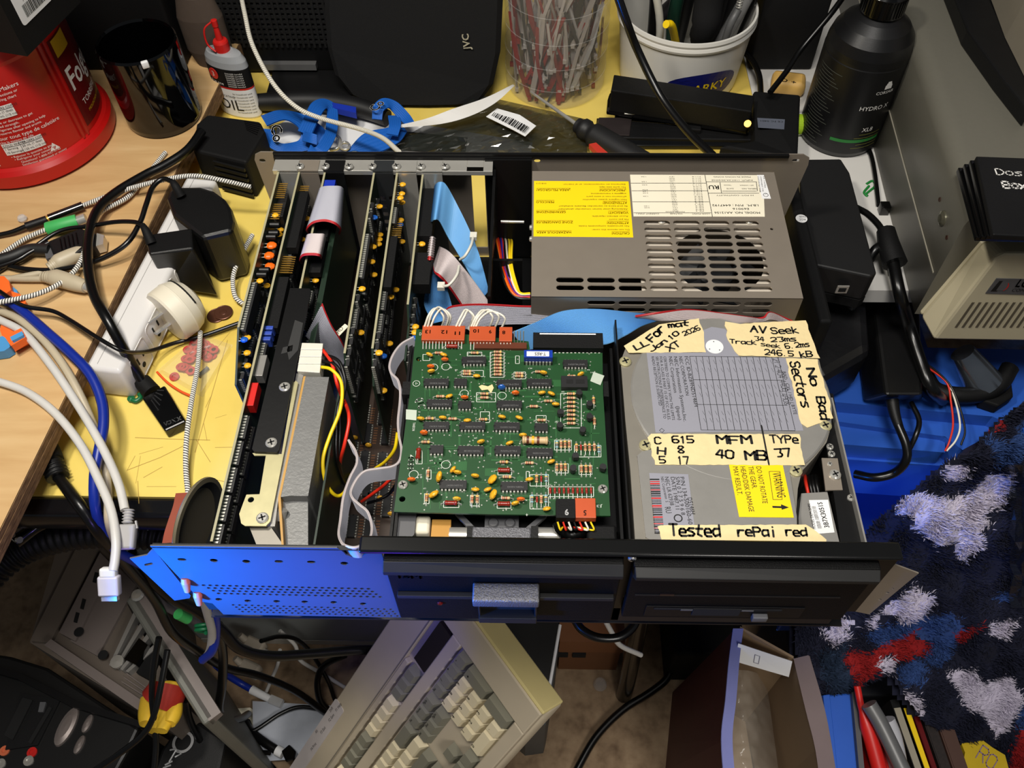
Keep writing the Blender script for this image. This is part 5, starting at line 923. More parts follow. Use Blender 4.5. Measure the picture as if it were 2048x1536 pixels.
tool('clear_tube', 'clear plastic tube leaning out of the tub right side', 'tube', [(.215, .70, .01), (.243, .70, .09), (.262, .70, .16)], .008, mat('tube_clear', (.6, .6, .6), .08, alpha=.5))
tool('spring_pen', 'pen body with a bare spring at its tip in the tub', 'pen', [(.225, .675, .01), (.224, .660, .085), (.232, .665, .11)], .0042, 'silver_dull')
b = MB(); b.tube([(.232 + .0032 * math.cos(k), .6655 + .0032 * math.sin(k), .111 + k * .0005) for k in range(36)], .0006, 5, 0, 2); tag(b.build('pen_spring', 'steel'), 'small steel spring on the pen tip in the tub', 'spring')
tool('marker_pen', 'black marker pen standing at the tub left side', 'pen', [(.150, .715, .01), (.146, .710, .09), (.138, .705, .16)], .0075, 'gloss_black')
tool('plier_grip', 'dark grey plier grip beside the thick rubber grip in the tub', 'pliers', [(.180, .735, .01), (.183, .722, .09), (.186, .715, .17)], .010, 'grip_black2')
tool('plier_grip', 'dark grey plier grip farthest right behind the clear tube in the tub', 'pliers', [(.228, .735, .01), (.236, .726, .09), (.246, .722, .17)], .010, 'grip_black2')
tool('ruler_strip', 'dark strip tool lying across the tub behind the cutter handle', 'tool', [(.160, .742, .05), (.200, .748, .095), (.225, .752, .15)], .012, 'black_plastic')
tool('dark_rod', 'thin dark rod standing near the tub rim', 'rod', [(.245, .71, .02), (.255, .70, .09), (.275, .70, .16)], .003, 'gloss_black')
# black glossy stapler-like tool
st = thing('desk_stapler', 'large glossy black stapler lying open behind the power supply', 'stapler', (.19, .55, 0))
s8 = lambda u, v: (1160 + u / 4.267, 130 + v / 4.267)
def slab(pts, z0, z1, z2=None): # top corners at their own heights
    P = [at(*s8(u, v), z) for u, v, z in pts]; return P
def wedge(name, pts, depth, m='gloss_black', bev=.0012):
    P = slab(pts, 0, 0); b = MB()
    if (P[1] - P[0]).cross(P[2] - P[1]).z < 0: P = P[::-1]
    b.hull([V((p.x, p.y, max(.0008, p.z - depth))) for p in P], P); return b.build(name, m, st, bev)
wedge('upper_arm', [(290, 80, .052), (1490, 260, .047), (1465, 398, .047), (265, 215, .052)], .028, 'black_plastic'); wedge('arm_side', [(262, 218, .0505), (1462, 402, .0455), (1470, 410, .044), (262, 228, .049)], .030)
wedge('upper_arm_cheek', [(250, 235, .046), (1465, 412, .042), (1475, 470, .034), (230, 300, .034)], .02)
wedge('magazine', [(300, 360, .022), (830, 440, .022), (820, 452, .020), (300, 410, .018)], .010); MB().tube([at(*s8(380, 415), .0225), at(*s8(600, 425), .0225), at(*s8(815, 447), .0225)], .0012, 6).build('staple_rail', 'steel', st)
wedge('anvil_base', [(140, 450, .012), (1490, 560, .012), (1490, 640, .012), (300, 620, .012)], .010, 'black_plastic'); wedge('base_side', [(340, 620, .010), (1490, 625, .010), (1500, 690, .006), (400, 690, .006)], .006)
wedge('anvil_plate', [(160, 445, .0135), (445, 445, .0135), (425, 600, .0135), (130, 590, .0135)], .002, mat('anvil', (.25, .22, .22), .3, .5)); wedge('spring_block', [(835, 455, .018), (1035, 485, .018), (1035, 555, .018), (930, 545, .018)], .012, 'matte_black')
wedge('rear_housing', [(1480, 215, .036), (1885, 250, .036), (1860, 800, .036), (1190, 690, .030), (1490, 640, .030)], .034, 'matte_black', .003)
MB().cyl(at(*s8(1430, 500), .040), at(*s8(1434, 508), .037), .0040, n=14).build('pivot_pin', 'gold', st)
quad = [(s8(*q)) for q in ((1512, 452), (1748, 465), (1742, 550), (1520, 535))]; quadplate(quad, .0362, .0002, 'rating_label', [mat('label_dim', (.36, .38, .43), .5), 'ink'], st, lambda b, z: ft(b, 'CE FC 0401', s8(1735, 478), s8(1540, 470), .0026, z, 1))
# cables and rope around the desk
braid = stripe_mat('braid', (.90, .89, .86), (.06, .06, .06), 430, 2, .62); braid_w = stripe_mat('braid_white', (.90, .88, .82), (.22, .21, .19), 420, 2, .82)
mat('cable_black', (.03, .03, .032), .3); mat('cable_white', (.80, .79, .77), .4); mat('cable_beige', (.72, .67, .57), .45); mat('cable_blue', (.06, .16, .55), .35)
cable('braided_cord', [(478, -30, .12), (490, 30, .11), (505, 90, .095), (545, 165, .075), (590, 212, .06), (640, 236, .055), (720, 258, .065), (765, 276, .08), (798, 304, .10)], .0026, braid_w, 'white braided cord hanging past the mesh speaker to the case rear', 'cord')
cable('braided_cord', [(502, 374, .05), (450, 362, .06), (395, 352, .066), (340, 357, .066), (250, 380, .058), (163, 412, .05)], .0024, braid, 'striped braided cord crossing over the power strip to a black jack', 'cord')
cable('braided_cord', [(331, 305, ZW + .003), (290, 355, ZW + .004), (255, 395, ZW + .006), (200, 425, ZW + .01), (178, 460, ZW + .012), (163, 520, ZW + .012), (130, 560, ZW + .012), (75, 588, ZW + .016), (0, 604, ZW + .02), (-60, 610, ZW + .02)], .0024, braid, 'striped braided cord curving down the plywood to the orange clip', 'cord')
cable('braided_cord', [(93, 459, ZW + .008), (50, 478, ZW + .006), (0, 512, ZW + .004), (-60, 560, ZW + .004)], .0024, braid, 'striped braided cord leaving the green taped plug', 'cord')
cable('braided_cord', [(505, 470, .02), (478, 520, .02), (466, 556, .015), (470, 592, .010), (486, 608, .006)], .0024, braid, 'striped braided cord loop beside the first expansion card', 'cord')
cable('braided_cord', [(401, 664, .012), (396, 730, .016), (382, 810, .020), (373, 880, .016), (372, 940, .010), (377, 992, .006)], .0024, braid, 'striped braided cord running down to the round case speaker', 'cord')
cable('thick_black_cable', [(1228, -30, .20), (1252, 40, .17), (1275, 100, .14), (1320, 190, .11), (1375, 262, .10), (1426, 312, .10)], .0042, 'cable_black', 'thick black cable hanging in front of the white tub')
cable('black_cable', [(1700, -25, .13), (1660, 30, .10), (1605, 95, .07), (1575, 140, .058), (1540, 185, .05)], .0034, 'cable_black', 'black cable slanting past the tan plug behind the stapler')
cable('black_cable', [(1470, 90, .02), (1500, 115, .02), (1518, 150, .02), (1522, 190, .02)], .0036, 'cable_black', 'black cable curling beside the white tub')
tagb = thing('tan_plug', 'rounded tan plug marked with a C and plus sign behind the stapler', 'plug', at(1560, 170, .0)); b = MB(); b.rbox(-.020, .020, -.014, .014, .001, .020, .006, 0, T(*at(1572, 182, 0)) @ RZ(-.2)); b.build('body', mat('tan_yellow', (.82, .66, .36), .5), tagb); b = MB(); ft(b, '+ C', (1594, 162), (1564, 156), .006, .0204, 0); b.build('marking', 'ink', tagb)
ball = thing('green_ball', 'bright yellow-green ball half hidden behind the stapler and bottle', 'ball', at(1592, 275, 0)); 
pb = at(1599, 250, .011); MB().lathe([(.0115 * math.sin(t), -.0115 * math.cos(t)) for t in [math.pi * k / 14 for k in range(15)]], 24, 0, T(pb.x, pb.y, .0120)).build('felt', mat('lime', (.70, .85, .15), .8), ball); sb = MB().tube([V((pb.x + .0117 * math.cos(t), pb.y + .0117 * math.sin(t) * .7, .0120 + .0117 * .71 * math.sin(t))) for t in [2 * math.pi * k / 24 for k in range(25)]], .0006, 5, 0, 0); sb.build('seam', 'white_paper', ball)
# screwdriver
sv = thing('screwdriver', 'screwdriver with black and red handle pointing at the jar', 'screwdriver', at(1200, 280, .0))
p0, p1, p2_ = at(1062, 184, .018), at(1158, 252, .022), at(1290, 330, .024); MB().cyl(p1, p0, .0024, .0016).build('blade', 'steel', sv)
dirv = (p2_ - p1).normalized(); b = MB(); b.tube([p1 - dirv * .002, p1 + dirv * .012, p1 + dirv * .026, p1 + dirv * .05, p2_], .012, 14, 0, 5, lambda t, l: .72 if t < .12 else 1.0 if t < .28 else .86 if t < .45 else 1.15); b.build('handle', mat('grip_dark', (.08, .08, .085), .55), sv)
b = MB(); P = [at(1178, 288, .0345), at(1192, 285, .0355), at(1228, 316, .037), at(1208, 318, .036)]; b.hull([p - V((0, 0, .006)) for p in P[::-1]], P[::-1]); b.build('grip_stripe', mat('stripe_red', (.75, .20, .14), .5), sv)
# dark parts bag with barcode, white paper, dark tube, lanyard
rb_ = random.Random(9); b = MB(); NX, NY = 26, 14; cor = [(760, 300), (1175, 312), (1170, 238), (960, 190)]
vs = []
for j in range(NY + 1):
    for i in range(NX + 1):
        u, v = i / NX, j / NY; x = (cor[0][0] * (1 - u) + cor[1][0] * u) * (1 - v) + (cor[3][0] * (1 - u) + cor[2][0] * u) * v; y = (cor[0][1] * (1 - u) + cor[1][1] * u) * (1 - v) + (cor[3][1] * (1 - u) + cor[2][1] * u) * v
        vs.append(at(x, y, .010 + .012 * math.sin(u * 3.1) * math.sin(v * 3.1) + rb_.uniform(-.0028, .0028)))
b.add(vs, [(j * (NX + 1) + i, j * (NX + 1) + i + 1, (j + 1) * (NX + 1) + i + 1, (j + 1) * (NX + 1) + i) for j in range(NY) for i in range(NX)])
pbag = thing('parts_bag', 'crumpled dark translucent parts bag with white barcode label', 'bag', at(960, 260, 0)); b.build('film', mat('bag_film', (.16, .17, .15), .12, alpha=.8), pbag)
lab = thing  # barcode sticker lies across the bag
b = MB(); Z_ = .030; f8 = lambda u, v: (700 + u / 4.096, 160 + v / 4.096); q = [at(*f8(*c), z) for c, z in (((1115, 300), Z_), ((1205, 232), Z_ + .002), ((1390, 285), Z_ + .002), ((1525, 375), Z_ - .002), ((1435, 462), Z_ - .003), ((1340, 410), Z_))]
b.hull([p - V((0, 0, .0004)) for p in q[::-1]], q[::-1], 0); o_ = at(*f8(1160, 290), Z_ + .0012); ux = (at(*f8(1430, 430), Z_ + .0006) - o_); uy = at(*f8(1185, 262), Z_ + .0012) - o_; barcode(b, o_, ux.normalized(), uy, ux.length, 1.6, 1, 4); b.build('barcode_label', ['white_paper', 'ink'], pbag)
b = MB(); pts = [((790, 252), (786, 256), .030, .028), ((850, 238), (880, 248), .036, .030), ((905, 218), (940, 232), .042, .034), ((970, 196), (990, 206), .050, .044), ((1026, 169), (1029, 171), .060, .058)]
b.ribbon([(at(*a, z0), at(*c, z1)) for a, c, z0, z1 in pts], 2, .0004, 0, None, 6, 0); tag(b.build('paper_slip', 'white_paper'), 'curled white paper slip in front of the rounded grille speaker', 'paper')
tag(MB().hull([at(x, y, .0006) for x, y in ((555, 250), (545, 312), (1060, 320), (1065, 285), (760, 235), (640, 205))], [at(x, y, .0014) for x, y in ((555, 250), (545, 312), (1060, 320), (1065, 285), (760, 235), (640, 205))]).build('paper_sheet', 'white_paper'), 'white paper sheet lying under the blue lanyard', 'paper')
tag(MB().hull([at(x, y, .0016) for x, y in ((800, 262), (795, 300), (930, 308), (935, 275))], [at(x, y, .0026) for x, y in ((800, 262), (795, 300), (930, 308), (935, 275))]).build('grey_card', mat('greycard', (.30, .30, .31), .5)), 'dark grey card on the paper behind the slot brackets', 'card')
fl_ = thing('dark_tube', 'black rubber tube tool with a blue stripe under the lanyard', 'tool', at(640, 220, .0)); b = MB(); b.tube([at(500, 205, .013), at(560, 203, .014), at(640, 203, .015), at(720, 216, .015), at(775, 236, .013)], .0115, 14, 0, 6, lambda t, l: .8 + .25 * math.sin(t * 3.1)); b.build('body', mat('rubber_dark', (.07, .07, .075), .5), fl_)
b = MB(); P = [at(x, y, .0285) for x, y in ((655, 203), (712, 214), (712, 226), (658, 213))]; b.hull([p - V((0, 0, .008)) for p in P], P); b.build('stripe', 'blue', fl_)
ly = thing('blue_lanyard', 'bright blue fabric lanyard coiled behind the card slots', 'lanyard', at(640, 270, 0)); mat('lanyard_blue', (.06, .36, .72), .6, 0, .08, 600, .3, 900)
def lan(pairs): 
    MB().ribbon([(at(*a), at(*c)) for a, c in pairs], 6, .0008, 0, None, 7, .25).build('strap', 'lanyard_blue', ly)
def lz(l, z0, z1): lan([((a[0], a[1], z0 + .006 * math.sin(k * 1.1)), (c[0], c[1], z1 + .006 * math.sin(k * 1.1))) for k, (a, c) in enumerate(l)])
lz([((522, 232), (534, 252)), ((560, 221), (568, 240)), ((607, 230), (592, 250)), ((651, 262), (602, 266)), ((640, 292), (598, 280)), ((600, 304), (586, 285)), ((560, 304), (565, 287)), ((533, 288), (552, 279)), ((526, 258), (549, 260))], .022, .028)
lz([((596, 262), (622, 272)), ((610, 232), (634, 246)), ((624, 206), (646, 224)), ((648, 198), (653, 218)), ((672, 212), (654, 228)), ((676, 246), (652, 250)), ((670, 277), (648, 270)), ((650, 306), (632, 294)), ((613, 308), (622, 290))], .032, .036)
lz([((608, 262), (604, 282)), ((622, 266), (620, 286)), ((634, 270), (634, 290))], .034, .030)
lz([((690, 308), (702, 300)), ((728, 268), (746, 308)), ((776, 256), (796, 286)), ((802, 248), (814, 264))], .018, .016)
lz([((744, 238), (764, 240)), ((747, 212), (767, 222)), ((766, 197), (777, 216)), ((793, 204), (785, 223)), ((818, 228), (801, 241)), ((830, 246), (815, 252))], .036, .034)
lz([((776, 232), (800, 232)), ((778, 252), (802, 250)), ((772, 268), (796, 272))], .030, .028)
b = MB()
for s, p, q, h in (('Co', (540, 250), (546, 284), .012), ('Co', (752, 224), (770, 206), .011)): ft(b, s, p, q, h, .038 if p[0] < 600 else .0475, 0, .04)
b.build('lettering', 'white_print', ly); b = MB(); b.tube([at(668, 268, .02), at(680, 280, .022), at(675, 296, .02), at(660, 300, .018)], .0022, 8); b.tube([at(690 + 9 * math.cos(t), 292 + 7 * math.sin(t), .022) for t in [k * .6 for k in range(11)]], .0016, 6); b.build('clasp', 'steel', ly)
# bottle of coolant
qx, qy = .3580, .5900; bo = thing('coolant_bottle', 'tall matte black bottle with green band and screw cap on the white desk', 'bottle', (qx, qy, 0))
MB().lathe([(.036, .0006), (.0425, .002), (.0450, .008), (.0450, .112), (.0445, .113), (.0445, .116), (.044, .122), (.041, .133), (.034, .143), (.025, .150), (.0185, .154), (.0185, .158), (0, .158)], 72, 0, T(qx, qy, 0)).build('body', mat('bottle_black', (.055, .055, .06), .38, 0, .1, 60, .03, 800), bo)
b = MB(); b.lathe([(.0215, 0), (.0215, .020), (.020, .022), (0, .022)], 40, 0, T(qx, qy, .1555))
for k in range(40): a = k * math.pi / 20; b.cbox(0, 0, 0, .0012, .0016, .017, 0, T(qx + .0217 * math.cos(a), qy + .0217 * math.sin(a), .1655) @ RZ(a))
b.build('screw_cap', 'gloss_black', bo)
b = MB(); R_ = .0453; patchc(b, qx, qy, R_, -2.10, -.85, .0235, .0275, 1, 12); textc(b, 'HYDRO X', qx, qy, R_, -1.68, .066, .0075, 0); textc(b, 'CORSAIR', qx, qy, R_, -1.42, .0855, .0052, 0); textc(b, 'XL8', qx, qy, R_, -1.42, .038, .0075, 0)
for k in range(6): patchc(b, qx, qy, R_, -1.24 + .02 * k, -1.18 + .025 * k, .091 + (2 - abs(k - 2.5)) * .0002, .096 + (2.5 - abs(k - 2.5)) * .002, 0, 1)
for k in range(5): patchc(b, qx, qy, R_, -1.55 + (k % 3) * .1, -.85, .0155 + k * .0045, .0162 + k * .0045, 2, 4)
for k in range(24):
    z = .100 - k * .0038; a0 = -3.05; patchc(b, qx, qy, R_, a0 + .05 * (k % 3), a0 + .75 - .08 * ((k * 7) % 4), z, z + .0007, 3, 5)
b.build('printing', ['white_print', mat('label_green', (.15, .48, .20), .5), mat('label_olive', (.45, .46, .20), .5), mat('fine_print', (.30, .31, .28), .6)], bo)
# beige computer on the right
pc = thing('beige_computer', 'grey and beige desktop computer with a vented front at the right', 'computer', (.38, .32, 0)); Mp = T(.3795, .3131, .0008) @ RZ(-.0594)
mat('pc_grey', (.42, .41, .37), .42, .1, .05, 200); mat('beige', (.78, .74, .62), .5, 0, .04, 60)
b = MB(); prof = [(.0, .0), (.0, .118)] + [(.016 - .016 * math.cos(a), .118 + .016 * math.sin(a)) for a in [math.pi / 8 * k for k in range(1, 5)]] + [(.5, .134), (.5, 0)]
b.add([(x, y, z) for y in (0.004, .55) for x, z in prof], [tuple(range(len(prof))), tuple(range(2 * len(prof) - 1, len(prof) - 1, -1))], 0, Mp); L_ = len(prof)
b.add([(x, y, z) for y in (0.004, .55) for x, z in prof], [(k, L_ + k, L_ + (k + 1) % L_, (k + 1) % L_) for k in range(L_)], 0, Mp, True); o = b.build('case', 'pc_grey', pc)
pxp = lambda x, y: (lambda d: CAM + d * ((V((.3795, .3131, 0)) - CAM).dot(V((1, -.0594, 0))) / d.dot(V((1, -.0594, 0)))))(_ray(x, y))
s0, s1 = pxp(1797, 178), pxp(1882, 563); zsm = .052; MB().box(-.0006, .0006, .01, .5, zsm - .0007, zsm + .0007, 0, Mp).build('seam', mat('seam_light', (.62, .60, .54), .4), pc)
for x, y, r_ in ((1880, 399, .0022), (1894, 475, .0022)): p = pxp(x, y); MB().lathe([(r_, 0), (r_, .0006), (0, .0002)], 12, 0, frame(p, (0, -1, 0), (0, 0, 1))).build('screw', mat('rust', (.30, .20, .16), .4, .5), pc)
p = pxp(1886, 437); MB().lathe([(.0075, 0), (.0072, .0015), (.004, .003), (0, .0032)], 20, 0, frame(p, (0, -1, 0), (0, 0, 1))).build('lock', mat('lock_metal', (.48, .47, .40), .25, .7), pc)
YB, YF = .3128, .288; bl, tl, fbl, ftl = aty(1840, 632, YB), aty(1968, 478, YB), aty(1866, 680, YF), aty(1996, 506, YF); XR = .87
tb, tf = tl.z, ftl.z; zb_, zf = bl.z, fbl.z
back = [(bl.x, YB, zb_), (XR, YB, zb_), (XR, YB, tb), (tl.x + .006, YB, tb), (tl.x, YB, tb - .006)]; frn = [(fbl.x, YF, zf), (XR, YF, zf - .006), (XR, YF, tf), (ftl.x + .006, YF, tf), (ftl.x, YF, tf - .006)]
b = MB(); b.hull(back, frn); b.hull([V(p) + V((0, .016, 0)) for p in back], back); b.build('front_bezel', 'beige', pc, .003)
for k in range(12):
    a, c = aty(1947 + 13.7 * k, 605, YF - .0004), aty(1912 + 13.7 * k, 655, YF - .0004); b = MB(); b.hull([(a.x - .0012, a.y, a.z), (a.x + .0012, a.y, a.z), (c.x + .0012, c.y, c.z), (c.x - .0012, c.y, c.z)], [(a.x - .0012, a.y + .002, a.z), (a.x + .0012, a.y + .002, a.z), (c.x + .0012, c.y + .002, c.z), (c.x - .0012, c.y + .002, c.z)]); b.build('vent_slot', mat('slot_dark', (.36, .33, .27), .6), pc)
b = MB(); q = [aty(x, y, YF - .0006) for x, y in ((1971, 587), (1993, 557), (2060, 559), (2060, 590))]; b.hull([p + V((0, .0006, 0)) for p in q], q, 0); q = [aty(x, y, YF - .0008) for x, y in ((1981, 583), (1999, 562), (2009, 562), (1994, 583))]; b.add(q, [(3, 2, 1, 0)], 1); q = [aty(x, y, YF - .0009) for x, y in ((1992, 581), (2006, 562), (2022, 563), (2011, 581))]; b.add(q, [(3, 2, 1, 0)], 0)
fty(b, 'LOGIX', (2028, 574), (2090, 576), .010, YF - .001, 1, .03); fty(b, 'COMPUTER', (2022, 583), (2080, 585), .004, YF - .001, 1); fty(b, ')', (2008, 578), (2014, 578), .008, YF - .001, 2); b.build('nameplate', [mat('plate_grey', (.34, .34, .35), .4), 'ink', 'red'], pc)
fst = thing('disk_case_stack', 'stack of flat black disk cases labelled in white marker on the beige computer', 'disk cases', at(1990, 470, .1345))
f9 = lambda u, v: (1740 + u / 3.49, 280 + v / 3.49)
for k in range(4):
    t_ = k / 3; z0 = .1345 + k * .0062; q = [at(*f9(u, v), z0 + .0055) for u, v in ((615 + 125 * t_, 190 - 78 * t_), (745 + 115 * t_, 675 - 5 * k), (1500, 690), (1500, 200 - 60 * t_))]
    b = MB(); b.hull([V((p.x, p.y, z0)) for p in q], q); b.build('disk_case', 'gloss_black' if k < 3 else 'black_plastic', fst, .001)
b = MB(); zt = .1345 + 3 * .0062 + .0058; hw(b, 'Dos', f9(885, 240), f9(1065, 250), .0075, zt, 0, .13); hw(b, 'BoxA', f9(935, 335), f9(1160, 345), .0085, zt, 0, .2); b.build('handwriting', 'white_print', fst)
mon = thing('monitor_stand', 'dark curved stand and beige casing at the top right corner', 'monitor', at(1990, 40, .14))
b = MB(); q = [(1895, -40), (1962, -40), (2010, 60), (2060, 150), (2060, 225), (2000, 150), (1935, 60)]; P = [at(x, y, .152) for x, y in q]; P = P[::-1]; b.hull([V((p.x, p.y, .1345)) for p in P], P); b.build('stand', 'black_plastic', mon, .002)
P = [at(x, y, .1525) for x, y in ((1968, -40), (2200, -40), (2200, 260), (2062, 180), (2010, 75))][::-1]; b = MB(); b.hull(P, [p + V((.03, .02, .34)) for p in P]); b.build('casing', mat('pc_dim', (.52, .49, .43), .55), mon)
cdy = thing('black_caddy', 'narrow black caddy with round white sticker standing between the power supply and the drive enclosure', 'caddy', (.2655, .36, 0)); MB().rbox(.2595, .2715, .255, .46, .0008, .062, .003).build('body', 'matte_black', cdy); pk = at(1578, 437, .0622); b = MB().lathe([(.0056, 0), (.0056, .0002), (0, .0002)], 20, 0, T(.2655, pk.y, .0621)); b.text('ACC', .0032, T(.2695, pk.y - .0005, .0625) @ RZ(math.pi), 1); b.text('PASS', .0030, T(.2700, pk.y + .0035, .0625) @ RZ(math.pi), 1); b.build('round_sticker', ['white_paper', 'ink'], cdy)
# external drive enclosure and small dark stuff behind
ex = thing('drive_enclosure', 'flat black drive enclosure standing to the right of the power supply', 'drive enclosure', (.31, .4, 0)); ZE = .046
q = [at(x, y, ZE) for x, y in ((1600, 318), (1682, 317), (1700, 345), (1754, 545), (1742, 553), (1603, 524))][::-1]; MB().hull([V((p.x, p.y, .012)) for p in q], q).build('shell', mat('encl', (.085, .085, .088), .5), ex, .002); MB().hull([V((p.x, p.y, .0005)) for p in q], [V((p.x, p.y, .0115)) for p in q]).build('bottom_shell', 'matte_black', ex)
p = aty(1690, 566, min(v.y for v in q) - .0004); b = MB(); b.cbox(p.x, p.y, .028, .011, .001, .010, 0); b.cbox(p.x, p.y - .0004, .028, .007, .001, .005, 1); b.build('usb_socket', ['steel', 'dark'], ex)
tag(MB().rbox(.272, .350, .712, .93, .0005, .10, .003).build('dark_box', 'matte_black'), 'dark box standing behind the tub and coolant bottle', 'box')
for k in range(3):
    c = at(1625, 5, .107); tag(MB().box(.285 + .003 * k, .345 + .002 * k, .725 - .003 * k, .90, .1005 + k * .003, .1030 + k * .003).build('card_stock', mat('cream_dim', (.60, .57, .50), .7)), 'cream card sheet in the small stack on the dark box', 'card', 'cream card sheets on the dark box')
cable('black_cable', [(1712, 415, .025), (1735, 428, .028), (1757, 450, .03), (1768, 470, .03)], .0034, 'cable_black', 'short black cable from the drive enclosure to the splitter')
yj = thing('cable_splitter', 'black moulded cable splitter by the beige computer', 'cable splitter', at(1780, 490, .01)); b = MB(); b.tube([at(1772, 462, .028), at(1778, 490, .026), at(1790, 528, .022)], .0115, 12, 0, 5, lambda t, l: .8 + .25 * t); b.build('moulding', 'black_plastic', yj)
MB().tube([at(1785, 520, .022), at(1800, 590, .012), at(1818, 650, -.03), at(1840, 720, -.045), at(1862, 775, -.055), at(1885, 800, -.085)], .0062, 10).build('lead', 'cable_black', yj); MB().tube([at(1766, 488, .022), at(1750, 500, .02), at(1738, 520, .012)], .005, 10).build('lead', 'cable_black', yj)
b = MB(); ft(b, 'E253091 AWM 2725 80C 30V', (1788, 600), (1830, 760), .003, .016, 0); 
tag(MB().rbox(-.005, .005, -.005, .005, 0, .012, .001, 0, T(*at(1765, 425, .0))).build('small_plug', 'gloss_black'), 'tiny black plug beside the computer case on the white desk', 'plug')
cable('black_cable', [(1730, 285, .004), (1742, 310, .004), (1750, 350, .004), (1757, 410, .004)], .0025, 'cable_black', 'thin black cable along the computer case on the white desk')
# ---------------- left side: power strip and what is on it
a, c, d = at(167, 736, .042), at(226, 747, .042), at(372, 352, .042); ys = (d - a); ys.z = 0; Ls = ys.length; Ms = frame((a.x, a.y, 0), ys.cross(V((0, 0, 1))), ys); wd = .034
ps2 = thing('power_strip', 'white power strip lying along the plywood edge', 'power strip', (a.x, a.y, 0)); mat('strip_white', (.86, .85, .84), .35, 0, .03)
MB().rbox(0, wd, 0, Ls, .0005, .042, .004, 0, Ms).build('housing', 'strip_white', ps2)
MB().box(.010, .0106, .006, Ls, .0418, .0421, 0, Ms).build('seam', mat('seam_grey', (.60, .59, .58), .5), ps2)
Mo = Ms @ frame((wd + .0001, 0, 0), (0, 1, 0), (0, 0, 1))
for k in range(6):
    y = .030 + k * .037; b = MB(); F2 = Mo @ T(y, .021, 0); o_, i_ = rrect(-.0155, .0155, -.0165, .0165, .004), rrect(-.0145, .0145, -.0155, .0155, .0035)
    b.plate(o_, [i_], .0012, 0, F2 @ T(0, 0, .0006)); b.plate(circ(0, 0, .0005), [], .0002, 0, F2)
    for u, w_, h_ in ((-.005, .002, .008), (.005, .002, .0065)): b.box(u - w_ / 2, u + w_ / 2, -.001 - h_ / 2 + .004, -.001 + h_ / 2 + .004, 0, .0004, 1, F2)
    b.prism(circ(0, -.007, .0027, 12), 0, .0004, 1, F2); b.build('outlet', ['strip_white', 'dark'], ps2)
w2 = thing('wall_adapter', 'boxy black wall adapter plugged sideways into the power strip', 'power adapter', at(360, 560, 0))
T1 = [at(*q, .066) for q in ((290, 468), (384, 455), (384, 494), (298, 508))]; B1 = [V((p.x + .003, p.y - .004, .008)) for p in T1]; fr_ = [at(386, 497, .064), at(436, 592, .010), at(345, 574, .010), at(300, 511, .064)]
b = MB(); top = [at(*q, .066) for q in ((290, 470), (384, 456), (386, 497), (298, 509))]; bot = [at(293, 500, .012), at(392, 500, .012), at(436, 592, .008), at(335, 576, .008)]; b.hull([bot[3], bot[2], bot[1], bot[0]], [top[3], top[2], top[1], top[0]]); b.build('case', mat('adapter_black', (.05, .05, .052), .4, 0, .2, 60, .1, 900), w2, .002)
MB().tube([at(303, 487, .066), at(292, 462, .074), at(285, 450, .075)], .005, 10, 0, 6, lambda t, l: 1 - .45 * t).build('strain_relief', 'matte_black', w2)
MB().tube([at(286, 451, .075), at(268, 444, .074), at(230, 444, .068), (at(180, 452, .06)), at(120, 462, ZW + .012), at(60, 500, ZW + .008), at(0, 540, ZW + .004), at(-50, 570, ZW + .004)], .0022, 8).build('cord', 'cable_black', w2)
w1 = thing('wall_adapter', 'rounded black wall adapter behind the boxy one on the power strip', 'power adapter', at(430, 480, 0))
top = [at(*q, .066) for q in ((332, 396), (338, 380), (352, 372), (400, 372), (428, 380), (450, 396), (463, 416), (468, 440), (464, 462), (404, 476), (345, 430))]
b = MB(); bot = [V((p.x, p.y, .003)) for p in top]; b.hull(bot[::-1], top[::-1]); b.build('case', 'adapter_black', w1, .005)
MB().tube([at(362, 392, .068), at(352, 374, .076), at(346, 364, .078)], .0052, 10, 0, 6, lambda t, l: 1 - .4 * t).build('strain_relief', 'matte_black', w1); MB().tube([at(346, 364, .078), at(325, 358, .078), at(305, 375, .076), at(292, 410, .074), at(280, 445, .070), at(255, 485, .066), at(215, 512, .060), at(170, 528, .056), at(110, 540, .052), at(50, 538, .052), at(0, 528, .05), at(-40, 520, .05)], .0025, 8).build('cord', 'cable_black', w1)
ub = thing('ridged_adapter', 'large black ridged adapter block behind the power strip end', 'power adapter', at(450, 300, 0)); top = [at(*q, .05) for q in ((392, 248), (415, 228), (520, 242), (530, 262), (492, 325), (385, 300))][::-1]
b = MB(); b.hull([V((p.x, p.y, .001)) for p in top], top); b.build('case', 'matte_black', ub, .003)
for k in range(6): p, q = at(488 + k * 1.0, 243 + k * 3.4, .0505), at(522 - k * 1.6, 250 + k * 4, .0505); b = MB(); b.hull([p, q, q + V((0, .001, 0)), p + V((0, .001, 0))], [x + V((0, 0, .001)) for x in (p, q, q + V((0, .001, 0)), p + V((0, .001, 0)))]); b.build('ridge', 'black_plastic', ub)
e0, e1_ = at(388, 302, .05), at(490, 328, .05); dn_ = V(((e1_ - e0).y, -(e1_ - e0).x, 0)).normalized()
for k in range(6):
    z0 = .004 + k * .0072; A_, B_ = e0.lerp(e1_, .35), e0.lerp(e1_, .97); A_.z = B_.z = z0; MB().hull([A_, A_ + dn_ * .0022, B_ + dn_ * .0022, B_], [p + V((0, 0, .0038)) for p in (A_, A_ + dn_ * .0022, B_ + dn_ * .0022, B_)]).build('side_ridge', 'black_plastic', ub)
rp = thing('round_plug', 'round white vented plug adapter with bare prongs lying on the yellow top', 'plug adapter', at(350, 640, 0)); mat('plug_white', (.88, .85, .77), .35, 0, .03)
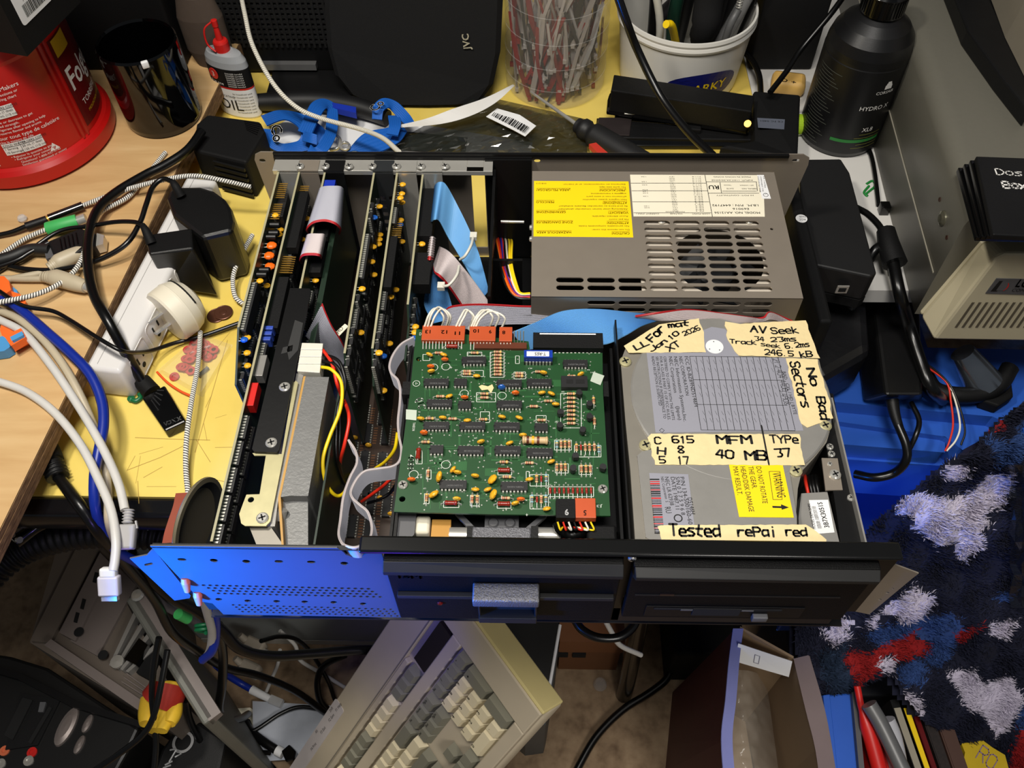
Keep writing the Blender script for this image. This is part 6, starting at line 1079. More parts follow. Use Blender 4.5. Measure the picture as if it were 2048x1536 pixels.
ctrp = at(350, 622, .030); ax = V((-.62, -.78, .10)).normalized(); Fp = frame(ctrp, V((0, 0, 1)).cross(ax), V((0, 0, 1))); 
b = MB(); b.lathe([(0, -.024), (.010, -.0235), (.019, -.020), (.025, -.013), (.0275, -.005), (.0278, -.0045), (.0278, -.0035), (.0275, -.003), (.027, .009), (.0255, .011), (0, .0112)], 44, 0, Fp); b.build('body', 'plug_white', rp)
b = MB()
for k in range(13): a_ = math.radians(40 + k * 8); b.cbox(0, 0, 0, .0012, .0045, .0016, 0, Fp @ RZ(a_) @ T(.0248, 0, -.0135) @ RY(-.75) @ RX(0) @ Matrix.Scale(1, 4))
b.build('vent_slots', 'dark', rp)
for s in (-1, 1): MB().box(-.0032, .0032, s * .0064 - .0008, s * .0064 + .0008, .011, .028, 0, Fp @ RZ(.5)).build('prong', 'steel', rp)
for x, y, l, z in ((433, 632, 'lower brown penny under the other beside the white plug', .0002), (447, 626, 'upper brown penny resting on the other by the white plug', .0018)):
    p = at(x, y, z); b = MB().lathe([(.0088, 0), (.0092, .0003), (.0092, .0012), (.0086, .0015), (.0082, .0012), (0, .0012)], 36, 0, T(*p)); b.lathe([(.0035, .0012), (.003, .0016), (0, .0018)], 10, 0, T(*p)); o = b.build('penny', mat('penny_brown', (.36, .22, .16), .38, .5)); tag(o, l, 'coin', 'two pennies')
# bag of red washers
mat('washer_red', (.72, .20, .20), .5); rw = random.Random(8); WM = mesh_of(MB().lathe([(.0022, 0), (.0046, 0), (.0046, .0012), (.0022, .0012), (.0022, 0)], 18), ['washer_red'])
for k, (x, y) in enumerate([(388, 690), (396, 700), (405, 692), (412, 690), (420, 696), (428, 700), (424, 712), (416, 716), (405, 708), (394, 712), (384, 708), (380, 720), (372, 718), (376, 700), (368, 735), (375, 738), (382, 742), (362, 734), (349, 754), (390, 682), (402, 684)]):
    o = bpy.data.objects.new('washer', WM); COL.objects.link(o); o.location = at(x, y, .0012 + .0013 * (k % 3)); o.rotation_euler = (rw.uniform(-.12, .12), rw.uniform(-.12, .12), 0); tag(o, 'small red fibre washer inside the clear bag on the yellow top', 'washer', 'red washers in the clear bag')
o = bpy.data.objects.new('washer', WM.copy()); COL.objects.link(o); o.location = at(265, 780, .0003); tag(o, 'single red washer outside the bag by the power strip end', 'washer')
cor = [(313, 742), (405, 795), (466, 690), (400, 668)]; vs = []; NX = 14
for j in range(NX + 1):
    for i in range(NX + 1):
        u, v = i / NX, j / NX; x = (cor[0][0] * (1 - u) + cor[1][0] * u) * (1 - v) + (cor[3][0] * (1 - u) + cor[2][0] * u) * v; y = (cor[0][1] * (1 - u) + cor[1][1] * u) * (1 - v) + (cor[3][1] * (1 - u) + cor[2][1] * u) * v
        vs.append(at(x, y, .0062 + rw.uniform(-.0006, .0010)) if 0 < i < NX and 0 < j < NX else at(x, y, .0006))
wbg = thing('washer_bag', 'small clear zip bag holding red washers on the yellow top', 'bag', at(390, 730, 0)); MB().add(vs, [(j * (NX + 1) + i, j * (NX + 1) + i + 1, (j + 1) * (NX + 1) + i + 1, (j + 1) * (NX + 1) + i) for j in range(NX) for i in range(NX)]).build('film', mat('bag_clear', (.95, .93, .85), .12, alpha=.16), wbg)
MB().tube([at(314, 744, .003), at(335, 765, .003), at(360, 782, .003), at(382, 792, .003)], .0012, 6).build('zip_line', mat('zip_orange', (.92, .35, .14), .4), wbg)
tag(MB().tube([at(396, 752, .003), at(406, 744, .003), at(416, 735, .003)], .0018, 8).build('grey_pin', mat('pin_grey', (.36, .37, .38), .4)), 'small grey pin in the clear washer bag', 'pin')
b = MB(); b.tube([at(279, 788, .003), at(281, 795, .003), at(272, 802, .003), at(264, 800, .003)], .0022, 8); b.lathe([(.0035, 0), (.0035, .003), (0, .004)], 12, 0, T(*at(264, 800, .0003))); tag(b.build('green_tie', mat('tie_green', (.05, .38, .22), .4)), 'green plastic tie end beside the black adapter dongle', 'zip tie')
dg = thing('video_dongle', 'black video adapter dongle with thick cable lying on the yellow top', 'adapter', at(330, 820, 0)); T_ = [at(*q, .0125) for q in ((283, 795), (329, 770), (372, 842), (329, 862))]; Bm = [V((p.x, p.y, .001)) for p in T_]
b = MB(); b.hull(Bm, T_); b.build('body', mat('dongle_black', (.025, .025, .027), .18), dg, .0015)
b = MB(); P = [at(*q, .0128) for q in ((301, 802), (316, 778), (329, 776), (316, 826))]
for k in range(9):
    for j in range(5): p = P[0].lerp(P[3], (k + .5) / 9).lerp(P[1].lerp(P[2], (k + .5) / 9), (j + .5) / 5); b.lathe([(.0008, 0), (.0005, .0004), (0, .0005)], 6, 0, T(*p))
b.build('knurled_patch', mat('knurl', (.10, .10, .105), .4), dg, kind='stuff'); b = MB(); ft(b, 'XINCA', (361, 832), (327, 845), .0042, .0127, 0, .03); b.build('lettering', mat('letter_grey', (.62, .62, .62), .4), dg)
b = MB(); P = [at(330, 863, .0095), at(371, 844, .0095)]; d_ = (P[1] - P[0]); b.cbox(0, 0, 0, d_.length * .8, .002, .006, 0, frame((P[0] + P[1]) / 2 - V((0, .0005, .002)), d_, V((0, 0, 1)).cross(d_))); b.build('plug_shell', 'steel', dg)
MB().tube([at(404, 262, .062), at(375, 300, .060), at(330, 330, .058), at(290, 350, .058), at(232, 385, .060), at(195, 420, .062), at(178, 470, .064), at(176, 530, .066), at(188, 590, .068), at(215, 640, .068), at(242, 690, .050), at(268, 735, .026), at(290, 772, .010)], .0046, 12).build('cord', 'cable_black', dg)
b = MB(); b.cyl(at(284, 762, .011), at(304, 785, .008), .0078, .0085, 12); b.build('collar', 'matte_black', dg)
# audio jack, taped plug, connectors on the plywood
aj = thing('audio_jack', 'black inline audio jack coupling on the plywood', 'jack', at(110, 430, ZW)); b = MB(); b.cyl(at(166, 411, .052), at(98, 437, .052), .0042, n=12); b.build('socket', 'gloss_black', aj); MB().cyl(at(98, 437, .052), at(94, 439, .052), .0036, n=12).build('ring', 'gold', aj); MB().cyl(at(94, 439, .052), at(52, 453, .052), .0040, n=12).build('plug', 'black_plastic', aj); MB().tube([at(52, 453, .052), at(25, 464, .05), at(0, 470, ZW + .004), at(-40, 478, ZW + .004)], .0026, 8).build('cord', 'cable_black', aj)
tp = thing('taped_plug', 'metal plug wrapped in bright green tape', 'plug', at(128, 452, ZW)); MB().tube([at(96, 458, .053), at(125, 450, .055), at(155, 442, .055)], .0070, 10, 0, 4).build('green_tape', mat('tape_green', (.25, .68, .35), .5), tp); MB().cyl(at(155, 442, .055), at(172, 436, .056), .0050, n=10).build('metal_tip', 'steel', tp)
vg = thing('monitor_plug', 'black ridged monitor cable plug on the plywood', 'plug', at(150, 490, ZW)); P = [at(*q, .060) for q in ((95, 482), (160, 455), (192, 466), (190, 492), (110, 520))]; MB().hull([V((p.x, p.y, ZW + .001)) for p in P[::-1]], P[::-1]).build('hood', 'black_plastic', vg, .002)
for k in range(5): p, q = at(120 + k * 8, 478 - k * 3, .0605), at(124 + k * 8, 500 - k * 3, .0605); MB().cyl(p, q, .0007, n=6).build('rib', 'gloss_black', vg)
P = [at(*q, .058) for q in ((193, 466), (208, 470), (206, 488), (192, 492))]; MB().hull([V((p.x, p.y, ZW + .003)) for p in P[::-1]], P[::-1]).build('shell', 'steel', vg); P = [at(*q, .054) for q in ((88, 498), (108, 492), (112, 512), (92, 518))]; MB().hull([V((p.x, p.y, ZW + .001)) for p in P[::-1]], P[::-1]).build('thumb_screw', 'grey_plastic', vg)
MB().tube([at(100, 500, .053), at(60, 500, .053), at(20, 515, .052), at(-40, 530, .052)], .0060, 10).build('cord', mat('cord_grey', (.10, .10, .10), .5), vg); MB().tube([at(98, 485, .055), at(60, 505, .055), at(30, 522, .054), at(-40, 545, .052)], .0026, 8).build('cord', 'cable_black', vg)
for (lab, P_) in (('upper beige keyboard plug partly under the black monitor plug', [(175, 500), (150, 510), (118, 525), (98, 536), (60, 545), (0, 556), (-40, 560)]), ('lower beige round keyboard plug with a ribbed grip on the plywood', [(172, 574), (150, 567), (112, 556), (85, 553), (45, 553), (0, 552), (-40, 550)])):
    t_ = thing('keyboard_plug', lab, 'plug', at(*P_[2], ZW)); p = [at(x, y, ZW + .0085) for x, y in P_]
    MB().tube(p[:4], .0080, 14, 0, 4, lambda t, l: .75 + .3 * math.sin(min(1, t * 1.5) * 1.6) if t < .75 else .9 - (t - .75) * 2.0).build('grip', 'cable_beige', t_); MB().cyl(p[0], p[0] + (p[0] - p[1]).normalized() * .008, .0048, n=14).build('metal_ring', 'steel', t_)
    for k in range(4): q = p[2].lerp(p[3], .35 + k * .2); d_ = (p[3] - p[2]).normalized() * .0008; MB().cyl(q - d_, q + d_, .0068 - k * .0006, n=12).build('relief_ring', 'cable_beige', t_)
    MB().tube([V((q.x, q.y, ZW + .005)) for q in p[3:]], .0032, 8).build('cord', 'cable_beige', t_)
tag(MB().lathe([(0, 0), (.0035, .0005), (.0048, .003), (.0035, .0055), (0, .0062)], 16, 0, T(*at(47, 441, ZW + .0004))).build('clear_bead', mat('bead', (.85, .85, .85), .08, alpha=.45)), 'clear rubber bumper dot on the plywood', 'bumper')
fd2 = thing('cable_clip', 'orange and blue plastic cable clip gripping the cables on the plywood', 'cable clip', at(20, 640, ZW)); mat('clip_orange', (.95, .42, .16), .4); mat('clip_blue', (.30, .58, .80), .4)
def blob(name, px, z0, z1, m, bev=.0015): P = [at(x, y, z1) for x, y in px]; P = [(p.x, p.y) for p in P]; P = ccw(P); MB().prism(P, z0, z1).build(name, m, fd2, bev)
blob('orange_arm', [(-20, 552), (8, 552), (18, 562), (22, 580), (10, 588), (-20, 585)], .049, .062, 'clip_orange'); blob('blue_link', [(-20, 575), (18, 568), (34, 580), (38, 600), (20, 606), (-20, 590)], ZW + .001, .055, 'clip_blue'); blob('orange_loop', [(22, 582), (40, 588), (52, 603), (48, 612), (28, 604)], .053, .060, 'clip_orange')
blob('orange_base', [(2, 648), (28, 652), (50, 668), (52, 678), (22, 692), (4, 672), (0, 660)], ZW + .001, .054, 'clip_orange'); blob('orange_frame', [(8, 672), (42, 656), (52, 674), (22, 692)], .054, .062, 'clip_orange'); blob('blue_bar', [(20, 674), (44, 662), (47, 670), (24, 682)], .0622, .0650, 'clip_blue'); blob('blue_paddle', [(-20, 680), (5, 672), (18, 680), (20, 694), (8, 702), (-20, 706)], ZW + .001, .056, 'clip_blue')
mat('wd', (.1, .1, .1))
def cb(lab, l, r, m, nm='cable'): return cable(nm, l, r, m, lab)
cb('thin black two-core cord crossing the power strip to the case', [(-40, 560, .062), (0, 583, .062), (28, 602, .062), (55, 614, .060), (105, 622, .058), (140, 640, .058), (190, 672, .062), (235, 698, .060), (262, 705, .046), (300, 702, .020), (350, 686, .008), (410, 670, .006), (478, 646, .006)], .0020, 'cable_black', 'thin_cord')
cb('blue network cable draped over the plywood edge', [(-40, 585, .055), (10, 600, .055), (45, 622, .056), (95, 665, .057), (140, 705, .056), (180, 748, .052), (203, 800, .046), (207, 850, .042), (198, 900, .038), (189, 950, .030), (190, 1010, .015), (203, 1055, -.01), (225, 1095, -.04), (275, 1125, -.08), (350, 1160, -.12), (410, 1195, -.14), (429, 1225, -.16), (432, 1270, -.20), (424, 1302, -.22), (405, 1320, -.24)], .0045, 'cable_blue', 'network_cable')
cb('beige cable beside the blue network cable', [(-40, 608, .053), (0, 622, .053), (40, 640, .054), (85, 678, .054), (125, 728, .053), (160, 790, .045), (190, 860, .030), (210, 930, .022), (216, 990, .013), (218, 1045, .006), (235, 1095, -.04)], .0036, 'cable_beige', 'beige_cable')
us = thing('usb_cable', 'white usb cable with grey moulded plug hanging above the case flange', 'usb cable', at(200, 850, .04)); MB().tube([at(*q) for q in ((-40, 622, .055), (0, 640, .055), (50, 668, .056), (100, 728, .055), (140, 786, .050), (180, 850, .046), (215, 915, .044), (238, 970, .042), (250, 1020, .040))], .0036, 10).build('cord', 'cable_white', us)
p0, p1 = at(250, 1020, .040), at(258, 1098, .030); Fu = frame((p0 + p1) / 2, (1, .05, 0), p1 - p0); hl = (p1 - p0).length / 2; MB().rbox(-.0075, .0075, -hl * .25, hl, -.004, .004, .0018, 0, Fu).build('plug', mat('usb_grey', (.66, .65, .65), .45), us); MB().tube([Fu @ V((0, -hl * (1.0 - k * .12), 0)) for k in range(7)], .0046, 10, 0, 3, lambda t, l: .85 + .2 * math.sin(t * 30)).build('strain_relief', 'usb_grey', us); MB().box(.0072, .0086, -hl * .3, hl * .1, -.001, .001, 0, Fu @ RZ(-.25)).build('latch', 'usb_grey', us)
b = MB(); o_, i_ = rrect(-.0045, .0045, -.008, .008, .001), rrect(-.0040, .0040, -.0075, .0075, .001); b.plate(o_, [i_], .0003, 0, Fu @ T(0, hl * .35, .0044)); b.text('USB', .005, Fu @ T(.0025, hl * .35 - .006, .0044) @ RZ(math.pi / 2), 0); b.build('emblem', mat('usb_mark', (.50, .49, .49), .5), us)
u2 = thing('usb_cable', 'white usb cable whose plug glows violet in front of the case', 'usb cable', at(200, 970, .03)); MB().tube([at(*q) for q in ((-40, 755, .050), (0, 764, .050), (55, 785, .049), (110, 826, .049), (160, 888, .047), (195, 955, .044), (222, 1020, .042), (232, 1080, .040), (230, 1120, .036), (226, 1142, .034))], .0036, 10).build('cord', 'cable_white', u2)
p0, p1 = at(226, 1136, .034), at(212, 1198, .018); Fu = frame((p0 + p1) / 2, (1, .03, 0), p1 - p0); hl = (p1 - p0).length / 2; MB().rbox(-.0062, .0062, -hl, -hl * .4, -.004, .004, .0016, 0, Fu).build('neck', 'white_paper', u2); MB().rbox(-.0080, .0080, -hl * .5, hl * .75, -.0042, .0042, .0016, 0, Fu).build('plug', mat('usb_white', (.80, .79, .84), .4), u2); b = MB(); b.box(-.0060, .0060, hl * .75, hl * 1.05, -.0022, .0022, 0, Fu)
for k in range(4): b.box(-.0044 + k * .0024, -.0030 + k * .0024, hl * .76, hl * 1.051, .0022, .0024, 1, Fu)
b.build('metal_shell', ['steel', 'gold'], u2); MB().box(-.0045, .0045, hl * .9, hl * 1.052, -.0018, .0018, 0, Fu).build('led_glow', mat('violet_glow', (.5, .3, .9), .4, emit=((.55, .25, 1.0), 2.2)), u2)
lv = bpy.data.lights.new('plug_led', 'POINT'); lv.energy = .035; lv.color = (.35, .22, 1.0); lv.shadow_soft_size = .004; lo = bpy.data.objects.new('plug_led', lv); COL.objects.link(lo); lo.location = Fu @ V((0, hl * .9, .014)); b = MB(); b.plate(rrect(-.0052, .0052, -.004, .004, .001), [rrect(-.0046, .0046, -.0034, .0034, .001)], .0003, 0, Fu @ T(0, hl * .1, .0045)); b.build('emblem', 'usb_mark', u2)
# ================================================================ under and in front of the bench
# keyboard leaning with its number pad end up
KX, KY, KN, KO = V((-.46636, -.30632, -.82986)), V((.60930, -.79134, -.05031)), V((-.64129, -.52910, .55569)), V((-.07028, .06429, -.29866))
MK = Matrix((KX, KY, KN)).transposed().to_4x4(); MK.translation = KO
kb = thing('keyboard', 'large cream keyboard with grey keys leaning below the case, number pad end up', 'keyboard', M=MK)
mat('kb_body', (.72, .67, .58), .5, 0, .04, 60); mat('kb_side', (.76, .70, .48), .5, 0, .05, 60); mat('key_light', (.84, .79, .66), .5, 0, .03); mat('key_grey', (.47, .46, .40), .5, 0, .03); mat('kb_plate', (.62, .60, .57), .55)
MB().rbox(-.053, .452, -.108, .104, -.043, -.012, .006, 0, MK).build('body', 'kb_body', kb)
b = MB()
for q in ((-.050, .448, -.105, -.060), (-.050, -.012, -.060, .102), (.078, .448, -.060, -.052), (-.012, .448, .086, .102), (-.012, .448, -.029, -.013), (.440, .448, -.052, .086)): b.box(q[0], q[1], q[2], q[3], -.0125, -.0045, 0, MK)
b.build('surround', 'kb_body', kb, .0015); MB().box(-.0535, -.0495, -.1075, .103, -.040, -.006, 0, MK).build('end_cap', 'kb_side', kb, .002)
MB().box(-.0495, .447, -.062, -.0605, -.0044, -.0041, 0, MK).build('groove', mat('kb_groove', (.48, .45, .40), .6), kb)
MB().box(-.008, .064, -.050, -.029, -.0118, -.0040, 0, MK).build('indicator_panel', mat('smoke', (.13, .11, .12), .25), kb)
MB().plate(rrect(.235, .43, -.1065, -.086, .004), [], .0006, 0, MK @ T(0, 0, -.0038)).build('label_strip', mat('strip_lilac', (.74, .71, .70), .5), kb)
b = MB(); rk = random.Random(4)
for k, (x, y, s) in enumerate(((.250, -.094, 'F1 Help'), (.275, -.094, 'F2 Save'), (.305, -.094, 'F3 Exit'), (.345, -.092, 'F4 Print'), (.262, -.101, 'Shift'), (.315, -.101, 'Alt'))): b.text(s, .0058, MK @ T(x, y, -.0036) @ RZ(math.pi), 0)
b.build('strip_lettering', 'ink', kb)
def keym(wx, wy, m):
    b = MB(); hx, hy = wx * .01905 / 2 - .0004, wy * .01905 / 2 - .0004; tx, ty = hx - .0028, hy - .0030
    bt = [(-hx, -hy, -.011), (hx, -hy, -.011), (hx, hy, -.011), (-hx, hy, -.011)]; tp_ = [(-tx, -ty - .0012, 0), (tx, -ty - .0012, 0), (tx, ty - .0012, -.0006), (-tx, ty - .0012, -.0006)]; b.hull(bt, tp_); return mesh_of(b, [m], 'key')
KM = {}
def key(i, j, m='key_light', wx=1, wy=1):
    k_ = (wx, wy, m)
    if k_ not in KM: KM[k_] = keym(wx, wy, m)
    inst(KM[k_], 'key', kb, MK @ T(i * .01905, j * .01905, 0))
for i in range(4): key(i, 0, 'key_grey')
key(0, 1.5, 'key_grey', 1, 2); key(0, 3.5, 'key_grey', 1, 2)
for i in (1, 2, 3):
    for j in (1, 2, 3): key(i, j)
key(1, 4); key(2.5, 4, 'key_light', 2, 1)
for i in (4.45, 5.45, 6.45):
    for j in (0, 1): key(i, j, 'key_grey')
    key(i, 4, 'key_grey')
key(5.45, 3, 'key_grey')
for g, (i0, n, m) in enumerate(((4.45, 3, 'key_grey'), (7.75, 4, 'key_light'), (12.1, 4, 'key_grey'), (16.5, 4, 'key_light'), (21.3, 1, 'key_grey'))):
    for k in range(n): key(i0 + k, -2.05, m)
key(8.25, 0, 'key_grey', 2)
for k in range(13): key(9.75 + k, 0)
key(7.95, 1, 'key_light', 1.4)
for k in range(12): key(9.2 + k, 1)
key(21.5, 1, 'key_grey', 1.5); key(8.4, 2, 'key_grey', 2.3)
for k in range(11): key(10.1 + k, 2)
key(21.3, 2, 'key_grey', 1.8); key(8.6, 3, 'key_grey', 2.7)
for k in range(10): key(10.5 + k, 3)
key(21.2, 3, 'key_grey', 2.2); key(8, 4, 'key_grey', 1.5); key(9.6, 4, 'key_grey', 1.5); key(14, 4, 'key_light', 7); key(18.6, 4, 'key_grey', 1.5); key(21.3, 4, 'key_grey', 1.5)
b = MB(); 
for s, i, j in (('-', 0, 0), ('*', 1, 0), ('/', 2, 0), ('Esc', 3, 0), ('+', 0, 1.2), ('9', 1, 1), ('8', 2, 1), ('7', 3, 1), ('6', 1, 2), ('5', 2, 2), ('4', 3, 2), ('3', 1, 3), ('2', 2, 3), ('1', 3, 3), ('.', 1, 4), ('0', 3, 4), ('PgUp', 4.45, 0), ('Home', 5.45, 0), ('Ins', 6.45, 0), ('PgDn', 4.45, 1), ('End', 5.45, 1), ('Del', 6.45, 1)):
    b.text(s, .0062 if len(s) < 2 else .0038, MK @ T(i * .01905 + (.0035 if len(s) < 2 else .005), j * .01905 - .0035, .0003) @ RZ(math.pi), 0, bold=.02)
b.build('key_legends', 'ink', kb)
# old beige tower with open bays, loose side panel, far cabinet
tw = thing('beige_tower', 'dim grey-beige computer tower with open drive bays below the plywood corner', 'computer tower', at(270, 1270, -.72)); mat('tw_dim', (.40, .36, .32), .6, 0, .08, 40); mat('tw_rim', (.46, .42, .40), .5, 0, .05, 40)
ZT = -.40
Q = lambda x, y, z=ZT: at(x, y, z)
tq = [(60, 1285), (310, 1437), (352, 1395), (250, 1200), (240, 1040), (130, 1040)]
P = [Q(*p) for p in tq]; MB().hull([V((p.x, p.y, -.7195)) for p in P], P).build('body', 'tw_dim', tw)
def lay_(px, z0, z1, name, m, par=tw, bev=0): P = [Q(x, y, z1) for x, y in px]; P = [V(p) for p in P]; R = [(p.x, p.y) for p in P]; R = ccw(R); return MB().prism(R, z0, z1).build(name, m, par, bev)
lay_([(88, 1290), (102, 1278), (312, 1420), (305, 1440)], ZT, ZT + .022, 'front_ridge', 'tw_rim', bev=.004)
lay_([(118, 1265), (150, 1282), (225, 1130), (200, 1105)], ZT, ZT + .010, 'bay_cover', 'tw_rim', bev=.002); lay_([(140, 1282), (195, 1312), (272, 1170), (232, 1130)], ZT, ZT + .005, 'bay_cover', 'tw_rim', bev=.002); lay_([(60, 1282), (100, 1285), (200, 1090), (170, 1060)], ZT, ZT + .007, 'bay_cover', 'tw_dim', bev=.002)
for x, y in ((190, 1155), (165, 1208), (152, 1235)): lay_([(x - 5, y + 9), (x + 2, y + 11), (x + 7, y - 9), (x, y - 11)], ZT + .010, ZT + .0106, 'slot', 'dark')
for x, y in ((158, 1264), (206, 1310)): MB().lathe([(.006, 0), (.006, .0006), (0, .0006)], 14, 0, T(*Q(x, y, ZT + .0105))).build('button_hole', 'dark', tw)
for k in range(4): lay_([(218 + k * 11, 1330 + k * 4), (223 + k * 11, 1333 + k * 4), (276 + k * 14, 1225 + k * 22), (269 + k * 14, 1220 + k * 22)], ZT, ZT + .014 - .002 * (k % 2), 'metal_rail', 'alu')
for k in range(3): lay_([(252 - k * 5, 1345 + k * 8), (254 - k * 5, 1349 + k * 8), (312, 1392 + k * 8), (312, 1388 + k * 8)], ZT, ZT + .006, 'vent_rib', 'tw_rim')
lay_([(248, 1318), (272, 1330), (296, 1290), (278, 1276)], ZT, ZT + .020, 'drive_plug', 'gloss_black'); lay_([(272, 1345), (299, 1360), (318, 1310), (303, 1298)], ZT, ZT + .010, 'card_edge', 'matte_black')
b = MB(); b.lathe([(.008, 0), (.008, .004), (0, .005)], 14, 0, T(*Q(236, 1325, ZT + .012))); b.build('knob', 'steel', tw)
spn = thing('metal_sheet', 'loose grey metal side panel standing beside the beige tower', 'panel', at(340, 1320, -.72)); a, c = at(262, 1192, -.335), at(418, 1442, -.36); n = (c - a).cross(V((0, 0, 1))).normalized() * .0075
MB().hull([V((p.x, p.y, -.7195)) for p in (a - n, c - n, c + n, a + n)], [a - n, c - n, c + n, a + n]).build('sheet', mat('sheet_grey', (.40, .40, .37), .5, .15), spn, .003); d = at(280, 1178, -.335); MB().hull([V((a.x, a.y, -.352)), V((c.x, c.y, -.375)), V((c.x, c.y, -.37)) - n * 2, V((a.x, a.y, -.347)) - n * 2], [a, c, c - n * 2, a - n * 2]).build('rolled_rim', 'tw_rim', spn)
MB().lathe([(.008, 0), (.006, .003), (0, .004)], 12, 0, T(*at(275, 1190, -.334))).build('screw', 'steel', spn)
cab = thing('grey_cabinet', 'pale grey equipment cabinet standing under the bench behind the keyboard', 'cabinet', (-.3, .3, -.72)); MB().box(-.52, .02, .225, .62, -.70, -.20).build('body', mat('cab_grey', (.52, .54, .54), .5, 0, .04, 20), cab, .006); MB().box(-.515, .015, .226, .60, -.7195, -.702).build('plinth', mat('cab_base', (.66, .65, .62), .5), cab)
# dark chassis, brown box and leg right of the keyboard
dk = thing('dark_case', 'dark case with pale edge and round screw foot standing right of the keyboard', 'case', at(1060, 1320, -.72)); P = [at(x, y, -.44) for x, y in ((890, 1225), (1120, 1235), (1098, 1375), (1092, 1398), (1048, 1404), (960, 1330))][::-1]
MB().hull([V((p.x, p.y, -.56)) for p in P], P).build('lid', mat('case_dark', (.10, .10, .095), .5), dk, .002); MB().hull([V((p.x + .002, p.y, -.7195)) for p in P], [V((p.x + .002, p.y, -.561)) for p in P]).build('base', mat('case_grey', (.30, .31, .31), .5), dk)
a, c = at(1120, 1250, -.4395), at(1099, 1372, -.4395); MB().tube([a, (a + c) / 2, c], .0022, 8).build('pale_edge', 'white_paper', dk); p = at(1081, 1384, -.4395); MB().lathe([(.011, 0), (.011, .004), (.007, .008), (0, .0085)], 20, 0, T(*p)).build('screw_foot', 'steel', dk)
br = thing('brown_box', 'brown cardboard box with dark latches on the carpet under the bench', 'box', (.10, .25, -.72)); p = at(1116, 1338, -.7195); q = at(1232, 1350, -.7195)
MB().box(p.x, q.x, p.y, p.y + .16, -.7195, -.63).build('carton', mat('carton', (.44, .28, .16), .7, 0, .08, 30), br); MB().box(p.x - .002, q.x + .002, p.y - .003, p.y + .163, -.6298, -.585).build('lid', mat('carton_lid', (.48, .30, .17), .7, 0, .08, 30), br)
for x in (1122, 1157): c = at(x, 1305, -.66); MB().box(c.x - .010, c.x + .010, p.y - .0028, p.y - .0002, -.655, -.640).build('latch', 'dark', br)
lg = MB(); c = at(1247, 1392, -.7195); lg.tube([V((c.x, c.y, -.715)), V((c.x, c.y + .002, -.66)), V((c.x - .002, c.y + .01, -.55)), V((c.x - .004, c.y + .02, -.42))], .012, 14); tag(lg.build('chair_leg', mat('leg_dark', (.16, .14, .11), .2, .4)), 'dark shiny tubular leg standing on the carpet by the brown box', 'leg')
b = MB(); b.lathe([(.010, 0), (.011, .004), (.008, .012), (0, .014)], 16, 0, T(*at(1200, 1370, -.7198))); tag(b.build('clear_bead', mat('cap_clear', (.8, .8, .8), .05, alpha=.14)), 'small clear plastic cap on the carpet beside the shiny leg', 'cap')
# open cardboard box with blue light painted into the violet of its edge
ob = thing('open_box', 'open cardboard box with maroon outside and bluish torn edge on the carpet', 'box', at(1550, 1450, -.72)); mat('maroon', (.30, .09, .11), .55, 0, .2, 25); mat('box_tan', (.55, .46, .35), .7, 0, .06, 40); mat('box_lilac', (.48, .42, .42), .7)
ZX = -.27; L = [(1470, 1258), (1462, 1320), (1455, 1400), (1447, 1480), (1456, 1600)]; Lp = [at(x, y, ZX) for x, y in L]; Rt = [at(x, y, ZX) for x, y in ((1588, 1318), (1612, 1420), (1632, 1500), (1645, 1600))]
bl_ = at(1345, 1385, -.7195); bl2 = at(1325, 1600, -.7195); N = V((.004, 0, 0))
b = MB()
for k in range(4):
    A, B = Lp[k], Lp[k + 1]; t0, t1 = k / 4, (k + 1) / 4; C_, D_ = bl_.lerp(bl2, t0), bl_.lerp(bl2, t1); b.hull([D_, D_ + N, C_ + N, C_], [B, B + N, A + N, A])
b.build('outer_wall', 'maroon', ob); b = MB()
b.ribbon([(p - N * .6, p + N * 2.2) for p in Lp], 1, .0016, 0, None, 5, 0); b.build('torn_edge', mat('edge_lit_violet', (.42, .44, .66), .6), ob)
zf = -.52; F0, F1, F2_, F3 = Lp[0] + V((.006, .0, 0)), Rt[0], Rt[3], Lp[4] + V((.006, 0, 0)); dn = lambda p, z: V((p.x, p.y, z))
b = MB(); b.hull([dn(F3, zf - .003), dn(F2_, zf - .003), dn(F1, zf - .003), dn(F0, zf - .003)], [dn(F3, zf), dn(F2_, zf), dn(F1, zf), dn(F0, zf)]); b.hull([dn(F0, zf), dn(F1, zf), dn(F1, zf) + V((0, .003, 0)), dn(F0, zf) + V((0, .003, 0))], [F0, F1, F1 + V((0, .003, 0)), F0 + V((0, .003, 0))])
for A, B in zip(Rt, Rt[1:]): b.hull([dn(B, zf), dn(B, zf) + N, dn(A, zf) + N, dn(A, zf)], [B, B + N, A + N, A])
b.build('inner_board', 'box_tan', ob); b = MB(); R2p = [at(x, y, ZX + .01) for x, y in ((1618, 1311), (1648, 1415), (1664, 1500), (1680, 1600))]; b.ribbon(list(zip(Rt, R2p)), 1, .0016, 0, None, 5, 0); b.build('side_flap', 'box_lilac', ob)
b = MB(); q = [at(1476, 1286, ZX + .006), at(1584, 1322, ZX + .004), at(1577, 1353, ZX - .020), at(1470, 1322, ZX - .02)]; b.hull(q, [p + V((0, -.0008, .0008)) for p in q]); m_ = [q[0].lerp(q[3], .3).lerp(q[1].lerp(q[2], .3), t) + V((0, -.001, .001)) for t in (.33, .42)] + [q[0].lerp(q[3], .75).lerp(q[1].lerp(q[2], .75), t) + V((0, -.001, .001)) for t in (.42, .33)]
for A, B in zip(m_, m_[1:] + m_[:1]): b.cyl(A, B, .0004, n=5, m=1)
tag(b.build('white_card', ['white_paper', 'label_grey']), 'white plastic card leaning at the rear inside the open box', 'card')
rb2 = random.Random(6); vs = []; NX, NY = 12, 26
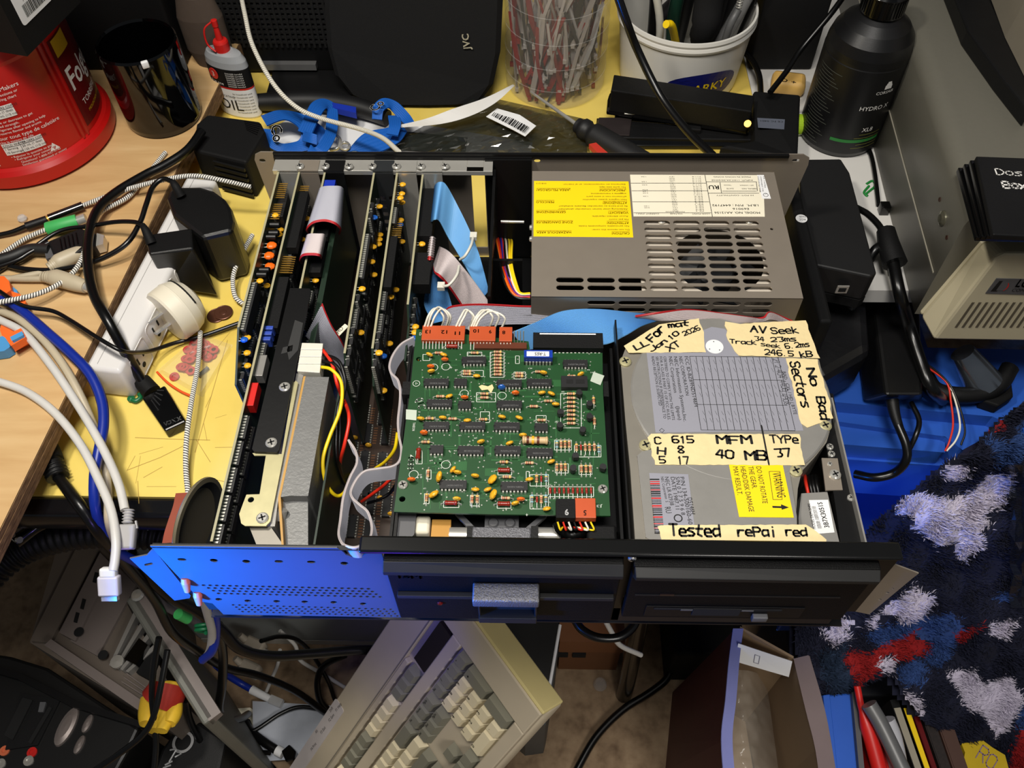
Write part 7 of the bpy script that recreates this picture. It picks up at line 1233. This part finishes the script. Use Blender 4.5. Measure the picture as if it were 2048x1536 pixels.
for j in range(NY + 1):
    for i in range(NX + 1):
        u, v = i / NX, j / NY; x = 1462 + u * (70 + 35 * v) - 4 * v; y = 1340 + v * 230 + 30 * (u - .3) ** 2; vs.append(at(x, y, -.34 - .05 * u + .03 * math.sin(u * 3.1) + rb2.uniform(-.004, .004)))
cbg = thing('clear_bag', 'crinkled clear plastic bag tucked in the left of the open box', 'bag', at(1500, 1450, -.51)); MB().add(vs, [(j * (NX + 1) + i, j * (NX + 1) + i + 1, (j + 1) * (NX + 1) + i + 1, (j + 1) * (NX + 1) + i) for j in range(NY) for i in range(NX)], 0, None, True).build('film', mat('film_clear', (.80, .76, .70), .1, alpha=.22), cbg)
# blue plastic tiers, lamp head and adapters at the right
mat('crate_blue', (.17, .36, .74), .4, 0, .05, 40)
cr_ = thing('blue_crate', 'blue plastic stepped crate lying to the right of the hard drive', 'crate', at(1800, 850, -.2))
def tier(px, z1, z0, name='step'): P = ccw([(p.x, p.y) for p in (at(x, y, z1) for x, y in px)]); MB().prism(P, z0, z1).build(name, 'crate_blue', cr_, .003)
tier([(1600, 690), (2090, 700), (2090, 880), (1985, 833), (1680, 805), (1640, 800)], -.10, -.17); tier([(1640, 801), (1680, 806), (1984, 834), (1976, 872), (1925, 900), (1890, 873), (1640, 838)], -.118, -.17); tier([(1640, 839), (1890, 874), (1890, 905), (1640, 885)], -.126, -.20); tier([(1640, 886), (1890, 906), (1889, 932), (1640, 915)], -.150, -.22, 'lip')
tier([(1600, 940), (1890, 940), (1890, 1250), (1560, 1250)], -.42, -.44, 'lower_tray')
for x in (.32, .45): MB().box(x, x + .03, .27, .45, -.7195, -.441).build('crate_foot', 'crate_blue', cr_); MB().box(x, x + .03, .40, .45, -.4195, -.1705).build('post', 'crate_blue', cr_)
ad = thing('power_brick', 'black power brick lying on the blue crate with cords at both ends', 'power adapter', at(1780, 700, -.10)); P = [at(x, y, -.055) for x, y in ((1742, 560), (1838, 600), (1845, 790), (1772, 790))]; B_ = [at(x, y, -.094) for x, y in ((1700, 575), (1838, 610), (1845, 800), (1725, 802))]
MB().hull(B_[::-1], P[::-1]).build('case', 'adapter_black', ad, .003); 
MB().tube([at(1784, 800, -.075), at(1790, 830, -.08), at(1800, 860, -.085)], .0065, 12, 0, 6, lambda t, l: 1 - .35 * t).build('strain_relief', 'black_plastic', ad); MB().tube([at(1796, 850, -.083), at(1812, 890, -.09), at(1812, 920, -.10), at(1790, 945, -.118), at(1750, 955, -.126), at(1710, 948, -.136)], .0045, 10).build('cord', 'cable_black', ad); MB().tube([at(1822, 805, -.085), at(1838, 840, -.086), at(1832, 870, -.09), at(1815, 905, -.105)], .0028, 8).build('cord', 'cable_black', ad)
lh = thing('camera_head', 'silver cone in a black ring bracket lying on the blue crate', 'lamp head', at(1940, 740, -.10)); a, c = at(1925, 705, -.055), at(1968, 768, -.085); MB().cyl(a, c, .012, .019, 28).build('cone', mat('chrome', (.55, .58, .62), .18, .9), lh)
b = MB(); b.tube([at(1850, 752, -.085), at(1870, 780, -.085), at(1910, 790, -.085), at(1960, 788, -.085), at(1998, 770, -.08), at(2020, 735, -.075)], .009, 12); b.build('ring', 'black_plastic', lh); P = [at(x, y, -.085) for x, y in ((1985, 775), (2020, 735), (2028, 792), (1998, 812), (1962, 800))][::-1]; MB().hull([dn(p, -.099) for p in P], P).build('bracket', 'matte_black', lh, .002)
for lab, m, l in (('thin white wire arching over the blue crate', 'white_wire', [(1834, 716), (1862, 735), (1893, 762), (1910, 800), (1920, 850), (1912, 880), (1893, 902)]), ('thin red wire arching over the blue crate', 'wire_red', [(1832, 717), (1855, 735), (1893, 765), (1902, 805), (1906, 850), (1898, 885), (1890, 902)]), ('thin black wire beside the white one over the blue crate', 'wire_black', [(1840, 720), (1870, 740), (1900, 770), (1918, 810), (1930, 860), (1922, 890)])):
    cable('signal_wire', [(x, y, -.062 - .035 * (k / 6)) for k, (x, y) in enumerate(l)], .0010, m, lab, 'wire')
cable('grey_cable', [(1700, 560, -.02), (1702, 610, -.03), (1690, 665, -.05), (1665, 720, -.06), (1640, 775, -.07)], .0050, mat('cord_mid', (.20, .20, .21), .4), 'grey cord running down behind the hard drive corner')
P = [at(x, y, -.03) for x, y in ((1590, 540), (1735, 575), (1745, 700), (1640, 760), (1590, 700))][::-1]; tag(MB().hull([dn(p, -.095) for p in P], P).build('dark_pouch', mat('pouch_dark', (.07, .07, .08), .4, 0, .3, 40, .8, 60), None, .01), 'dark crumpled pouch between the power supply and blue crate', 'pouch')
# fleece blanket
mat('fleece_navy', (.06, .075, .17), .9, 0, .25, 120); mat('fleece_white', (.80, .77, .84), .9, 0, .08, 120); mat('fleece_red', (.58, .06, .07), .9, 0, .2, 120); mat('fleece_blue', (.17, .28, .50), .9, 0, .2, 120); mat('fleece_steel', (.11, .18, .28), .9, 0, .2, 120)
f10 = lambda u, v: (1560 + u * .3815, 950 + v * .3815)
PAT = [(1, [(600, 200), (640, 110), (760, 100), (900, 140), (1010, 60), (1090, 0), (1220, -10), (1180, 150), (1040, 210), (1110, 260), (1040, 310), (1060, 370), (960, 450), (920, 430), (930, 350), (820, 380), (780, 330), (690, 280), (700, 220)]), (1, [(830, 0), (900, -60), (1000, -40), (980, 10), (880, 35)]), (1, [(520, 720), (600, 650), (690, 580), (740, 620), (810, 650), (760, 700), (730, 760), (640, 775), (600, 730)]), (1, [(215, 850), (260, 790), (340, 750), (400, 760), (350, 820), (370, 850), (280, 890)]), (1, [(855, 1050), (940, 1030), (1000, 1010), (1060, 1100), (1160, 1050), (1200, 1060), (1270, 1180), (1200, 1290), (1140, 1380), (1080, 1300), (1040, 1240), (960, 1220), (920, 1130)]), (1, [(630, 1120), (720, 1170), (760, 1280), (690, 1200)]), (1, [(1070, 830), (1100, 780), (1180, 755), (1240, 750), (1170, 860)]), (1, [(490, 990), (600, 960), (580, 1040), (520, 1030)]), (1, [(430, 760), (520, 730), (500, 800), (450, 800)]),
       (2, [(315, 970), (380, 920), (440, 930), (470, 1010), (430, 1100), (395, 1100), (370, 1020)]), (2, [(430, 950), (540, 900), (600, 930), (520, 980), (490, 1050), (450, 1080)]), (2, [(520, 920), (600, 860), (720, 800), (700, 860), (795, 890), (730, 945), (600, 965)]), (2, [(915, 835), (980, 800), (1060, 790), (980, 850), (930, 885)]), (2, [(1000, -170), (1060, -250), (1120, -300), (1180, -280), (1110, -220), (1060, -180)]), (2, [(1215, 1420), (1260, 1350), (1500, 1330), (1500, 1600), (1200, 1560)]),
       (3, [(430, 830), (560, 780), (700, 740), (880, 720), (960, 800), (910, 860), (880, 960), (800, 1010), (740, 960), (800, 880), (700, 830), (520, 900)]), (3, [(610, 1010), (700, 960), (770, 1020), (740, 1110), (640, 1110)]), (3, [(1080, -200), (1180, -160), (1300, -330), (1400, -300), (1250, -60), (1120, -40)]), (3, [(1090, 650), (1180, 610), (1260, 620), (1150, 670)]), (4, [(195, 940), (330, 890), (330, 980), (390, 1110), (280, 1150), (215, 1050)]), (4, [(1200, 520), (1300, 480), (1400, 560), (1250, 600)]), (3, [(1230, 1260), (1290, 1200), (1400, 1260), (1300, 1340), (1240, 1330)])]
PAT = [(m, [f10(*p) for p in l]) for m, l in PAT]
def inside(x, y, l):
    c = False; n = len(l)
    for i in range(n):
        (x0, y0), (x1, y1) = l[i], l[i - 1]
        if (y0 > y) != (y1 > y) and x < (x1 - x0) * (y - y0) / (y1 - y0) + x0: c = not c
    return c
def pat(x, y):
    for m, l in PAT:
        if inside(x, y, l): return m
    return 0
OUT = [(1995, 850), (2048, 805), (2110, 770), (2110, 1580), (2020, 1545), (1960, 1510), (1900, 1470), (1850, 1445), (1820, 1405), (1800, 1380), (1790, 1350), (1760, 1352), (1720, 1372), (1690, 1388), (1655, 1394), (1625, 1375), (1600, 1335), (1590, 1290), (1592, 1225), (1640, 1190), (1720, 1080), (1800, 1005), (1890, 930), (1960, 900)]
def bz(x, y): return -.108 - .00052 * (y - 860) + .012 * math.sin(x * .021 + y * .013) + .010 * math.sin(y * .035 - x * .012) + (.020 * math.sin((x + .6 * y) * .0105))
bk2 = thing('fleece_blanket', 'fluffy navy fleece blanket with white stars and red patches heaped at the right', 'blanket', at(1850, 1150, -.40)); rb3 = random.Random(17)
b = MB(); ST_ = 10; gx = list(range(1580, 2121, ST_)); gy = list(range(770, 1591, ST_)); idx = {}; vs = []; fs = []; fm = []
def vid(x, y):
    if (x, y) not in idx: idx[(x, y)] = len(vs); vs.append(at(x, y, bz(x, y)))
    return idx[(x, y)]
for x in gx:
    for y in gy:
        if inside(x + ST_ / 2, y + ST_ / 2, OUT): fs.append((vid(x, y + ST_), vid(x + ST_, y + ST_), vid(x + ST_, y), vid(x, y))); fm.append(pat(x + ST_ / 2, y + ST_ / 2))
base_n = len(vs); lowv = [v + V((0, .006, -.022)) for v in vs]
b.v = vs + lowv; b.f = fs + [tuple(base_n + k for k in reversed(f)) for f in fs]; b.m = fm + [0] * len(fs); b.sm = [True] * len(b.f); b.u = [None] * len(b.f)
FM = ['fleece_navy', 'fleece_white', 'fleece_red', 'fleece_blue', 'fleece_steel']; b.build('cloth', FM, bk2)
b = MB(); cnt = 0
while cnt < 76000:
    x, y = rb3.uniform(1585, 2080), rb3.uniform(790, 1560)
    if not inside(x, y, OUT): continue
    m = pat(x + rb3.gauss(0, 3.5), y + rb3.gauss(0, 3.5)); p = at(x, y, bz(x, y) - .001); 
    g = math.sin(x * .09) * 1.3 + math.cos(y * .075 + x * .03) * 1.3; L = rb3.uniform(.004, .0095); d = V((math.cos(g + rb3.gauss(0, .8)) * .75, math.sin(g + rb3.gauss(0, .8)) * .75, rb3.uniform(.25, 1.0))).normalized(); w = V((-d.y, d.x, rb3.uniform(-.3, .3))).normalized() * rb3.uniform(.0007, .0016)
    e = p + d * L; k = len(b.v); b.v += [p - w, p + w, e]; b.f.append((k, k + 1, k + 2)); b.m.append(m); b.sm.append(False); b.u.append(None); cnt += 1
b.build('pile', FM, bk2, kind='stuff')
sup = thing('storage_tub', 'grey storage tub hidden under the fleece blanket', 'tub', (.52, .12, -.72)); MB().box(.36, .75, .10, .24, -.7195, -.52).build('body', mat('tub_grey', (.25, .26, .28), .5), sup, .004)
ckb = MB(); vs = []
for j in range(14):
    for i in range(6): vs.append(at(2016 + i * 14 + rb3.uniform(-3, 3) + (6 if i == 0 and j % 3 else 0), 930 + j * 22, bz(2030, 930 + j * 22) + .016 + rb3.uniform(-.006, .012)))
ckb.add(vs, [(j * 6 + i, j * 6 + i + 1, (j + 1) * 6 + i + 1, (j + 1) * 6 + i) for j in range(13) for i in range(5)]); tag(ckb.build('crinkled_bag', mat('film_dark', (.10, .11, .14), .08, alpha=.6)), 'crinkled clear bag lying on the fleece at the right edge', 'bag')
# bin with pens and books, bottom right corner
bb = thing('blue_bin', 'blue plastic bin edge standing beside the open cardboard box', 'bin', at(1690, 1470, -.72)); P = [at(x, y, -.36) for x, y in ((1638, 1390), (1704, 1384), (1724, 1600), (1660, 1600))][::-1]; MB().hull([dn(p, -.7195) for p in P], P).build('body', 'crate_blue', bb, .003); P = [at(x, y, -.354) for x, y in ((1646, 1390), (1660, 1388), (1682, 1600), (1668, 1600))][::-1]; MB().hull([dn(p, -.36) for p in P], P).build('rib', 'crate_blue', bb, .001); P = [at(x, y, -.352) for x, y in ((1704, 1384), (1714, 1384), (1735, 1600), (1724, 1600))][::-1]; MB().hull([dn(p, -.7195) for p in P], P).build('grey_rim', 'grey_plastic', bb)
def pen(name, lab, cat, l, r, m, rf=None): return tag(MB().tube([at(x, y, z) for x, y, z in l], r, 12, 0, 5, rf).build(name, m), lab, cat)
pen('red_pen', 'slim red pen with a fat lower barrel in the blue bin', 'pen', [(1714, 1372, -.33), (1724, 1420, -.34), (1740, 1470, -.35), (1775, 1600, -.38)], .0085, 'red', lambda t, l: .45 if t < .35 else .45 + min(1, (t - .35) * 4) * .55)
pen('silver_pen', 'silver grey tube leaning in the blue bin beside the red pen', 'tube', [(1738, 1408, -.32), (1765, 1455, -.33), (1815, 1560, -.35)], .0085, 'silver_dull'); pen('white_tube', 'short whitish tube leaning behind the silver grey tube', 'tube', [(1770, 1440, -.35), (1785, 1480, -.36), (1800, 1560, -.38)], .011, mat('tube_white', (.72, .72, .74), .3))
rbk = thing('red_booklet', 'red booklet with white logo standing in the blue bin', 'booklet', at(1740, 1500, -.6)); P = [at(x, y, -.37) for x, y in ((1724, 1445), (1746, 1436), (1800, 1600), (1752, 1600))][::-1]; MB().hull([dn(p, -.60) for p in P], P).build('cover', 'red', rbk); b = MB(); c = at(1752, 1458, -.369); b.open_lathe([(.004, 0), (.0065, 0)], 16, 0, T(*c)); b.build('logo', 'white_print', rbk)
for lab, x0, m, w_ in (('black book with pale edge standing beside the red booklet', 1806, 'matte_black', 16), ('dark booklet with a yellow stripe standing in the bin row', 1826, 'gloss_black', 12), ('red spined booklet standing in the bin row', 1842, 'dk_red', 10), ('dark patterned book standing under the blanket edge', 1858, mat('pattern_dark', (.12, .08, .07), .6, 0, .9, 300), 22), ('brown book standing next to the patterned one', 1884, mat('book_brown', (.30, .20, .16), .6), 30)):
    tk = thing('book', lab, 'book', at(x0, 1500, -.62), 'books standing in the bottom right row'); P = [at(x, y, -.42) for x, y in ((x0 - 26, 1400), (x0 - 26 + w_, 1398), (x0 + 44 + w_, 1600), (x0 + 44, 1600))][::-1]; MB().hull([dn(p, -.64) for p in P], P).build('cover', m, tk); q = [p.lerp(sum(P, V()) / 4, .18) + V((0, 0, .001)) for p in P]; MB().hull([dn(p, -.425) for p in q], q).build('pages', 'cream_dim' if 'pale' in lab else 'yellow_label' if 'stripe' in lab else m, tk)
bs = thing('book_shelf_box', 'low dark crate under the books in the bottom right', 'crate', at(1830, 1500, -.72)); P = [at(x, y, -.642) for x, y in ((1700, 1400), (2060, 1400), (2110, 1640), (1720, 1640))][::-1]; MB().hull([dn(p, -.7195) for p in P], P).build('body', 'matte_black', bs)
yb_ = thing('yellow_bag', 'yellow scalloped bag with outlined letters at the bottom right corner', 'bag', at(1970, 1520, -.64)); sc_ = [(1922, 1475), (1935, 1470), (1948, 1474), (1962, 1478), (1985, 1495), (2010, 1510), (2040, 1620), (1935, 1620), (1930, 1560), (1926, 1530), (1930, 1505), (1924, 1490)]; P = [at(x, y, -.46) for x, y in sc_]; R = ccw([(p.x, p.y) for p in P]); MB().prism(R, -.64, -.46).build('bag', mat('bag_yellow', (.80, .68, .10), .5), yb_, .004); b = MB(); hw(b, 'RO', (1952, 1515), (1985, 1540), .018, -.459, 0, .08); b.build('lettering', mat('outline_violet', (.55, .45, .60), .5), yb_)
# black computer, branded black box and yellow cloth, bottom left
bp = thing('black_computer', 'black computer with oval silver buttons at the bottom left corner', 'computer', at(130, 1430, -.72)); ZK = -.46; P = [at(x, y, ZK) for x, y in ((-120, 1290), (20, 1312), (95, 1335), (278, 1455), (262, 1490), (180, 1640), (-120, 1640))][::-1]; MB().hull([dn(p, -.7195) for p in P], P).build('case', mat('pc_black', (.045, .045, .045), .45), bp, .004)
lay2 = lambda px, z1, name, m, bev=.001: lay_(px, ZK, z1, name, m, bp, bev)
lay2([(-60, 1318), (40, 1345), (150, 1400), (290, 1445), (282, 1455), (140, 1412), (35, 1358), (-60, 1330)], ZK + .012, 'ridge', 'black_metal'); lay2([(40, 1385), (120, 1400), (75, 1490), (10, 1500)], ZK + .003, 'drive_panel', 'black_plastic'); lay2([(45, 1395), (65, 1400), (25, 1480), (8, 1470)], ZK + .006, 'drive_door', 'ridge_grey'); lay2([(80, 1404), (92, 1404), (86, 1424), (76, 1424)], ZK + .006, 'silver_key', 'grey_plastic'); lay2([(98, 1412), (104, 1416), (62, 1488), (56, 1484)], ZK + .006, 'drive_slot', 'dark')
for x, y, s in ((134, 1454, 1.7), (176, 1448, .8), (160, 1490, .8)): MB().lathe([(.0105, 0), (.0100, .003), (.006, .0045), (0, .005)], 24, 0, T(*at(x, y, ZK)) @ RZ(1.35) @ Matrix.Diagonal((s * 1.35, s * .55, 1, 1))).build('oval_button', mat('pewter', (.50, .46, .44), .4, .4), bp)
for x, y, m in ((10, 1502, 'copper'), (65, 1505, 'red'), (58, 1522, 'steel'), (2, 1528, 'steel')): MB().lathe([(.006, 0), (.006, .002), (.003, .002), (.003, .0005), (0, .0005)], 14, 0, T(*at(x, y, ZK))).build('audio_jack', m, bp)
ln = thing('black_box', 'black box with silver outlined letters by the yellow rag', 'box', at(380, 1490, -.72)); P = [at(x, y, -.50) for x, y in ((322, 1500), (372, 1425), (452, 1480), (420, 1640), (270, 1640))][::-1]; MB().hull([dn(p, -.7195) for p in P], P).build('case', 'black_plastic', ln, .004)
b = MB(); p = at(366, 1484, -.4985); b.open_lathe([(.010, 0), (.0135, 0)], 28, 0, T(*p)); 
for l in ([(340, 1500), (352, 1498), (362, 1508), (350, 1514)], [(352, 1500), (338, 1524)], [(330, 1530), (345, 1522)], [(326, 1536), (342, 1530)], [(320, 1548), (338, 1540)]): b.tube([at(x, y, -.4985) for x, y in l], .0013, 6, 0, 0)
b.build('lettering', mat('silver_letter', (.66, .66, .66), .35, .3), ln)
rag = thing('work_glove', 'yellow and red crumpled cloth glove hanging by the side panel', 'glove', at(330, 1420, -.5)); b = MB(); fpts = [[(300, 1400), (296, 1425), (292, 1448)], [(318, 1395), (314, 1430), (308, 1462)], [(334, 1395), (332, 1430), (322, 1462)], [(344, 1398), (345, 1425), (338, 1448)], [(308, 1395), (325, 1412), (330, 1440)]]
for l in fpts: b.tube([at(x, y, -.385 + .004 * k) for k, (x, y) in enumerate(l)], .0115, 12, 0, 6, lambda t, l_: 1.0 - .35 * t ** 3)
b.build('fingers', mat('glove_yellow', (.86, .70, .16), .7, 0, .06, 60, .4, 150), rag); b = MB(); b.tube([at(322, 1402, -.382), at(332, 1385, -.378), at(338, 1368, -.376)], .024, 16, 0, 5, lambda t, l: 1 - .1 * t); b.build('cuff', mat('glove_red', (.62, .13, .07), .7, 0, .08, 60, .3, 200), rag); MB().tube([at(312 + 13 * k, 1366 + abs(k - 2) * 2, -.366) for k in range(5)], .003, 8).build('cuff_hem', 'glove_yellow', rag)
# white cloth, floor cables and plugs
vs = []; rb4 = random.Random(3)
for j in range(13):
    for i in range(11): u, v = i / 10, j / 12; x = 505 + u * (150 + 20 * (1 - v)) + v * 2; y = 1402 + v * 122 + u * 10 - 20 * u * v; vs.append(at(x, y, -.712 + .010 * abs(math.sin(u * 4 + v * 3)) + rb4.uniform(0, .004)))
tag(MB().add(vs, [(j * 11 + i, j * 11 + i + 1, (j + 1) * 11 + i + 1, (j + 1) * 11 + i) for j in range(12) for i in range(10)], 0, None, True).build('white_cloth', mat('cloth_white', (.74, .76, .80), .8)), 'crumpled white cloth lying on the carpet left of the keyboard', 'cloth')
tag(MB().hull([at(x, y, -.7198) for x, y in ((430, 1420), (500, 1415), (560, 1460), (470, 1470))][::-1], [at(x, y, -.716) for x, y in ((430, 1420), (500, 1415), (560, 1460), (470, 1470))][::-1]).build('paper_scrap', 'cream'), 'cream paper scrap on the carpet beside the side panel', 'paper')
FZ = lambda l, z0, z1: [(x, y, z0 + (z1 - z0) * k / (len(l) - 1)) for k, (x, y) in enumerate(l)]
def lc(lab, l, z0, z1, r, m, nm='floor_cable'): cable(nm, FZ(l, z0, z1), r, m, lab)
hs = MB(); hs.tube([at(*q) for q in ((-60, 1190, -.10), (0, 1128, -.09), (60, 1090, -.085), (140, 1068, -.08), (230, 1062, -.08), (310, 1068, -.085), (350, 1078, -.09))], .0150, 18, 0, 26, lambda t, l: 1 + .09 * math.sin(l * 900)); tag(hs.build('corrugated_hose', 'black_plastic'), 'black corrugated hose curving under the bench edge at the left', 'hose')
lc('white cable arching over the corrugated hose', [(-30, 1085), (30, 1040), (80, 1016), (140, 1006), (200, 1010), (260, 1030), (300, 1055)], -.055, -.07, .0034, 'cable_white', 'white_cable'); lc('glossy black cable lying along the corrugated hose', [(30, 1085), (80, 1050), (140, 1032), (210, 1024), (290, 1040)], -.055, -.065, .0065, mat('cable_gloss', (.03, .03, .03), .12), 'black_cable')
tag(MB().tube([at(10, 1040, -.045), at(18, 1062, -.05), at(32, 1078, -.052), (at(40, 1080, -.05))], .0030, 10).build('metal_hook', 'steel'), 'bent metal hook end beneath the plywood corner', 'hook')
pl_ = thing('power_cable', 'black power cord with moulded plug dropping from under the plywood', 'power cord', at(105, 915, .0)); MB().tube([at(70, 880, .016), at(92, 905, .016), at(104, 925, .015)], .0135, 12, 0, 5, lambda t, l: 1 - .25 * t).build('plug', 'matte_black', pl_); MB().tube([at(98, 915, .016), at(108, 935, .014), at(116, 955, .012)], .0085, 12, 0, 12, lambda t, l: 1 + .16 * math.sin(t * 40)).build('strain_relief', 'black_plastic', pl_)
MB().tube([at(*q) for q in ((114, 950, .012), (140, 985, .013), (168, 1022, .010), (205, 1075, -.02), (262, 1140, -.10), (310, 1200, -.18), (345, 1265, -.25), (400, 1305, -.33), (450, 1335, -.42), (520, 1352, -.50), (590, 1382, -.60), (650, 1425, -.69))], .0050, 10).build('cord', 'cable_black', pl_)
lc('thick black cable sagging from the case flange to behind the keyboard', [(262, 1108), (300, 1155), (345, 1195), (400, 1225), (445, 1262), (480, 1298), (540, 1312), (620, 1308), (720, 1300), (800, 1300)], -.10, -.45, .0060, 'cable_black'); lc('grey cable with a green band below the front panel', [(268, 1110), (290, 1165), (320, 1205), (365, 1232), (410, 1255), (450, 1280), (500, 1300)], -.12, -.45, .0042, mat('cable_lilac', (.42, .40, .42), .5))
tag(MB().tube([at(356, 1228, -.215), at(364, 1232, -.222), at(376, 1238, -.232)], .0056, 12).build('green_band', 'tape_green'), 'green tape band wrapped on the grey cable', 'tape')
lc('white cable dropping below the copper rivets', [(405, 1190), (416, 1230), (424, 1265), (420, 1300), (408, 1318)], -.06, -.30, .0042, 'cable_white'); b = MB(); b.tube([at(404 + 3 * math.cos(k * .9) * 4, 1248 + k * 1.2, -.19 + .004 * math.sin(k * .9)) for k in range(16)], .0022, 6); tag(b.build('twist_tie', 'tie_green'), 'dark green twist tie around the white and blue cables', 'twist tie')
lc('black cable falling behind the side panel and curling on the carpet', [(436, 1250), (446, 1310), (444, 1370), (438, 1420), (455, 1442), (480, 1438), (496, 1428)], -.25, -.69, .0055, 'cable_black'); lc('thin black cord draped before the pale cabinet', [(522, 1282), (560, 1273), (595, 1280), (625, 1310), (655, 1360), (670, 1400)], -.50, -.70, .0032, 'cable_black'); lc('pale thin cord looping across the carpet before the cabinet', [(560, 1262), (590, 1290), (600, 1320), (640, 1345), (690, 1375)], -.55, -.70, .0030, 'cable_white'); lc('thin pale cord running down to the white cloth', [(560, 1300), (555, 1330), (542, 1360), (532, 1385)], -.60, -.70, .0028, 'cable_white')
lc('black cord curving across the white cloth', [(430, 1462), (470, 1470), (510, 1460), (560, 1428), (600, 1414), (650, 1420)], -.69, -.695, .0032, 'cable_black'); lc('black cord hanging down past the yellow glove', [(318, 1275), (308, 1330), (304, 1390), (308, 1440), (312, 1490), (306, 1560)], -.30, -.42, .0036, 'cable_black'); lc('second black cord crossing in front of the yellow glove', [(335, 1300), (322, 1370), (308, 1430), (285, 1470), (235, 1510), (160, 1560)], -.30, -.40, .0036, 'cable_black'); lc('black cable running from the tower corner over the black box', [(372, 1400), (380, 1440), (400, 1480), (430, 1520), (450, 1570)], -.40, -.60, .0042, 'cable_black'); lc('black cable along the carpet at the bottom edge', [(440, 1530), (480, 1516), (520, 1518), (550, 1545), (570, 1590)], -.70, -.70, .0052, 'cable_black'); lc('black floor cord beside the black box', [(395, 1440), (440, 1480), (490, 1500), (540, 1506)], -.60, -.69, .0035, 'cable_black')
lc('dark cable loop at the keyboard back edge', [(690, 1310), (650, 1330), (635, 1360), (640, 1400), (660, 1425)], -.60, -.70, .0050, 'cable_black'); lc('black cable hanging under the drive bezels', [(1150, 1240), (1165, 1260), (1195, 1275), (1235, 1275), (1262, 1258), (1275, 1235)], -.25, -.25, .0050, 'cable_black'); lc('white cable hanging beside the shiny leg', [(1210, 1240), (1222, 1262), (1240, 1290), (1282, 1310)], -.30, -.40, .0032, 'cable_white')
lc('long black cable running over the carpet toward the open box', [(1130, 1590), (1160, 1528), (1195, 1470), (1245, 1420), (1300, 1385), (1335, 1355), (1350, 1310), (1362, 1250)], -.712, -.68, .0056, 'cable_black')
pq = at(1385, 1362, -.7195); tag(MB().rbox(pq.x - .045, pq.x + .06, pq.y, pq.y + .14, -.7195, -.60, .006).build('shadow_block', 'matte_black'), 'dark block added as the shadow behind the open box', 'bin')  # dark block added where only shade lies behind the box
rj = thing('network_plug', 'blue cable end with white boot and clear plug on the carpet', 'plug', at(530, 1395, -.71)); z = -.690; MB().tube([at(432, 1330, -.60), at(455, 1350, -.66), at(480, 1366, -.685), at(505, 1380, z)], .0052, 10).build('cord', 'cable_blue', rj); MB().tube([at(503, 1379, z), at(520, 1388, z), at(540, 1398, z)], .0068, 10, 0, 4, lambda t, l: 1 - .2 * t).build('boot', 'white_paper', rj); a, c = at(540, 1398, z), at(564, 1408, z); d = c - a; MB().cbox(0, 0, 0, d.length, .012, .009, 0, frame((a + c) / 2, d, V((0, 0, 1)).cross(d))).build('clear_body', mat('plug_clear', (.8, .8, .8), .1, alpha=.5), rj)
pg = thing('socket_plug', 'black plug with pale collar lying on the white cloth', 'plug', at(580, 1500, -.70)); z = -.690; MB().tube([at(492, 1444, z - .012), at(500, 1462, z - .006), at(530, 1485, z), at(556, 1502, z)], .0065, 10).build('cord', 'cable_black', pg); MB().cyl(at(553, 1500, z), at(566, 1507, z), .0075, n=12).build('collar', 'white_paper', pg); P = [at(x, y, z + .010) for x, y in ((562, 1502), (578, 1488), (592, 1502), (588, 1520), (572, 1524))][::-1]; MB().hull([dn(p, z - .012) for p in P], P).build('body', 'gloss_black', pg, .002)
for lab, x, y in (('beige serial plug against the pale cabinet, upper one', 510, 1292), ('beige serial plug against the pale cabinet, lower one', 500, 1338)):
    sp_ = thing('serial_plug', lab, 'plug', at(x, y, -.62)); p = at(x, y, -.60); MB().rbox(-.016, .016, -.010, .010, -.010, .010, .004, 0, T(*p) @ RZ(-.4)).build('hood', mat('serial_beige', (.62, .58, .52), .5), sp_); MB().cyl(at(x - 12, y - 6, -.60), at(x - 30, y - 22, -.585), .0065, .0045, 10).build('relief', 'serial_beige', sp_); MB().cyl(at(x + 16, y + 8, -.60), at(x + 24, y + 12, -.60), .0035, n=10).build('thumb_screw', 'steel', sp_)
